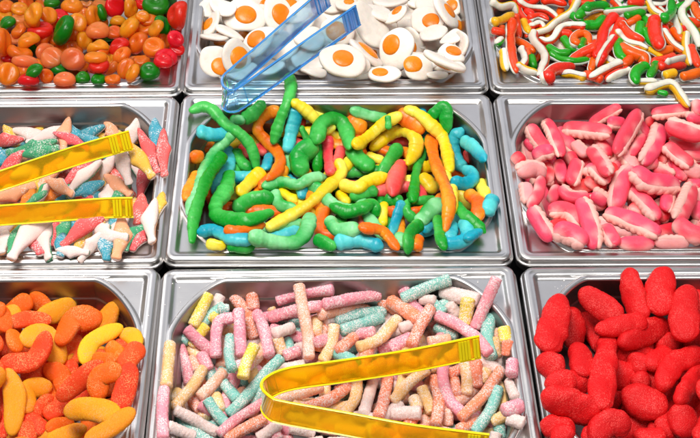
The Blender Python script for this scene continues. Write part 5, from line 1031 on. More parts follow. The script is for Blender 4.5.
jelly|G||green jelly sweet in the front left corner of its pan|-3204,1477,166,-483,128,866,823,405,398,110,105
jelly|G||green jelly sweet in the front right corner of its pan|-2001,1591,63,-1,-165,986,1000,-9,0,117,111
jelly|R||large red jelly sweet in front of a red sweet|-1850,1690,127,0,-5,1000,1000,-9,0,106,101
egg|e||edge-on fried egg gummy in the back left corner of its pan|-1397,2548,-51,-700,-3,715,579,584,569,175,163,-18,26,99
egg|p||large plain white fried egg gummy right of a plain white egg|-1266,2757,30,237,-33,971,938,-254,-238,154,144
egg|p||plain white fried egg gummy lying crosswise, in front of an edge-on egg|-1325,2289,-20,4,476,879,1000,-9,0,174,161
egg|p||rearmost plain white fried egg gummy in the middle of its pan|-416,2725,-207,-381,30,924,869,352,347,222,207
egg|p||large plain white fried egg gummy near the front rim of its pan|-279,2218,-298,0,-51,999,1000,-9,0,204,190
egg|p||frontmost plain white fried egg gummy cut off by the photo's top edge|-369,2858,-108,-371,-249,894,770,456,447,189,176
egg|p||plain white fried egg gummy behind a plain white egg and behind an edge-on egg|652,3021,-108,4,440,898,1000,-9,0,203,189
egg|p||barely visible plain white fried egg gummy right of a plain white egg|1016,3167,-218,2,223,975,1000,-9,0,155,144
egg|p||plain white fried egg gummy left of a large edge-on egg|1121,3051,-148,0,-35,999,1000,-9,0,167,155
snake|r|0|short red and white gummy snake behind a long red and white snake|51,1772,2295,40,1821,2293,29,1871,2295,16
snake|r|60|slightly curved red and white gummy snake in the back left corner of its pan|42,2293,2959,-300,2340,3003,-315,2387,3040,-327,2431,3044,-334,2467,3019,-336,2501,2987,-335
snake|r|150|bent red and white gummy snake in the back left corner of its pan|41,2296,2822,-295,2346,2871,-313,2395,2909,-325,2429,2883,-330,2439,2817,-330
snake|y|20|short yellow and white gummy snake in the back left corner of its pan|46,2213,2933,-330,2225,2803,-305,2235,2667,-275
snake|g|10|green and white gummy snake pointing straight back, near the left side of its pan|50,2214,2180,-260,2215,2079,-252,2227,2028,-284
snake|r|10|red and white gummy snake lying crosswise, left of a yellow and white snake|53,3500,3207,-270,3583,3230,-282,3666,3256,-295
dolphin|T||blue sugared gummy dolphin in the back right corner of its pan|79,-1874,769,20,-1864,648,20,-1854,530,20
dolphin|R||red sugared gummy dolphin right of a yellow dolphin|85,-1912,-355,25,-1917,-452,25,-1922,-547,25
dolphin|R||red sugared gummy dolphin in the front right corner of its pan|73,-1881,-783,15,-1899,-838,15,-1918,-893,15
dolphin|A||yellow sugared gummy dolphin near the front rim of its pan|83,-2411,-690,-78,-2435,-830,-29,-2458,-966,20
dolphin|G||green sugared gummy dolphin near the front rim of its pan|73,-2714,-238,-390,-2733,-336,-390,-2751,-433,-390
dolphin|T||blue sugared gummy dolphin left of a long red dolphin|83,-2636,-768,-53,-2623,-876,-17,-2610,-983,20
dolphin|W||white sugared gummy dolphin left of a green dolphin, cut off by the photo's left edge|83,-3179,-726,-54,-3168,-835,-17,-3157,-942,20
dolphin|O||orange sugared gummy dolphin in front of a white dolphin|86,-2887,229,-410,-2933,188,-410,-2978,147,-410
dolphin|T||blue sugared gummy dolphin cut off by the photo's left edge|89,-3467,793,-405,-3502,748,-409,-3538,704,-413
dolphin|W||white sugared gummy dolphin behind an orange dolphin|86,-3014,153,-365,-2992,222,-365,-2969,291,-365
dolphin|W||white sugared gummy dolphin left of a yellow dolphin|88,-3286,448,-354,-3205,529,-387,-3123,611,-420
dolphin|A||short yellow sugared gummy dolphin near the left side of its pan|87,-3104,141,-330,-3105,257,-330,-3107,374,-330
dolphin|P||peach sugared gummy dolphin in front of a long green dolphin|88,-2886,505,-275,-2941,404,-292,-2995,304,-308
dolphin|P||peach sugared gummy dolphin right of a peach dolphin|85,-2923,-69,-395,-2845,-44,-387,-2766,-18,-379
dolphin|W||white sugared gummy dolphin pointing straight back, in the middle of its pan|86,-2332,176,-348,-2339,79,-355,-2345,-17,-362
dolphin|G||green sugared gummy dolphin left of a yellow dolphin|75,-2169,275,-402,-2211,164,-361,-2251,55,-320
teeth|r|0|half-buried dark pink gummy teeth in the back right corner of its pan|64,3335,1101,-195,3328,1075,-227,3320,1048,-259
teeth|r|0|dark pink gummy teeth in front of dark pink teeth|78,3149,-464,-333,3254,-408,-359,3360,-352,-385
teeth|r|0|half-buried dark pink gummy teeth in front of pink teeth|80,2601,37,-315,2641,4,-351,2682,-28,-386
teeth|p|0|half-buried pink gummy teeth cut off by the photo's right edge|81,3664,371,-405,3676,299,-380,3688,227,-355
slice|R||half-buried red-orange sugared jelly slice left of a large orange slice|84,-3104,-1667,-410,-3096,-1758,-400,-3089,-1847,-389
slice|R||short red-orange sugared jelly slice in the middle of its pan|73,-2455,-1977,-405,-2442,-2033,-429,-2430,-2088,-453
slice|R||red-orange sugared jelly slice slanting up to the right, left of a large red-orange slice|89,-2581,-2380,-414,-2613,-2460,-384,-2645,-2539,-355
stick|o||short coral sour sugar stick in the back left corner of its pan|59,-818,-1357,-187,-813,-1406,-216,-808,-1454,-245
stick|y||yellow sour sugar stick in front of a long turquoise stick|52,-1231,-1741,-180,-1271,-1780,-212,-1310,-1820,-244,-1349,-1860,-275
stick|p||peach sour sugar stick right of a cream stick|53,-170,-1645,-122,-59,-1569,-184,56,-1497,-245,172,-1433,-307,290,-1372,-368
stick|w||long whitish sour sugar stick in the back right corner of its pan|68,959,-1382,-134,1027,-1429,-112,1095,-1475,-90,1163,-1517,-68,1232,-1556,-46
stick|t||half-buried turquoise sour sugar stick in the back right corner of its pan|45,868,-1512,-151,902,-1554,-157,936,-1597,-163
stick|w||short whitish sour sugar stick in front of a long turquoise stick|45,752,-1457,-157,800,-1481,-129,847,-1505,-102
stick|t||turquoise sour sugar stick left of a long turquoise stick|50,-1039,-2305,-282,-983,-2382,-282,-927,-2457,-282
stick|o||short coral sour sugar stick in the front left corner of its pan|50,-1311,-2428,-362,-1281,-2475,-357,-1251,-2522,-352
stick|c||short cream sour sugar stick in front of a pink stick|50,-148,-2205,-382,-149,-2298,-376,-150,-2390,-370
stick|c||cream sour sugar stick lying crosswise, in the middle of its pan|51,-532,-2147,-367,-479,-2153,-367,-425,-2159,-367,-371,-2165,-367,-318,-2171,-367
stick|k||pink sour sugar stick lying crosswise, in front of a turquoise stick|51,-104,-2250,-207,-52,-2256,-177,0,-2263,-147,53,-2270,-117,104,-2277,-87
stick|o||coral sour sugar stick in front of a coral stick, in the middle of its pan|51,210,-2294,-152,285,-2203,-201,361,-2110,-250
stick|p||peach sour sugar stick right at the front rim of its pan|49,-213,-2709,-367,-135,-2722,-378,-58,-2736,-390
stick|o||coral sour sugar stick lying crosswise, in front of a long whitish stick|49,265,-2813,-282,335,-2808,-320,405,-2804,-357
stick|k||short pink sour sugar stick near the front rim of its pan|49,-556,-2706,-277,-514,-2733,-313,-471,-2760,-349
stick|o||coral sour sugar stick pointing straight back, left of a cream stick|51,1191,-2151,-206,1190,-2215,-229,1189,-2278,-252,1189,-2341,-275
stick|c||short cream sour sugar stick left of a cream stick|50,625,-2489,-272,636,-2532,-272,646,-2574,-272
stick|p||short peach sour sugar stick in the front right corner of its pan|49,916,-2594,-307,916,-2633,-341,915,-2672,-374
stick|t||short turquoise sour sugar stick cut off by the photo's bottom edge|49,1353,-2706,-361,1354,-2757,-377,1354,-2809,-392
stick|p||half-buried peach sour sugar stick in the front right corner of its pan|49,711,-2616,-392,718,-2647,-392,725,-2679,-392
stick|o||coral sour sugar stick right at the front rim of its pan|49,504,-2818,-277,557,-2806,-292,610,-2794,-307,663,-2782,-321,716,-2770,-336
stick|p||peach sour sugar stick cut off by the photo's bottom edge|49,801,-2783,-333,857,-2794,-337,914,-2806,-341,971,-2817,-345
foot|r||large straight red sugared gummy behind a large red gummy|117,1711,-2324,38,1780,-2401,67,1849,-2478,95
worm|o||orange gummy worm right of a long teal blue worm|49,-1043,-858,165,-996,-872,168,-951,-862,152,-907,-834,132,-864,-796,108,-821,-755,84,-778,-713,60,-735,-672,35
worm|g||hooked green gummy worm in the middle of its pan|73,-206,717,-145,-195,823,-139,-174,907,-118,-120,973,-107,-48,1045,-140,25,1059,-173,79,1015,-203,109,931,-223,124,822,-225,127,693,-210
worm|g||green gummy worm slanting down to the right, in the front right corner of its pan|59,1133,-432,33,1164,-518,62,1195,-600,88,1232,-649,83,1271,-691,73,1311,-733,64,1350,-779,60
worm|t||teal blue gummy worm slanting up to the right, right of a teal blue worm|53,1304,-833,90,1251,-889,109,1197,-947,130
worm|G||slightly curved pale green gummy worm right of an orange worm|73,-77,-605,1,-23,-755,53,65,-815,103,154,-854,150
dolphin|O||orange sugared gummy dolphin left of a green dolphin|75,-3109,130,-290,-3128,79,-300,-3147,28,-310
dolphin|R||short red sugared gummy dolphin in the middle of its pan|75,-2672,135,-373,-2607,96,-347,-2542,58,-320
dolphin|P||peach sugared gummy dolphin in front of a long red dolphin|87,-2310,305,-315,-2237,234,-315,-2165,164,-315
worm|y||yellow gummy worm pointing straight back, near the right side of its pan|60,1071,163,-112,1091,43,-70,1104,-82,-28,1104,-210,13,1101,-336,53,1096,-456,88,1096,-551,100
worm|g||bent green gummy worm near the left side of its pan|55,-1493,971,55,-1394,1024,53,-1293,985,44,-1218,903,8,-1137,809,-12,-1042,731,-21,-960,694,-82,-895,642,-152,-856,574,-227,-838,498,-304
worm|g||green gummy worm in front of a long pale green worm|55,-1183,512,-172,-1224,314,-107,-1271,145,-48,-1305,-29,2,-1329,-204,43,-1350,-366,72,-1369,-508,82,-1385,-627,68,-1388,-750,57,-1386,-880,55
worm|y||yellow gummy worm in front of a pale green worm|61,198,653,-160,249,739,-193,301,820,-221,351,887,-235,399,937,-229,444,970,-206,492,986,-173,543,993,-139,595,996,-104,646,1000,-70
worm|y||yellow gummy worm behind a long orange worm|59,753,1060,-40,837,1026,-54,909,945,-48,973,886,-81,1041,848,-129,1100,799,-177,1126,695,-196,1134,538,-170,1132,349,-113,1126,157,-50
worm|t||hooked teal blue gummy worm|61,1149,-108,40,1215,-99,6,1285,-54,-29,1346,46,-66,1350,163,-104,1302,250,-141
worm|g||long green gummy worm near the right side of its pan|51,922,845,-300,905,796,-346,886,731,-377,863,635,-378,836,520,-359,814,396,-332,797,280,-313,783,175,-303,769,65,-287,754,-46,-270
worm|G||pale green gummy worm in the front right corner of its pan|79,1001,-109,-265,906,-207,-292,812,-304,-320
worm|o||orange gummy worm right of a pale green worm|58,217,-886,210,273,-865,182,329,-844,154,383,-834,125,428,-852,98,463,-889,78,497,-939,69,525,-1000,70
worm|g||long green gummy worm near the front rim of its pan|61,-40,-137,-270,17,-159,-284,74,-185,-289,135,-193,-280,194,-184,-262,252,-174,-242,309,-117,-259,360,-114,-284,380,-165,-317
worm|G||pale green gummy worm in front of a pale green worm|70,-794,-992,210,-724,-983,170,-652,-974,132,-579,-959,100,-504,-947,79,-430,-930,66,-364,-868,48,-320,-746,6,-295,-600,-42,-279,-444,-95
worm|G||pale green gummy worm left of a pale green worm|60,-729,214,-315,-665,261,-335,-600,285,-336,-531,264,-317,-464,210,-287,-398,173,-260,-338,196,-241,-281,246,-242,-215,290,-268,-147,324,-299
worm|g||green gummy worm in the front left corner of its pan|74,-1108,327,-265,-1114,98,-196,-1149,-110,-127,-1196,-305,-57,-1176,-508,9,-1077,-626,70,-967,-691,122,-860,-728,160,-764,-645,115,-670,-540,63
worm|y||straight yellow gummy worm near the left side of its pan|71,-796,411,-335,-866,341,-344,-927,247,-337,-981,129,-315
jelly|A||amber jelly sweet right of a peach sweet|-3446,2817,-90,-659,-320,681,-348,-673,-653,145,138
jelly|A||amber jelly sweet near the left side of its pan|-3503,2555,-263,-342,127,931,909,296,294,133,127
jelly|O||large orange jelly sweet cut off by the photo's left edge|-3757,2423,-179,978,-151,147,-6,-719,-695,158,150
jelly|P||peach jelly sweet in front of a large orange sweet|-3340,1696,125,174,541,823,984,-134,-121,139,132
jelly|G||green jelly sweet left of a large amber sweet|-3092,2641,-182,-810,-34,586,428,648,630,185,176
jelly|P||peach jelly sweet in front of a peach sweet|-3216,2354,-354,-4,-432,902,1000,-9,0,134,128
jelly|A||amber jelly sweet behind a large peach sweet|-2821,3048,-300,945,-231,231,-6,-719,-695,136,129
jelly|G||green jelly sweet pointing straight back, near the back rim of its pan|-2729,3143,-317,965,128,230,253,-697,-671,102,97
jelly|G||green jelly sweet behind a green sweet|-2087,3170,-233,0,-56,998,1000,-9,0,163,155
jelly|R||red jelly sweet in the back right corner of its pan|-1750,2467,152,-805,-293,515,-180,-707,-684,162,154
jelly|A||amber jelly sweet near the right side of its pan|-1989,2330,71,-731,-64,680,505,619,602,114,109
jelly|R||red jelly sweet in the middle of its pan|-2476,2544,-347,-507,11,862,770,456,447,129,123
jelly|O||orange jelly sweet in front of a red sweet|-2402,2262,-253,-491,-24,871,770,456,447,118,112
egg|p||plain white fried egg gummy slanting down to the right, behind a large yolk-up egg|-1171,2349,-12,480,380,791,863,-367,-347,174,162
egg|n||yolk-up fried egg gummy left of a plain white egg and behind a large yolk-up egg|-645,2830,-128,549,-509,663,167,-710,-684,217,202,3,22,130
egg|p||leftmost plain white fried egg gummy in the middle of its pan|-574,2404,-272,-218,-106,970,942,238,238,218,203
egg|p||rightmost large plain white fried egg gummy in the middle of its pan|-277,2454,-170,112,-74,991,984,-134,-121,197,183
egg|p||plain white fried egg gummy lying crosswise, near the front rim of its pan|-234,1943,-245,164,383,909,984,-134,-121,146,136
egg|p||rightmost plain white fried egg gummy near the front rim of its pan|228,1599,116,-6,-695,719,1000,-9,0,140,130
egg|n||large yolk-up fried egg gummy in the middle of its pan|45,2742,-281,-5,-562,827,1000,-9,0,198,184,-7,-23,123
egg|p||plain white fried egg gummy left of an edge-on egg|498,2699,5,304,265,915,938,-254,-238,201,187
egg|e||edge-on fried egg gummy in the back right corner of its pan|696,2589,44,-553,127,824,770,456,447,153,143,46,23,75
egg|p||barely visible plain white fried egg gummy left of a large plain white egg|1018,1704,109,131,70,989,984,-134,-121,148,137
egg|e||edge-on fried egg gummy cut off by the photo's top edge|1265,2641,38,726,37,687,568,-594,-569,218,202,5,33,100
egg|p||plain white fried egg gummy pointing straight back, near the right side of its pan|1390,1996,66,-963,-111,244,-93,-716,-692,172,160
snake|y|150|wavy yellow and white gummy snake|44,1808,2841,35,1844,2834,10,1881,2827,-14,1926,2840,-38,1975,2883,-60,2024,2933,-84,2071,2960,-109,2095,2939,-136,2113,2914,-167
snake|g|175|short green and white gummy snake left of a long red and white snake|46,1838,2171,16,1814,2128,27,1790,2087,35
snake|r|10|red and white gummy snake pointing straight back, in the back left corner of its pan|41,2099,2867,-180,2111,2842,-213,2123,2814,-245,2130,2780,-272,2132,2738,-294,2130,2687,-310,2127,2631,-320
snake|r|140|slightly curved red and white gummy snake near the left side of its pan|40,2082,2172,-118,2085,2075,-88,2087,1978,-58,2079,1876,-27,2050,1778,4,2018,1684,35
snake|g|10|green and white gummy snake right of a long orange and white snake|51,2643,2582,-310,2666,2495,-307,2696,2419,-304,2750,2390,-302,2809,2379,-300
snake|g|30|slightly curved green and white gummy snake behind a long green and white snake|51,2444,2420,-305,2489,2369,-302,2537,2325,-301,2595,2318,-300,2656,2334,-300
snake|g|10|short green and white gummy snake near the back rim of its pan|63,3020,3225,-330,2936,3095,-308,2852,2960,-280
snake|g|10|green and white gummy snake pointing straight back, near the right side of its pan|51,3577,2681,-270,3597,2615,-285,3616,2545,-297,3634,2472,-305
snake|r|120|red and white gummy snake left of a long green and white snake|47,3357,3368,-350,3377,3240,-319,3395,3111,-285
snake|g|10|rightmost green and white gummy snake near the right side of its pan|50,3502,1800,-66,3430,1640,-13,3358,1483,40
snake|g|10|short green and white gummy snake in the middle of its pan|51,2783,2353,-250,2822,2453,-280,2861,2553,-310
dolphin|R||red sugared gummy dolphin behind a long yellow dolphin|72,-1995,596,49,-1957,508,42,-1919,420,35,-1884,332,29,-1850,243,22,-1817,156,15
dolphin|R||red sugared gummy dolphin pointing straight back, in the back right corner of its pan|78,-1768,571,50,-1764,445,50,-1754,321,50,-1738,198,50,-1722,77,50
dolphin|W||straight white sugared gummy dolphin in front of a blue dolphin|77,-2371,602,-345,-2397,569,-375,-2423,536,-405
dolphin|A||yellow sugared gummy dolphin pointing straight back, near the right side of its pan|75,-1722,-312,20,-1736,-400,20,-1749,-487,20
dolphin|G||green sugared gummy dolphin in the front right corner of its pan|57,-1851,-700,45,-1901,-744,45,-1949,-791,45,-1979,-858,45,-1990,-939,45
dolphin|P||peach sugared gummy dolphin in the front right corner of its pan|94,-2073,-655,40,-2047,-865,70,-2058,-1060,99
dolphin|W||white sugared gummy dolphin left of a blue dolphin|67,-2270,-887,100,-2326,-965,68,-2380,-1045,36
dolphin|W||white sugared gummy dolphin pointing straight back, in the front left corner of its pan|83,-2776,-682,-5,-2785,-843,10,-2732,-1005,26
dolphin|G||green sugared gummy dolphin in the front left corner of its pan|73,-3030,-542,-90,-3061,-676,-41,-3083,-818,10,-3061,-987,68
dolphin|W||white sugared gummy dolphin right of a blue dolphin|62,-2568,-1007,55,-2486,-1021,60,-2403,-1036,66
dolphin|P||half-buried peach sugared gummy dolphin cut off by the photo's left edge|86,-3216,96,-275,-3282,85,-309,-3347,73,-343
dolphin|G||green sugared gummy dolphin near the left side of its pan|64,-2994,78,-300,-3035,23,-290,-3075,-33,-280
dolphin|G||green sugared gummy dolphin left of a blue dolphin|65,-2726,188,-340,-2711,131,-340,-2697,75,-340
dolphin|T||barely visible blue sugared gummy dolphin in front of a blue dolphin|75,-2532,90,-285,-2493,101,-307,-2454,113,-329
dolphin|G||green sugared gummy dolphin left of a green dolphin|89,-2993,691,-155,-3105,681,-200,-3224,687,-244,-3350,716,-288
dolphin|R||red sugared gummy dolphin in front of a long green dolphin|77,-3309,602,-250,-3378,567,-300,-3447,530,-349
dolphin|R||red sugared gummy dolphin left of a long white dolphin|77,-2598,458,-255,-2679,398,-300,-2759,339,-344
dolphin|T||blue sugared gummy dolphin in front of a long white dolphin|76,-2448,165,-245,-2539,113,-245,-2629,61,-245
dolphin|P||peach sugared gummy dolphin behind a long peach dolphin|86,-3361,18,-250,-3258,74,-250,-3154,130,-250
teeth|w|N|pale pink gummy teeth behind dark pink teeth|73,2515,797,-295,2557,718,-295,2599,639,-295
teeth|p|S|long pink gummy teeth behind long pink teeth, near the back rim of its pan|70,2719,1036,-233,2779,1050,-182,2839,1061,-131,2902,1064,-83,2967,1060,-35
teeth|p|S|straight pink gummy teeth right of long pink teeth, near the back rim of its pan|75,2878,932,-130,2949,959,-160,3021,986,-190
teeth|p|0|pink gummy teeth in front of pink teeth, near the back rim of its pan|63,3245,892,-275,3182,786,-264,3120,682,-254,3059,579,-243
teeth|p|0|short pink gummy teeth in front of long pink teeth|83,3677,738,-340,3743,698,-342,3810,658,-345
teeth|w|W|pale pink gummy teeth pointing straight back, near the left side of its pan|71,1838,-144,25,1836,-253,25,1835,-362,25
teeth|p|0|pink gummy teeth pointing straight back, right of dark pink teeth|72,2293,511,-290,2300,381,-290,2307,254,-290
teeth|p|W|half-buried pink gummy teeth pointing straight back, in the middle of its pan|82,2571,351,-230,2629,281,-230,2686,212,-230
teeth|p|0|eighth from left pink gummy teeth near the left side of its pan|66,2229,148,-298,2186,45,-292,2144,-57,-285
teeth|p|E|straight pink gummy teeth left of long pink teeth, in the middle of its pan|80,2604,15,-260,2648,-5,-284,2692,-26,-309
teeth|p|0|pink gummy teeth left of pale pink teeth, near the right side of its pan|82,3540,319,-330,3543,434,-334,3547,550,-337
teeth|w|E|short pale pink gummy teeth|82,3608,396,-270,3665,378,-287,3722,361,-305
teeth|p|0|pink gummy teeth right at the front rim of its pan|78,2650,-935,30,2741,-938,30,2832,-941,30,2923,-943,30
teeth|w|N|pale pink gummy teeth right at the front rim of its pan|68,2988,-932,52,3080,-926,43,3172,-921,34,3264,-915,25
teeth|p|W|straight pink gummy teeth in front of long pale pink teeth|78,2549,-662,-41,2557,-816,12,2565,-967,65
slice|R||red-orange sugared jelly slice in the back left corner of its pan|76,-2991,-1695,-160,-2917,-1663,-165,-2840,-1640,-170,-2758,-1640,-176,-2675,-1645,-181
slice|A||amber sugared jelly slice behind a long red-orange slice|111,-2822,-1900,-151,-2709,-1804,-210,-2605,-1859,-280,-2557,-1969,-356
slice|Y||yellow sugared jelly slice in the back right corner of its pan|75,-1936,-1934,-20,-1844,-2002,20,-1777,-2127,66
slice|O||orange sugared jelly slice right of a long yellow slice|83,-2032,-2098,-9,-1975,-2184,28,-1919,-2268,65
slice|O||orange sugared jelly slice near the left side of its pan|84,-2940,-1856,-119,-2915,-1932,-125,-2891,-2007,-130
slice|O||orange sugared jelly slice behind a long orange slice|83,-1974,-2359,100,-2052,-2314,63,-2131,-2269,27
slice|R||large red-orange sugared jelly slice in the front left corner of its pan|88,-2720,-2601,-340,-2660,-2666,-346,-2600,-2730,-352
slice|R||red-orange sugared jelly slice in front of an amber slice|81,-3027,-2244,-415,-3011,-2372,-419,-2995,-2498,-423
slice|R||straight red-orange sugared jelly slice cut off by the photo's left edge|79,-2977,-2560,-425,-2961,-2648,-420,-2946,-2735,-415
slice|O||orange sugared jelly slice right of an orange slice|74,-1846,-2304,69,-1886,-2311,92,-1925,-2317,115
stick|y||yellow sour sugar stick behind a long turquoise stick|53,-1209,-1490,-42,-1239,-1552,-68,-1269,-1613,-93,-1299,-1674,-118,-1329,-1736,-143
stick|k||rearmost pink sour sugar stick near the back rim of its pan|54,-568,-1376,-239,-450,-1361,-202,-330,-1351,-166,-208,-1362,-131,-86,-1382,-95
stick|k||pink sour sugar stick behind a coral stick|52,84,-1756,-305,150,-1770,-269,216,-1785,-232,281,-1800,-195
stick|o||straight coral sour sugar stick behind a turquoise stick|52,-13,-2042,-132,47,-1943,-178,108,-1844,-225
stick|o||coral sour sugar stick right of a long turquoise stick|59,392,-1356,-287,475,-1399,-309,557,-1442,-330
stick|w||straight whitish sour sugar stick in front of a turquoise stick|52,-588,-1786,-217,-522,-1726,-256,-455,-1665,-296
stick|y||yellow sour sugar stick near the right side of its pan|57,1443,-1935,-12,1448,-1980,-27,1454,-2025,-41
stick|t||straight turquoise sour sugar stick near the right side of its pan|44,872,-1692,-277,914,-1716,-277,956,-1740,-277,997,-1763,-277,1039,-1787,-277
stick|p||peach sour sugar stick lying crosswise, near the right side of its pan|44,798,-1914,-188,854,-1895,-202,910,-1877,-216,966,-1859,-230
stick|k||pink sour sugar stick right of a peach stick|51,-1253,-1969,-297,-1224,-2030,-314,-1195,-2090,-331
stick|c||cream sour sugar stick left of a long whitish stick|49,-41,-2752,-337,14,-2775,-323,69,-2798,-309,124,-2821,-295,179,-2844,-280
stick|w||short whitish sour sugar stick near the right side of its pan|50,1450,-2449,-104,1455,-2554,-63,1461,-2657,-22
stick|o||coral sour sugar stick left of a long turquoise stick|49,1003,-2794,-290,1060,-2749,-316,1118,-2704,-341,1176,-2658,-367
stick|w||half-buried whitish sour sugar stick cut off by the photo's bottom edge|49,1315,-2815,-352,1305,-2845,-369,1295,-2874,-385
stick|o||short coral sour sugar stick left of a cream stick|51,955,-2194,-307,1002,-2172,-307,1048,-2150,-307
stick|c||short cream sour sugar stick left of a whitish stick|49,1307,-2692,-321,1358,-2680,-294,1408,-2668,-267
foot|r||slightly curved red sugared gummy near the left side of its pan|111,2129,-1550,-215,2142,-1707,-275,2092,-1858,-336
foot|r||short red sugared gummy near the right side of its pan|100,2850,-1980,-219,2928,-1952,-212,3005,-1923,-205
foot|r||barely visible red sugared gummy lying crosswise, in the middle of its pan|100,2290,-2047,-85,2352,-2053,-85,2414,-2059,-85
foot|r||red sugared gummy lying crosswise, cut off by the photo's right edge|101,3114,-1939,-215,3191,-1900,-236,3268,-1860,-258
foot|r||large red sugared gummy behind a red gummy|117,2066,-2120,-27,2060,-2300,17,2054,-2475,60
foot|r||red sugared gummy in front of a red gummy, cut off by the photo's bottom edge|103,1773,-3049,80,1780,-3103,70,1786,-3156,61
foot|r||short red sugared gummy behind a large red gummy|99,2568,-2153,-134,2598,-2230,-130,2628,-2306,-125
foot|r||red sugared gummy slanting down to the right, cut off by the photo's bottom edge|112,2807,-2739,-200,2771,-2833,-200,2736,-2925,-200
worm|g||half-buried green gummy worm near the back rim of its pan|35,540,975,-75,542,937,-104,543,901,-135
worm|o||orange gummy worm behind a long orange worm|60,-635,1085,-65,-738,1092,-112,-811,1048,-172,-830,978,-242,-768,931,-310,-691,872,-358,-617,754,-358,-587,563,-313,-623,383,-272,-697,269,-255
worm|g||long green gummy worm near the back rim of its pan|59,-490,1474,60,-478,1356,60,-482,1241,58,-504,1144,47,-531,1073,15,-558,1023,-35,-587,979,-89,-614,933,-143,-637,885,-196,-657,836,-250
snake|r|20|barely visible red and white gummy snake behind an orange and white snake|62,3815,2597,-305,3815,2704,-301,3814,2808,-295
dolphin|G||green sugared gummy dolphin right of a long green dolphin|78,-3168,598,-202,-3052,583,-160,-2937,569,-118
worm|y||yellow gummy worm behind a pale green worm|58,20,490,-260,44,395,-303,-28,283,-310,-113,130,-274,-198,18,-274,-286,-51,-310,-381,-114,-336,-480,-174,-356,-580,-243,-364,-678,-317,-365
worm|y||yellow gummy worm in front of an orange worm|66,399,875,-395,468,931,-369,539,996,-352,616,1011,-313,700,986,-268,778,916,-227,826,818,-230,833,744,-278,800,650,-302,746,530,-290
worm|o||orange gummy worm behind a pale green worm|61,994,853,-265,988,624,-197,990,397,-127,1004,180,-55,1026,-26,14,1047,-226,80,1052,-419,136,1046,-569,149,1030,-663,108,1008,-774,85
worm|g||slightly curved green gummy worm in the front right corner of its pan|63,766,-634,-18,707,-732,23,661,-841,62,642,-964,98,636,-1022,65
jelly|P||peach jelly sweet right of a large peach sweet|-2969,2308,-340,-6,-695,719,1000,-9,0,141,134
jelly|P||peach jelly sweet in front of a large amber sweet|-2746,2820,-333,1,140,990,1000,-9,0,143,136
jelly|A||amber jelly sweet left of a large peach sweet|-2896,2703,-383,677,-422,603,167,-710,-684,108,103
jelly|A||amber jelly sweet right of a large peach sweet|-2573,1713,157,3,372,928,1000,-9,0,123,117
jelly|O||large orange jelly sweet in front of an orange sweet|-2263,2635,-366,-565,-289,772,505,619,602,136,129
jelly|O||large orange jelly sweet left of a red sweet|-1996,2061,21,-264,-263,928,869,352,347,132,126
jelly|P||peach jelly sweet near the front rim of its pan|-2896,1483,52,1,164,986,1000,-9,0,116,110
jelly|O||large orange jelly sweet near the front rim of its pan|-2287,1815,-76,-435,-419,797,-505,-619,-602,117,111
egg|n||large yolk-up fried egg gummy behind a plain white egg|-1030,2736,-55,67,-349,935,984,-134,-121,248,231,21,-14,125
egg|n||yolk-up fried egg gummy in the front left corner of its pan|-1300,1723,95,164,-527,834,762,-469,-447,181,169,84,-16,101
egg|n||frontmost yolk-up fried egg gummy near the left side of its pan|-1059,1706,162,600,-519,608,81,-717,-692,205,190,12,13,125
egg|p||plain white fried egg gummy in front of a yolk-up egg|397,2426,16,632,-128,765,568,-594,-569,299,278
egg|e||edge-on fried egg gummy in the middle of its pan|321,1827,111,624,347,700,762,-469,-447,224,208,7,34,143
egg|p||short plain white fried egg gummy in the back right corner of its pan|869,2783,-289,281,-222,934,863,-367,-347,149,139
egg|e||edge-on fried egg gummy near the right side of its pan|884,2473,-236,-701,-712,42,568,-594,-569,180,167,27,-27,98
egg|p||plain white fried egg gummy slanting up to the right, left of a plain white egg|1276,2106,91,-425,174,888,869,352,347,139,129
egg|n||yolk-up fried egg gummy slanting down to the right, near the right side of its pan|1268,1857,89,185,11,983,964,-195,-180,155,144,11,4,87
egg|p||leftmost plain white fried egg gummy in the front right corner of its pan|1075,1449,111,3,329,944,1000,-9,0,112,104
snake|y|15|straight yellow and white gummy snake in front of a yellow and white snake|50,1779,2451,40,1844,2514,8,1910,2587,-25,1975,2676,-60,2040,2771,-96
snake|r|40|straight red and white gummy snake near the left side of its pan|56,2011,2625,-70,2003,2568,-106,1988,2473,-114,1966,2335,-87,1945,2175,-42,1929,2018,4,1919,1879,36,1919,1774,43,1924,1678,45,1931,1585,45
snake|r|130|bent red and white gummy snake cut off by the photo's top edge|44,2185,3211,-240,2234,3204,-271,2286,3200,-299,2343,3212,-324,2402,3224,-339,2458,3224,-344,2510,3206,-344,2554,3163,-343,2591,3108,-341,2620,3042,-340
snake|y|135|long yellow and white gummy snake cut off by the photo's top edge|44,2906,3314,-295,2862,3222,-308,2806,3105,-298,2744,3048,-312,2677,3010,-328,2608,2952,-332,2542,2869,-328,2474,2793,-324,2401,2756,-324,2328,2731,-325
snake|o|35|straight orange and white gummy snake near the left side of its pan|47,2091,2577,-315,2131,2540,-312,2169,2501,-310,2205,2456,-308,2238,2408,-307,2270,2359,-305
snake|y|115|frontmost yellow and white gummy snake near the left side of its pan|40,1961,1637,85,1997,1627,64,2033,1611,47,2072,1597,39,2112,1586,36,2153,1575,35
snake|g|10|barely visible green and white gummy snake in front of a yellow and white snake|52,3028,2887,-325,2971,2871,-325,2913,2855,-325
snake|g|40|green and white gummy snake left of a long green and white snake|63,2947,3051,-250,3048,3150,-287,3146,3207,-314,3239,3223,-330
snake|g|15|bent green and white gummy snake near the back rim of its pan|57,2905,2803,-285,2972,2803,-300,3043,2822,-311,3105,2905,-319,3161,3001,-325
snake|g|15|green and white gummy snake right of a long green and white snake|52,3421,2972,-280,3499,3017,-298,3573,3048,-305,3642,3062,-300
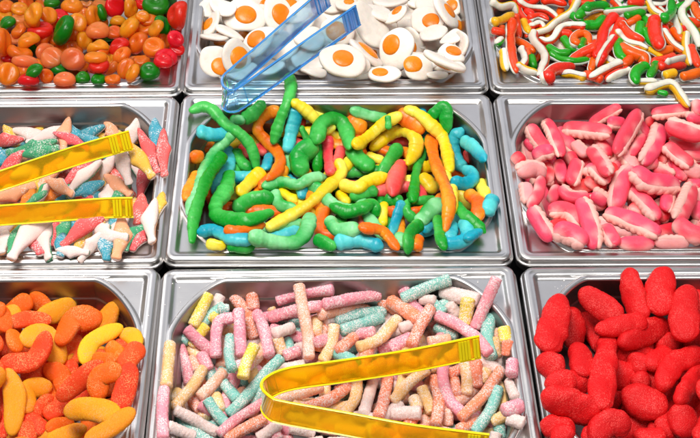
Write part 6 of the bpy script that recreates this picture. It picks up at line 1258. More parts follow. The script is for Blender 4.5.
snake|r|15|straight red and white gummy snake near the back rim of its pan|62,3347,2910,-320,3291,2786,-307,3239,2674,-302,3185,2568,-299,3130,2464,-295
snake|r|50|slightly curved red and white gummy snake behind a long yellow and white snake|57,3322,2780,-245,3356,2735,-273,3387,2676,-287,3423,2612,-284,3468,2559,-272,3521,2529,-275
snake|o|10|short orange and white gummy snake near the back rim of its pan|48,3438,2906,-330,3498,2925,-307,3572,2990,-320
snake|r|40|long red and white gummy snake near the right side of its pan|82,3716,2795,-210,3690,2657,-233,3678,2494,-232,3683,2314,-205
snake|y|20|yellow and white gummy snake left of an orange and white snake|30,3581,2391,-315,3608,2351,-310,3633,2306,-302,3656,2255,-288,3677,2198,-270,3697,2140,-250
snake|o|10|orange and white gummy snake behind a long yellow and white snake|51,3924,2736,-315,3963,2637,-313,4002,2538,-310
snake|y|160|yellow and white gummy snake left of a long green and white snake|43,4007,3030,-340,3998,2926,-321,3990,2824,-302,3981,2721,-282,3972,2617,-260
snake|y|150|yellow and white gummy snake in front of an orange and white snake|45,4060,2644,-294,4034,2548,-272,4025,2496,-285,4016,2443,-296,4010,2384,-302,4004,2319,-303,3999,2251,-300,3995,2183,-297,3990,2117,-295
snake|r|40|straight red and white gummy snake cut off by the photo's right edge|50,4072,2405,-305,4072,2318,-300,4072,2230,-295,4072,2144,-290,4072,2058,-285
snake|o|10|orange and white gummy snake behind a long green and white snake|58,4268,3221,-335,4257,3045,-291,4245,2869,-245
dolphin|A||yellow sugared gummy dolphin in the back right corner of its pan|88,-2069,415,19,-1970,249,25,-1879,78,31
dolphin|W||white sugared gummy dolphin left of a long yellow dolphin|88,-2176,336,25,-2159,268,-51,-2129,202,-126
dolphin|W||long white sugared gummy dolphin in front of a red dolphin|84,-1782,-452,63,-1796,-585,71,-1791,-720,80,-1766,-853,89
dolphin|W||white sugared gummy dolphin right of a long red dolphin|84,-2275,-730,100,-2187,-861,110,-2074,-887,118
dolphin|R||long red sugared gummy dolphin near the front rim of its pan|84,-2309,-735,145,-2393,-764,119,-2469,-808,93,-2531,-870,65
dolphin|W||long white sugared gummy dolphin in the front left corner of its pan|94,-2806,-654,45,-2872,-737,58,-2934,-824,72,-2977,-932,86,-3005,-1054,101
dolphin|R||red sugared gummy dolphin in front of a peach dolphin|62,-2880,807,-136,-2816,794,-154,-2752,778,-172,-2691,749,-191,-2633,714,-210
dolphin|W||long white sugared gummy dolphin in the middle of its pan|82,-2488,479,-276,-2552,339,-243,-2612,197,-210,-2666,51,-177
dolphin|P||peach sugared gummy dolphin behind an orange dolphin|76,-2894,226,-256,-2788,99,-200,-2683,-26,-145
teeth|p|W|straight pink gummy teeth behind pink teeth and left of long pink teeth|84,2009,804,-74,2049,732,-120,2099,666,-163,2165,615,-202
teeth|p|W|long pink gummy teeth in the back left corner of its pan|74,2218,1043,-191,2239,927,-177,2257,811,-164,2270,693,-150,2279,575,-136,2288,457,-123
teeth|p|S|long pink gummy teeth lying crosswise, near the back rim of its pan|95,2441,1005,-270,2537,948,-232,2631,891,-193,2723,831,-155,2815,770,-117
teeth|p|E|pink gummy teeth behind long pale pink teeth|83,2057,481,-187,2118,505,-150,2187,489,-119
teeth|p|S|pink gummy teeth lying crosswise, in the back right corner of its pan|75,3358,1045,-101,3439,1045,-90,3520,1046,-78,3602,1049,-67,3683,1052,-55
teeth|p|N|long pink gummy teeth lying crosswise, cut off by the photo's right edge|73,3531,814,-285,3602,793,-285,3672,771,-285,3742,749,-285,3812,726,-285
teeth|p|N|rearmost pink gummy teeth behind long pink teeth, cut off by the photo's right edge|75,3682,911,-30,3750,930,-58,3817,949,-86
teeth|p|0|pink gummy teeth pointing straight back, behind pink teeth|76,3794,1090,10,3794,1023,2,3793,956,-5
teeth|w|N|long pale pink gummy teeth near the left side of its pan|92,1812,47,35,1943,157,-27,2060,160,-86
teeth|p|0|long pink gummy teeth in front of long pale pink teeth|66,2014,-8,-11,1983,-143,15,1948,-275,40,1895,-392,65,1834,-500,89
teeth|p|E|straight pink gummy teeth pointing straight back, in the middle of its pan|82,2485,467,-250,2436,321,-250,2387,177,-250
teeth|p|N|slightly curved pink gummy teeth left of dark pink teeth|71,2270,87,-250,2324,10,-267,2411,1,-281,2508,30,-296
teeth|p|S|pink gummy teeth slanting down to the right, left of dark pink teeth|90,2940,102,-270,3004,13,-270,3060,-83,-270,3104,-191,-270,3144,-300,-270
teeth|p|E|pink gummy teeth left of long pink teeth, near the right side of its pan|80,3399,190,-361,3329,-31,-287,3262,-246,-215
teeth|p|N|pink gummy teeth in front of dark pink teeth, near the right side of its pan|72,3321,456,-325,3380,400,-322,3437,344,-320
teeth|p|0|half-buried pink gummy teeth near the right side of its pan|83,3162,479,-278,3224,486,-274,3285,493,-270
teeth|p|0|rightmost pink gummy teeth cut off by the photo's right edge|80,3617,-41,-359,3620,-124,-365,3624,-207,-371
teeth|p|W|straight pink gummy teeth in front of long pink teeth, in the middle of its pan|72,2596,294,-175,2649,201,-175,2702,109,-175
slice|O||orange sugared jelly slice near the back rim of its pan|122,-2506,-1850,-203,-2431,-1647,-196,-2243,-1618,-190
slice|O||orange sugared jelly slice in front of an amber slice|85,-3085,-1575,-120,-3054,-1681,-120,-3023,-1786,-120
slice|R||red-orange sugared jelly slice in front of a large yellow slice|92,-1854,-2402,140,-1810,-2303,123,-1765,-2203,107
slice|O||orange sugared jelly slice left of a red-orange slice|91,-2618,-2087,-334,-2511,-2141,-365,-2462,-2260,-400
slice|R||red-orange sugared jelly slice right of a long orange slice|99,-1870,-2769,45,-1841,-2676,87,-1820,-2580,131,-1808,-2482,175
slice|R||red-orange sugared jelly slice behind a large orange slice|80,-2549,-2579,-330,-2490,-2532,-330,-2431,-2484,-330
stick|k||pink sour sugar stick behind a pink stick, near the left side of its pan|52,-1378,-1809,-138,-1328,-1843,-178,-1278,-1875,-218,-1223,-1903,-256,-1166,-1927,-294
stick|t||turquoise sour sugar stick pointing straight back, near the left side of its pan|45,-1000,-1861,-191,-998,-1985,-144,-994,-2107,-98,-979,-2225,-52,-953,-2340,-7
stick|c||cream sour sugar stick behind a long pink stick, near the left side of its pan|51,-1503,-2110,28,-1502,-2221,28,-1502,-2329,28,-1501,-2437,28,-1501,-2542,28
stick|k||straight pink sour sugar stick left of a peach stick|51,-1453,-1910,-269,-1424,-1985,-294,-1396,-2061,-318,-1376,-2139,-343,-1360,-2217,-367
stick|k||long pink sour sugar stick left of a long peach stick|53,-633,-1522,-309,-524,-1531,-248,-416,-1544,-188,-306,-1568,-127,-197,-1597,-67
stick|t||long turquoise sour sugar stick near the back rim of its pan|53,-24,-1635,-236,78,-1569,-263,182,-1508,-291,291,-1466,-318,400,-1429,-345
stick|t||long turquoise sour sugar stick in the middle of its pan|53,18,-1792,-173,104,-1724,-216,191,-1656,-259,280,-1585,-302,369,-1513,-345
stick|k||pink sour sugar stick left of a long turquoise stick, in the middle of its pan|52,-208,-1954,-140,-152,-1914,-172,-94,-1874,-204,-36,-1834,-236
stick|t||half-buried turquoise sour sugar stick in the middle of its pan|44,-484,-1743,-388,-473,-1812,-367,-463,-1880,-346
stick|k||pink sour sugar stick slanting up to the right, left of a pink stick|52,372,-1894,-339,432,-1890,-301,492,-1886,-263,551,-1882,-225,611,-1879,-186
stick|y||yellow sour sugar stick in the back right corner of its pan|63,1154,-1587,-22,1140,-1653,-91,1126,-1720,-159
stick|o||straight coral sour sugar stick near the back rim of its pan|63,481,-1411,-237,536,-1482,-210,590,-1553,-183,642,-1627,-156,690,-1706,-129
stick|t||long turquoise sour sugar stick near the right side of its pan|57,1352,-1703,-126,1325,-1806,-134,1307,-1910,-142,1313,-2012,-150,1324,-2112,-158
stick|o||coral sour sugar stick in front of a yellow stick|52,1459,-2082,-12,1459,-2114,-43,1459,-2145,-73
stick|k||short pink sour sugar stick right of a pink stick|52,475,-1948,-242,525,-1938,-207,574,-1928,-172,624,-1919,-137
stick|w||whitish sour sugar stick left of a turquoise stick, cut off by the photo's bottom edge|49,-1434,-2993,57,-1390,-2995,28,-1347,-2998,-1,-1304,-3001,-30,-1260,-3004,-58
stick|k||pink sour sugar stick in the front left corner of its pan|50,-1222,-2519,-297,-1188,-2533,-321,-1154,-2548,-345
stick|k||barely visible pink sour sugar stick right of a whitish stick|49,-555,-2857,-327,-573,-2816,-327,-591,-2775,-327
stick|p||long peach sour sugar stick near the front rim of its pan|50,-582,-2563,-185,-485,-2522,-196,-388,-2479,-207,-291,-2432,-218,-193,-2384,-230
stick|o||coral sour sugar stick slanting up to the right, near the front rim of its pan|50,-324,-2599,-240,-218,-2539,-265,-112,-2472,-290,-14,-2382,-316,82,-2281,-342
stick|w||whitish sour sugar stick right at the front rim of its pan|49,-436,-2763,-302,-379,-2759,-327,-322,-2756,-352,-265,-2753,-377
stick|w||short whitish sour sugar stick in the front right corner of its pan|58,1383,-2924,38,1427,-2945,38,1470,-2965,38
stick|k||short pink sour sugar stick near the right side of its pan|56,1468,-2337,33,1459,-2391,33,1450,-2445,33
foot|r||red sugared gummy slanting down to the right, near the back rim of its pan|122,2216,-1481,-39,2362,-1613,-47,2487,-1770,-55
foot|r||red sugared gummy slanting up to the right, in the middle of its pan|119,2473,-2082,-28,2625,-1992,-70,2779,-1890,-113,2934,-1773,-158
foot|r||red sugared gummy lying crosswise, near the left side of its pan|107,1728,-2642,130,1832,-2632,130,1936,-2623,130
foot|r||long red sugared gummy near the front rim of its pan|158,2446,-2556,-140,2587,-2621,-137,2713,-2711,-134
foot|r||red sugared gummy pointing straight back, in front of a large red gummy|105,3157,-2357,-405,3152,-2445,-405,3147,-2532,-405
foot|r||large red sugared gummy cut off by the photo's bottom edge|130,2856,-2734,-90,2865,-2846,-122,2875,-2958,-154
foot|r||red sugared gummy slanting up to the right, in front of a red gummy|108,2676,-2290,-75,2791,-2189,-112,2907,-2088,-150
worm|y||long yellow gummy worm behind a green worm|68,67,212,-306,134,146,-275,203,113,-247,269,188,-272,336,248,-289,407,284,-294,478,309,-290
jelly|A||amber jelly sweet lying crosswise, right of an amber sweet|-2595,1979,100,-155,363,919,986,116,121,124,118
jelly|A||amber jelly sweet in front of an amber sweet|-2377,2825,-296,-660,52,750,648,545,532,143,136
jelly|A||amber jelly sweet in the front right corner of its pan|-2167,1521,101,-775,19,632,505,619,602,105,100
egg|n||rightmost large yolk-up fried egg gummy near the left side of its pan|-831,2199,-9,-345,-291,892,770,456,447,208,193,-18,35,112
egg|n||rearmost yolk-up fried egg gummy near the front rim of its pan|75,1518,252,95,-187,978,984,-134,-121,245,228,-5,4,120
egg|n||yolk-up fried egg gummy lying crosswise, near the front rim of its pan|525,1496,89,1,169,986,1000,-9,0,175,163,-54,-7,90
egg|n||large yolk-up fried egg gummy in the back right corner of its pan|1062,2600,-36,-171,-269,948,942,238,238,207,192,23,-43,104
egg|p||leftmost plain white fried egg gummy lying crosswise, near the right side of its pan|1085,2429,-231,118,-24,993,984,-134,-121,147,137
egg|p||large plain white fried egg gummy near the right side of its pan|1100,2329,-11,-277,146,950,942,238,238,167,156
egg|p||large plain white fried egg gummy in the front right corner of its pan|1121,1313,397,415,468,781,904,-312,-294,245,228
snake|r|150|red and white gummy snake in front of a long orange and white snake|47,2878,2758,-250,2826,2808,-280,2771,2847,-305,2708,2845,-311,2638,2791,-294,2581,2691,-276,2544,2631,-298,2493,2578,-311,2432,2564,-314,2381,2606,-315
snake|o|30|hooked orange and white gummy snake right of a green and white snake|49,2738,2372,-220,2725,2469,-251,2748,2575,-280,2797,2655,-301,2850,2694,-313,2898,2690,-315,2927,2642,-313,2922,2561,-309,2913,2478,-305
snake|r|25|leftmost straight red and white gummy snake right of a long green and white snake|56,2926,2321,-230,2870,2298,-239,2813,2273,-247,2761,2249,-265,2711,2210,-278,2659,2162,-285
snake|g|55|long green and white gummy snake in the middle of its pan|45,2446,2289,-300,2482,2248,-299,2518,2206,-296,2558,2171,-288,2600,2144,-277,2644,2125,-269,2693,2126,-273,2745,2142,-283,2796,2162,-288,2845,2175,-285
snake|o|20|orange and white gummy snake right of a long green and white snake|45,2916,2187,-295,2882,2087,-290,2849,1988,-285
snake|r|35|slightly curved red and white gummy snake in the middle of its pan|70,2244,1442,55,2314,1610,2,2405,1728,-48,2501,1804,-93,2597,1874,-136
snake|g|110|long green and white gummy snake near the back rim of its pan|42,3218,3143,-345,3263,3125,-324,3308,3104,-301,3353,3085,-279,3402,3082,-270,3458,3101,-278,3519,3135,-298,3581,3171,-318,3642,3202,-336,3701,3229,-350
snake|r|55|slightly curved red and white gummy snake behind a long red and white snake|67,3300,2993,-320,3242,2910,-315,3185,2826,-310,3136,2728,-302,3101,2615,-291,3069,2498,-277,3031,2400,-274,2987,2293,-260,2938,2173,-235
snake|r|80|red and white gummy snake slanting up to the right, behind an orange and white snake|56,3190,2516,-250,3142,2439,-247,3093,2358,-240,3044,2267,-226,2997,2164,-207,2971,2118,-235,2947,2077,-268
snake|o|55|slightly curved orange and white gummy snake|76,3264,2322,-246,3320,2235,-217,3390,2193,-222,3463,2167,-241,3485,2078,-260
snake|y|140|yellow and white gummy snake right of a long green and white snake|46,3751,3306,-320,3766,3255,-333,3779,3197,-340,3803,3145,-341,3838,3111,-341,3875,3080,-340
snake|o|140|straight orange and white gummy snake left of a long yellow and white snake|45,3798,2660,-255,3812,2601,-257,3832,2558,-271,3854,2520,-288,3879,2482,-301,3907,2442,-306,3935,2400,-304,3962,2353,-300
snake|g|140|green and white gummy snake cut off by the photo's right edge|50,4255,3314,-329,4176,3207,-305,4108,3108,-293,4075,2966,-267,4081,2854,-256,4115,2792,-275,4152,2736,-295,4175,2660,-308,4176,2561,-310,4170,2452,-305
snake|r|10|red and white gummy snake lying crosswise, behind a yellow and white snake|50,3525,1748,-40,3590,1780,-67,3656,1812,-94,3724,1848,-121,3792,1888,-149,3860,1927,-177
snake|y|10|yellow and white gummy snake behind a long yellow and white snake|55,3532,1504,45,3587,1537,33,3643,1573,18
snake|y|165|yellow and white gummy snake left of a long yellow and white snake|39,3248,1425,30,3290,1425,30,3331,1424,30,3372,1424,30,3413,1423,30
teeth|p|E|pink gummy teeth slanting up to the right, right of dark pink teeth|90,3195,1063,-105,3133,957,-119,3072,852,-132,3011,748,-146,2952,644,-159,2894,540,-172
teeth|p|W|slightly curved pink gummy teeth in the back right corner of its pan|94,3409,978,-220,3365,823,-215,3303,679,-210,3225,551,-205,3147,426,-200
teeth|p|N|long pink gummy teeth in front of pink teeth, cut off by the photo's right edge|101,3478,843,-66,3569,785,-70,3664,736,-74,3761,694,-77
teeth|p|W|pink gummy teeth behind pale pink teeth and behind pink teeth|83,3435,648,-210,3489,557,-210,3544,469,-210,3602,386,-210
teeth|p|E|straight pink gummy teeth right of pale pink teeth|83,2654,664,-241,2683,487,-184,2700,303,-125,2710,116,-66
teeth|p|E|straight pink gummy teeth in the front left corner of its pan|84,1851,-581,120,1892,-679,94,1939,-772,69,1989,-862,45
teeth|p|S|slightly curved pink gummy teeth in the front left corner of its pan|94,2050,-543,69,2159,-517,45,2245,-560,21,2304,-640,-7
teeth|p|E|pink gummy teeth pointing straight back, near the front rim of its pan|94,2344,-434,85,2376,-562,76,2392,-695,66,2391,-833,56,2389,-968,46
teeth|p|W|long pink gummy teeth in front of pale pink teeth|101,2973,261,-158,2879,156,-200,2819,24,-244,2779,-116,-287
teeth|p|S|pink gummy teeth lying crosswise, near the front rim of its pan|99,2599,-532,20,2675,-600,39,2750,-668,58,2823,-740,78,2893,-813,97,2962,-886,116
teeth|p|W|long pink gummy teeth slanting up to the right, near the right side of its pan|95,3608,158,-308,3503,-66,-241,3399,-281,-175,3294,-489,-110
teeth|p|0|pink gummy teeth slanting down to the right, right of long pale pink teeth|98,3213,-736,85,3287,-844,85,3385,-912,85
slice|R||bent red-orange sugared jelly slice|111,-2662,-1879,-137,-2671,-2017,-147,-2729,-2123,-155,-2836,-2154,-162,-2957,-2132,-170
slice|Y||yellow sugared jelly slice in the middle of its pan|84,-2225,-2299,67,-2215,-2188,56,-2185,-2087,47,-2122,-2019,38,-2050,-1964,29,-1979,-1909,20
slice|A||amber sugared jelly slice behind a large red-orange slice|99,-2745,-2546,-284,-2759,-2325,-327,-2624,-2266,-360
slice|R||red-orange sugared jelly slice in front of an orange slice|91,-2409,-2545,-115,-2328,-2503,-63,-2248,-2462,-11,-2165,-2424,42,-2083,-2386,95
slice|O||orange sugared jelly slice right of a long red-orange slice|100,-2072,-2630,26,-2053,-2523,113,-1914,-2510,185
slice|O||orange sugared jelly slice in front of a large red-orange slice|75,-2519,-2725,-330,-2446,-2676,-371,-2372,-2627,-413
slice|R||red-orange sugared jelly slice cut off by the photo's bottom edge|79,-2722,-2720,-305,-2709,-2773,-325,-2696,-2826,-345
stick|k||bent pink sour sugar stick|52,-995,-1690,-117,-1096,-1701,-147,-1126,-1795,-184,-1128,-1897,-222,-1124,-1999,-260
stick|k||pink sour sugar stick behind a yellow stick|52,-924,-1632,-102,-916,-1741,-120,-909,-1848,-137,-901,-1954,-155,-893,-2059,-172
stick|k||pink sour sugar stick behind a peach stick|52,-770,-1518,-269,-725,-1642,-256,-691,-1769,-243,-668,-1898,-230,-647,-2026,-217
stick|y||yellow sour sugar stick left of a peach stick|51,-769,-2122,7,-797,-2185,-11,-825,-2248,-29,-846,-2314,-47,-859,-2383,-65
stick|k||long pink sour sugar stick lying crosswise, right of a long pink stick|53,-134,-1603,-32,-18,-1535,-76,101,-1469,-119,221,-1409,-163,343,-1351,-206
stick|k||short pink sour sugar stick left of a long pink stick|51,-498,-1953,-327,-444,-1930,-327,-390,-1908,-327
stick|t||long turquoise sour sugar stick in the back right corner of its pan|54,585,-1453,-132,685,-1423,-98,784,-1395,-63,886,-1374,-29,988,-1357,5
stick|c||cream sour sugar stick behind a long whitish stick, near the left side of its pan|50,-1245,-2131,-307,-1280,-2272,-265,-1329,-2399,-226,-1383,-2518,-187,-1436,-2634,-149
stick|p||peach sour sugar stick slanting up to the right, near the left side of its pan|50,-1049,-2222,-233,-1094,-2282,-238,-1139,-2341,-244,-1185,-2398,-249,-1231,-2453,-254
stick|k||pink sour sugar stick pointing straight back, cut off by the photo's bottom edge|49,-1515,-2604,40,-1512,-2738,58,-1505,-2870,76,-1491,-3000,93,-1476,-3127,110
stick|w||whitish sour sugar stick behind a turquoise stick|49,-1414,-2691,-142,-1335,-2705,-196,-1256,-2720,-250,-1178,-2739,-304,-1100,-2759,-358
stick|o||coral sour sugar stick in front of a long peach stick|49,-983,-2847,-337,-909,-2810,-308,-833,-2777,-278,-754,-2750,-249,-674,-2724,-220
stick|w||straight whitish sour sugar stick in front of a long peach stick|49,-710,-2832,-332,-658,-2810,-305,-606,-2789,-277,-555,-2767,-249
stick|w||whitish sour sugar stick pointing straight back, near the front rim of its pan|50,281,-2199,-395,257,-2313,-360,232,-2425,-325,208,-2535,-291,184,-2644,-257
stick|o||coral sour sugar stick in front of a pink stick|50,417,-2162,-387,395,-2300,-345,372,-2434,-304,344,-2564,-263,311,-2689,-223
stick|c||straight cream sour sugar stick behind a long peach stick|50,452,-2483,-292,517,-2414,-265,584,-2347,-237,660,-2291,-209,740,-2243,-182
stick|w||whitish sour sugar stick lying crosswise, behind a coral stick|59,445,-2626,-292,514,-2634,-279,582,-2641,-267,650,-2649,-255
stick|c||cream sour sugar stick pointing straight back, left of a long coral stick|50,700,-2393,-257,718,-2442,-272,735,-2489,-287,753,-2537,-302,770,-2585,-317
stick|o||slightly curved coral sour sugar stick|50,817,-2259,-292,833,-2386,-280,841,-2514,-267,823,-2640,-254,796,-2764,-242
stick|k||pink sour sugar stick pointing straight back, near the right side of its pan|50,898,-2178,-225,890,-2307,-235,903,-2431,-244,943,-2543,-253,1014,-2627,-261
stick|c||straight cream sour sugar stick behind a peach stick|51,1089,-2116,-222,1098,-2191,-238,1104,-2267,-253,1100,-2344,-269,1091,-2419,-285
stick|k||straight pink sour sugar stick in the front right corner of its pan|59,1349,-2876,98,1408,-2845,83,1467,-2815,68
foot|r||long red sugared gummy near the left side of its pan|139,1971,-1633,42,1887,-1957,89,1761,-2250,135
foot|r||red sugared gummy pointing straight back, near the back rim of its pan|123,2660,-1302,35,2664,-1468,4,2680,-1628,-26,2701,-1784,-54
foot|r||red sugared gummy in the back right corner of its pan|142,2991,-1318,49,2881,-1525,29,2880,-1745,10
foot|r||slightly curved red sugared gummy behind a red gummy|140,3147,-1528,35,3047,-1802,35,3027,-2069,35
foot|r||red sugared gummy in the front left corner of its pan|149,1683,-2808,186,1898,-2833,130,2088,-2916,73
foot|r||large red sugared gummy cut off by the photo's right edge|98,2848,-2714,-30,2939,-2560,-73,3046,-2417,-116,3171,-2298,-157
foot|r||leftmost red sugared gummy right of a red gummy, cut off by the photo's bottom edge|94,2483,-2920,-220,2583,-2948,-187,2683,-2976,-155
stick|c||long cream sour sugar stick near the front rim of its pan|50,134,-2280,-300,128,-2368,-318,108,-2452,-336,58,-2520,-352,6,-2584,-369
egg|n||yolk-up fried egg gummy left of an edge-on egg|664,1941,73,-562,-497,661,-180,-707,-684,241,224,-38,-49,116
egg|n||large yolk-up fried egg gummy in the front right corner of its pan|879,1562,128,-4,-441,897,1000,-9,0,162,151,-54,23,104
snake|r|170|wavy red and white gummy snake near the left side of its pan|47,2296,2693,-295,2282,2579,-282,2289,2459,-254,2311,2342,-217,2329,2220,-178,2335,2088,-137,2314,1944,-93,2272,1804,-48,2227,1667,-4,2184,1532,40
snake|y|150|straight yellow and white gummy snake in the middle of its pan|46,2659,1505,35,2623,1554,11,2586,1603,-14,2547,1647,-38,2506,1676,-63,2463,1698,-88
snake|y|150|long yellow and white gummy snake in the middle of its pan|47,3249,2636,-245,3279,2616,-271,3307,2590,-292,3336,2558,-305,3369,2528,-310,3408,2508,-310,3448,2493,-309,3485,2469,-306,3517,2431,-298,3545,2385,-285
snake|g|15|green and white gummy snake left of a long orange and white snake|56,3241,2476,-281,3201,2308,-237,3197,2192,-229,3231,2100,-215
snake|g|25|bent green and white gummy snake cut off by the photo's top edge|58,3778,2767,-165,3859,2864,-206,3934,2988,-249,3981,3149,-294,4022,3314,-340
snake|r|160|straight red and white gummy snake behind a red and white snake|48,3605,1799,-15,3670,1851,-43,3736,1905,-71,3802,1961,-100,3869,2017,-128
snake|o|10|orange and white gummy snake lying crosswise, cut off by the photo's right edge|55,3714,1474,45,3782,1496,41,3852,1531,33,3932,1595,8
snake|r|165|long straight red and white gummy snake right of a red and white snake|54,3105,1844,-63,3038,1770,-31,2972,1695,2,2906,1619,34,2843,1546,63,2781,1477,88,2733,1455,75
snake|r|165|frontmost red and white gummy snake in the middle of its pan|48,3173,1684,-41,3114,1631,-15,3056,1581,9,3001,1532,28,2951,1488,37,2903,1450,40
snake|g|20|bent green and white gummy snake near the right side of its pan|64,3362,1753,-46,3271,1650,-3,3201,1512,38,3187,1387,50
teeth|p|S|long pink gummy teeth left of long pink teeth, near the front rim of its pan|103,2057,-848,105,2172,-886,101,2262,-973,97
teeth|p|S|slightly curved pink gummy teeth near the right side of its pan|112,2992,133,-79,3095,49,-132,3248,61,-178,3410,97,-225
slice|A||amber sugared jelly slice in the front left corner of its pan|94,-2924,-2271,-160,-2877,-2369,-185,-2841,-2470,-210,-2829,-2573,-234,-2827,-2676,-257,-2825,-2777,-280
slice|A||long amber sugared jelly slice near the front rim of its pan|107,-2307,-2740,-62,-2164,-2766,3,-2017,-2837,70,-1875,-2938,140
slice|A||long amber sugared jelly slice left of an orange slice|74,-2484,-2845,-319,-2407,-2801,-336,-2330,-2755,-353,-2252,-2710,-370
slice|A||amber sugared jelly slice right of an orange slice|84,-2069,-3140,108,-1983,-3104,134,-1899,-3066,160,-1822,-3016,187,-1749,-2962,214
stick|p||peach sour sugar stick pointing straight back, near the back rim of its pan|53,-379,-1402,-27,-352,-1563,-80,-322,-1722,-132,-296,-1881,-183,-290,-2040,-232
stick|c||long cream sour sugar stick behind a coral stick|52,166,-2002,-156,267,-1947,-172,362,-1869,-188,439,-1755,-206,516,-1637,-225
stick|c||long cream sour sugar stick behind a turquoise stick|52,-64,-1806,-112,-72,-1880,-145,-90,-1951,-177,-122,-2016,-208,-156,-2081,-238
stick|k||pink sour sugar stick right of a yellow stick|53,1396,-1513,179,1351,-1577,97,1306,-1642,15,1262,-1710,-65,1220,-1779,-145
stick|k||pink sour sugar stick slanting down to the right, near the right side of its pan|52,887,-1645,-162,1010,-1731,-146,1121,-1839,-130,1219,-1964,-114,1291,-2114,-97
stick|o||long coral sour sugar stick near the right side of its pan|52,812,-1616,-97,759,-1718,-93,708,-1821,-89,665,-1926,-85,624,-2032,-81
stick|t||turquoise sour sugar stick slanting down to the right, right of a pink stick|47,-1163,-2534,-217,-1127,-2583,-245,-1087,-2628,-273,-1043,-2669,-300,-997,-2709,-327
stick|t||turquoise sour sugar stick slanting up to the right, near the left side of its pan|50,-974,-2606,-296,-863,-2488,-272,-763,-2356,-246,-662,-2223,-220,-547,-2101,-194
stick|k||pink sour sugar stick slanting up to the right, cut off by the photo's bottom edge|44,-1050,-2819,-287,-968,-2727,-287,-876,-2648,-287,-780,-2573,-287,-682,-2499,-287
stick|o||long coral sour sugar stick right of a peach stick|50,1397,-2233,-217,1313,-2367,-223,1225,-2492,-228,1125,-2602,-234,1023,-2706,-239
stick|t||turquoise sour sugar stick in front of a long coral stick|50,1361,-2421,-227,1320,-2524,-255,1272,-2621,-282,1206,-2705,-309,1136,-2784,-335
foot|r||long red sugared gummy left of a long red gummy and right of a red gummy|97,2266,-1974,25,2371,-1959,25,2477,-1939,25,2583,-1908,25,2689,-1873,25
foot|r||red sugared gummy left of a large red gummy, in the middle of its pan|121,2341,-2106,-19,2287,-2309,26,2232,-2506,70,2177,-2697,113,2123,-2883,156
foot|r||barely visible red sugared gummy cut off by the photo's bottom edge|64,2010,-3044,70,2005,-3092,52,2001,-3139,33
foot|r||long red sugared gummy cut off by the photo's bottom edge|121,2037,-3158,90,2172,-3032,90,2326,-3021,90
foot|r||slightly curved red sugared gummy right of a red gummy|108,2739,-2544,-57,2811,-2390,-70,2908,-2254,-82,3040,-2192,-93,3174,-2148,-104
snake|g|10|green and white gummy snake in the front right corner of its pan|34,3419,1240,30,3455,1226,30,3491,1212,30
snake|y|150|yellow and white gummy snake right of a yellow and white snake|51,3302,1277,40,3366,1309,40,3430,1339,40,3494,1368,40,3556,1380,40,3598,1335,40,3621,1259,40,3639,1181,40,3658,1104,40,3674,1025,40
jelly|A||amber jelly sweet lying beyond the edge of the photo|-4401,2634,-406,-236,-142,961,-926,-268,-267,115,109
jelly|O||orange jelly sweet lying beyond the edge of the photo|-4662,2942,-331,-77,265,961,-996,-58,-64,115,109
jelly|A||amber jelly sweet lying beyond the edge of the photo|-4181,2235,-353,161,337,928,983,-135,-122,115,109
jelly|G||green jelly sweet lying beyond the edge of the photo|-4159,2943,-372,500,-568,654,91,-717,-691,115,109
jelly|A||amber jelly sweet lying beyond the edge of the photo|-4393,2208,-374,373,-495,785,447,-645,-619,115,109
jelly|O||orange jelly sweet lying beyond the edge of the photo|-4511,3326,-366,730,-352,586,205,-705,-679,115,109
jelly|O||orange jelly sweet lying beyond the edge of the photo|-4398,2941,-365,777,-100,622,419,-655,-629,115,109
jelly|G||green jelly sweet lying beyond the edge of the photo|-4068,2522,-331,-840,-295,456,-124,-713,-690,115,109
jelly|O||orange jelly sweet lying beyond the edge of the photo|-4253,3415,-362,453,-102,886,764,-467,-445,115,109
jelly|P||peach jelly sweet lying beyond the edge of the photo|-3786,1507,93,552,-563,615,41,-719,-694,115,109
snake|y|40|yellow and white gummy snake lying beyond the edge of the photo|41,4485,3111,-345,4481,3002,-339,4481,2897,-334,4494,2802,-329,4513,2713,-324,4512,2612,-319,4488,2504,-314,4469,2398,-310,4467,2297,-305,4467,2199,-300
snake|r|10|red and white gummy snake lying beyond the edge of the photo|41,4405,3407,-360,4446,3338,-355,4488,3274,-352,4539,3226,-349,4593,3186,-347,4635,3125,-343,4657,3036,-340,4684,2953,-336,4723,2888,-333,4765,2828,-330
snake|o|10|orange and white gummy snake lying beyond the edge of the photo|41,4479,2472,-265,4541,2488,-288,4600,2495,-305,4634,2456,-311,4613,2368,-309,4582,2280,-304,4548,2192,-300,4507,2111,-296,4461,2036,-292,4415,1966,-290
dolphin|A||yellow sugared gummy dolphin lying beyond the edge of the photo|79,-4193,1050,-309,-4096,1020,-337,-4006,967,-367,-3927,890,-400
dolphin|W||white sugared gummy dolphin lying beyond the edge of the photo|79,-3801,1104,-345,-3797,996,-391,-3806,889,-436
dolphin|T||blue sugared gummy dolphin lying beyond the edge of the photo|79,-3598,771,-368,-3682,672,-386,-3741,550,-405
dolphin|R||red sugared gummy dolphin lying beyond the edge of the photo|79,-3572,214,-396,-3659,193,-405,-3740,157,-414,-3814,107,-422
dolphin|W||white sugared gummy dolphin lying beyond the edge of the photo|79,-3745,-348,-394,-3649,-353,-400,-3553,-363,-406,-3456,-376,-413
dolphin|W||white sugared gummy dolphin lying beyond the edge of the photo|79,-3991,852,-360,-3894,713,-360,-3796,580,-360
teeth|p|N|pink gummy teeth lying beyond the edge of the photo|84,4291,894,-334,4339,813,-360,4381,729,-386,4418,641,-412
teeth|p|N|pink gummy teeth lying beyond the edge of the photo|84,4419,351,-405,4379,170,-399,4316,-6,-394
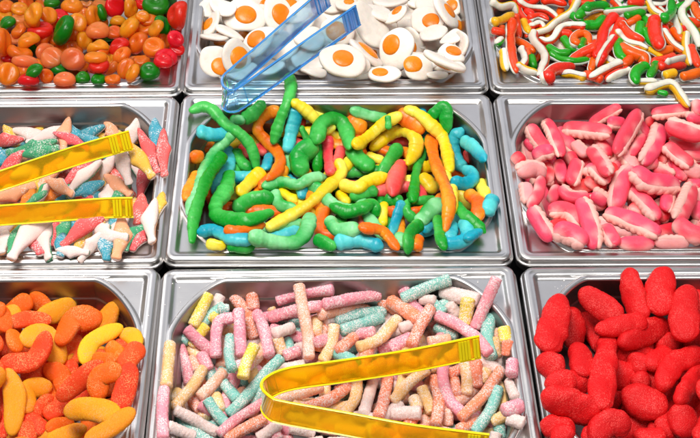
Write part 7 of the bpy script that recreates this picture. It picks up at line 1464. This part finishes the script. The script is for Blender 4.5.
teeth|w|W|pale pink gummy teeth lying beyond the edge of the photo|84,4262,337,-405,4145,167,-387,4020,16,-370
teeth|p|N|pink gummy teeth lying beyond the edge of the photo|84,4111,1039,-275,4211,1014,-275,4311,990,-275,4411,967,-275
teeth|w|N|pale pink gummy teeth lying beyond the edge of the photo|84,3820,-559,-12,3692,-617,41,3563,-701,96,3433,-809,155
teeth|p|E|pink gummy teeth lying beyond the edge of the photo|84,4619,834,-295,4534,727,-329,4478,599,-364
teeth|p|N|pink gummy teeth lying beyond the edge of the photo|84,3964,415,-335,3940,251,-330,3935,95,-325
teeth|p|W|pink gummy teeth lying beyond the edge of the photo|84,4399,593,-310,4373,447,-332,4372,307,-353
teeth|w|E|pale pink gummy teeth lying beyond the edge of the photo|84,4002,-664,78,3904,-685,96,3805,-704,114,3708,-722,132,3612,-738,150
teeth|p|E|pink gummy teeth lying beyond the edge of the photo|84,4075,777,-340,3974,593,-317,3854,444,-295
teeth|w|N|pale pink gummy teeth lying beyond the edge of the photo|84,4155,938,-225,4033,819,-237,3925,679,-249
slice|R||barely visible red-orange sugared jelly slice pointing straight back, behind a red-orange slice|102,-3226,-2383,-320,-3114,-2500,-343,-3042,-2646,-366
slice|R||red-orange sugared jelly slice behind an amber slice|102,-3353,-2058,-264,-3170,-2175,-184,-2991,-2282,-105
slice|O||orange sugared jelly slice lying beyond the edge of the photo|102,-3639,-1515,-398,-3470,-1739,-302,-3299,-1941,-210
slice|R||red-orange sugared jelly slice left of a red-orange slice|102,-3366,-1745,-170,-3214,-1846,-170,-3066,-1951,-170
slice|O||half-buried orange sugared jelly slice cut off by the photo's left edge|102,-3097,-1594,-67,-3168,-1675,-82,-3265,-1715,-96,-3376,-1717,-110
slice|A||amber sugared jelly slice cut off by the photo's left edge|102,-2974,-2353,-45,-3079,-2440,-129,-3201,-2511,-208
slice|O||orange sugared jelly slice in front of a red-orange slice|102,-2691,-3105,-25,-2559,-3210,5,-2436,-3326,35
foot|r||red sugared gummy lying beyond the edge of the photo|130,2552,-3261,35,2693,-3308,35,2840,-3338,35,2991,-3353,35
foot|r||red sugared gummy lying beyond the edge of the photo|130,3775,-1424,-165,3630,-1545,-240,3504,-1688,-315
foot|r||red sugared gummy lying beyond the edge of the photo|130,3647,-1622,-190,3534,-1835,-140,3403,-2023,-92,3259,-2185,-46
foot|r||half-buried red sugared gummy cut off by the photo's right edge|130,3306,-2636,-70,3167,-2832,-13,3033,-3024,44,2905,-3212,100
foot|r||red sugared gummy lying beyond the edge of the photo|130,3231,-2059,135,3256,-2208,90,3244,-2363,43,3198,-2512,-4
foot|r||red sugared gummy lying beyond the edge of the photo|130,3505,-1994,146,3532,-2226,160,3534,-2463,174
foot|r||red sugared gummy lying beyond the edge of the photo|130,3870,-1820,117,3692,-1944,170,3517,-2042,220,3347,-2115,268
foot|r||barely visible red sugared gummy right of a large red gummy|130,3496,-2687,135,3323,-2695,164,3144,-2742,195,2965,-2825,228
foot|r||red sugared gummy lying beyond the edge of the photo|130,3688,-1825,284,3766,-1926,245,3799,-2054,201,3777,-2190,153'''
for idx, line in enumerate(DATA.strip().split('\n')):
    kind, col, ex, label, nums = line.split('|'); q = np.array(list(map(int, nums.split(',')))) / 1e4
    rng = np.random.default_rng(1000 + int(abs(q).sum() * 1e4) % 100003)
    name, cat, grp = NAMES[kind]
    if kind in CH: o = CH[kind](name, col, q[0], q[1:].reshape(-1, 3), ex, rng)
    else:
        c = q[:3]; N = norm(q[3:6]); U = norm(q[6:9]); U = norm(U - N * (U @ N))
        if kind == 'egg': o = b_egg(name, c, N, U, q[9], q[10], tuple(q[11:14]) if len(q) > 11 else None, rng)
        else: o = b_jelly(name, col, c, N, U, q[9], q[10], rng)
    thing(o, label, cat, grp)

# ---------------------------------------------------------------- loose sugar on the rims
m, nt, b = newmat('sugar crystal'); b.inputs['Base Color'].default_value = (.9, .88, .86, 1); b.inputs['Roughness'].default_value = .35
rng = np.random.default_rng(3); g = Geo()
for px_, py_ in ((-.0005, -.2370), (-.3305, -.2355), (-.33, .0075), (.3315, -.2380)):
    n = 0
    while n < 70:
        x, y = rng.uniform(-PW / 2 + .004, PW / 2 - .004), rng.uniform(-PD / 2 + .004, PD / 2 - .004)
        if sd_opening(np.array([x]), np.array([y]))[0] < .002 + abs(rng.normal(0, .003)) - .003 or sd_opening(np.array([x]), np.array([y]))[0] < .001: continue
        s_ = rng.uniform(.00022, .0005); z = float(rim_z(np.array([[x, y]]))[0]) + s_ * .4
        q = np.array([(i, j, k) for i in (-1, 1) for j in (-1, 1) for k in (-1, 1)], float) * s_ * rng.uniform(.6, 1.1, 3)
        a = rng.uniform(0, 3.1); q = q @ np.array([[math.cos(a), math.sin(a), 0], [-math.sin(a), math.cos(a), 0], [0, 0, 1]])
        g.add(q + (px_ + x, py_ + y, z), [(0, 1, 3, 2), (4, 6, 7, 5), (0, 4, 5, 1), (2, 3, 7, 6), (0, 2, 6, 4), (1, 5, 7, 3)]); n += 1
o = g.build('sugar_grains', [m]); o['kind'] = 'stuff'; o['label'] = 'loose sugar grains scattered on the steel pan rims'; o['category'] = 'sugar'
for p in o.data.polygons: p.use_smooth = False

# ---------------------------------------------------------------- serving tongs
CAMP = np.array(cam.location); bpy.context.view_layer.update()
def make_tongs(label, pathpts, height, ax, clear, edge, tip_len):
    """a strip bent into a U and lying on its edge: two arms and a spring bend, thick rims, ridged tips"""
    pts = np.array(pathpts, float); P = catmull(pts, 150); n = len(P); ax = norm(np.asarray(ax, float))
    T = norm(np.gradient(P, axis=0)); B = norm(np.cross(T, ax[None])); H = norm(np.cross(B, T))
    H = np.where((H @ ax)[:, None] < 0, -H, H)
    s = np.r_[0, np.cumsum(np.linalg.norm(np.diff(P, axis=0), axis=1))]; L = s[-1]
    curv = np.linalg.norm(np.gradient(T, axis=0), axis=1); mid = int(np.argmax(np.convolve(curv, np.ones(9), 'same')[10:-10])) + 10
    span = max(8, int(n * .022 / L)); i0, i1 = mid - span, mid + span
    root = empty('serving_tongs', tuple(P.mean(0) - H.mean(0) * height / 2)); thing(root, label, 'tongs', 'plastic tongs in the candy')
    def sheet(i, j, lo, hi, tk, name, mat, parent, shift=0.0):
        """solid strip between heights lo..hi (fractions) and thickness tk"""
        Q, Bq, Hq = P[i:j + 1] + B[i:j + 1] * shift, B[i:j + 1], H[i:j + 1]; c = tk * .25
        sec = [(-tk / 2, lo + c), (-tk / 2 + c, lo), (tk / 2 - c, lo), (tk / 2, lo + c), (tk / 2, hi - c), (tk / 2 - c, hi), (-tk / 2 + c, hi), (-tk / 2, hi - c)]
        V = np.stack([Q + Bq * a + Hq * h for a, h in sec], 1).reshape(-1, 3); m = len(sec)
        F = grid_faces(len(Q), m); F.append(tuple(range(m))[::-1]); F.append(tuple(range((len(Q) - 1) * m, len(Q) * m)))
        return V, F
    def piece(name, i, j, parent):
        V, F = sheet(i, j, -height / 2 + .0018, height / 2 - .0018, .0018, name, clear, parent)
        o = mesh_obj(name, V, F, clear, parent, loc=P[(i + j) // 2], smooth=False)
        for lo, hi in ((-height / 2, -height / 2 + .0017), (height / 2 - .0017, height / 2)):
            V, F = sheet(i, j, lo, hi, .0030, 'rim', edge, o); w = mesh_obj('edge_rim', V, F, edge, None, loc=P[(i + j) // 2], smooth=False)
            w.parent = o; w.location = (0, 0, 0)
        return o
    a1 = piece('arm', 0, i0, root); bd = piece('spring_bend', i0, i1, root); a2 = piece('arm', i1, n - 1, root)
    for arm, fromend in ((a1, False), (a2, True)):
        g = Geo(); base = P[(0 + i0) // 2] if not fromend else P[(i1 + n - 1) // 2]
        for k in range(6):
            d = .0012 + k * tip_len / 6; d = L - d if fromend else d
            i = int(np.clip(np.searchsorted(s, d), 1, n - 2))
            c, b_, h_, t_ = P[i], B[i], H[i], T[i]; x0, y0 = .0011, .0022
            V = [c + t_ * sx * x0 + b_ * sy * y0 + h_ * sz * (height / 2 - .0022) for sz in (-1, 1) for sx, sy in ((-1, -1), (1, -1), (1, 1), (-1, 1))]
            g.add(V, [(3, 2, 1, 0), (4, 5, 6, 7), (0, 1, 5, 4), (1, 2, 6, 5), (2, 3, 7, 6), (3, 0, 4, 7)])
        r = g.build('grip_ridges', [edge], None, loc=base); r.parent = arm; r.location = (0, 0, 0)
        for p in r.data.polygons: p.use_smooth = False
    return root
make_tongs('clear yellow plastic tongs lying on the pastel sour sticks, bent end at the left', [(0.1175, -0.2307, 0.022), (0.0569, -0.2452, 0.022), (0.0017, -0.2553, 0.022), (-0.0444, -0.2632, 0.022), (-0.0626, -0.2724, 0.022), (-0.0665, -0.2825, 0.022), (-0.0605, -0.2926, 0.022), (-0.049, -0.2977, 0.022), (0.0006, -0.3089, 0.022), (0.0527, -0.321, 0.022), (0.1146, -0.3311, 0.022)], 0.0215, (0, 0.5, 0.85), M['yellow_clear'], M['yellow_edge'], 0.02)
make_tongs('clear yellow plastic tongs lying on the sugared dolphins, arms reaching in from the left edge', [(-0.2054, 0.0312, 0.024), (-0.2534, 0.0106, 0.024), (-0.3257, -0.026, 0.024), (-0.3696, -0.0474, 0.024), (-0.3975, -0.0591, 0.024), (-0.4014, -0.067, 0.024), (-0.3923, -0.0749, 0.024), (-0.364, -0.0765, 0.024), (-0.318, -0.0723, 0.024), (-0.2254, -0.064, 0.024), (-0.1944, -0.0629, 0.024)], 0.0205, (0, 0.5, 0.85), M['yellow_clear'], M['yellow_edge'], 0.022)
make_tongs('clear blue plastic tongs lying on the fried eggs and over the front rim', [(-0.0073, 0.2549, 0.034), (-0.0382, 0.2116, 0.034), (-0.076, 0.1566, 0.034), (-0.1059, 0.1142, 0.034), (-0.1155, 0.0983, 0.034), (-0.1149, 0.0842, 0.034), (-0.1065, 0.0779, 0.034), (-0.0936, 0.0871, 0.034), (-0.0379, 0.1496, 0.034), (0.0251, 0.22, 0.034)], 0.025, (0, 0.45, 0.88), M['blue_clear'], M['blue_edge'], 0.022)
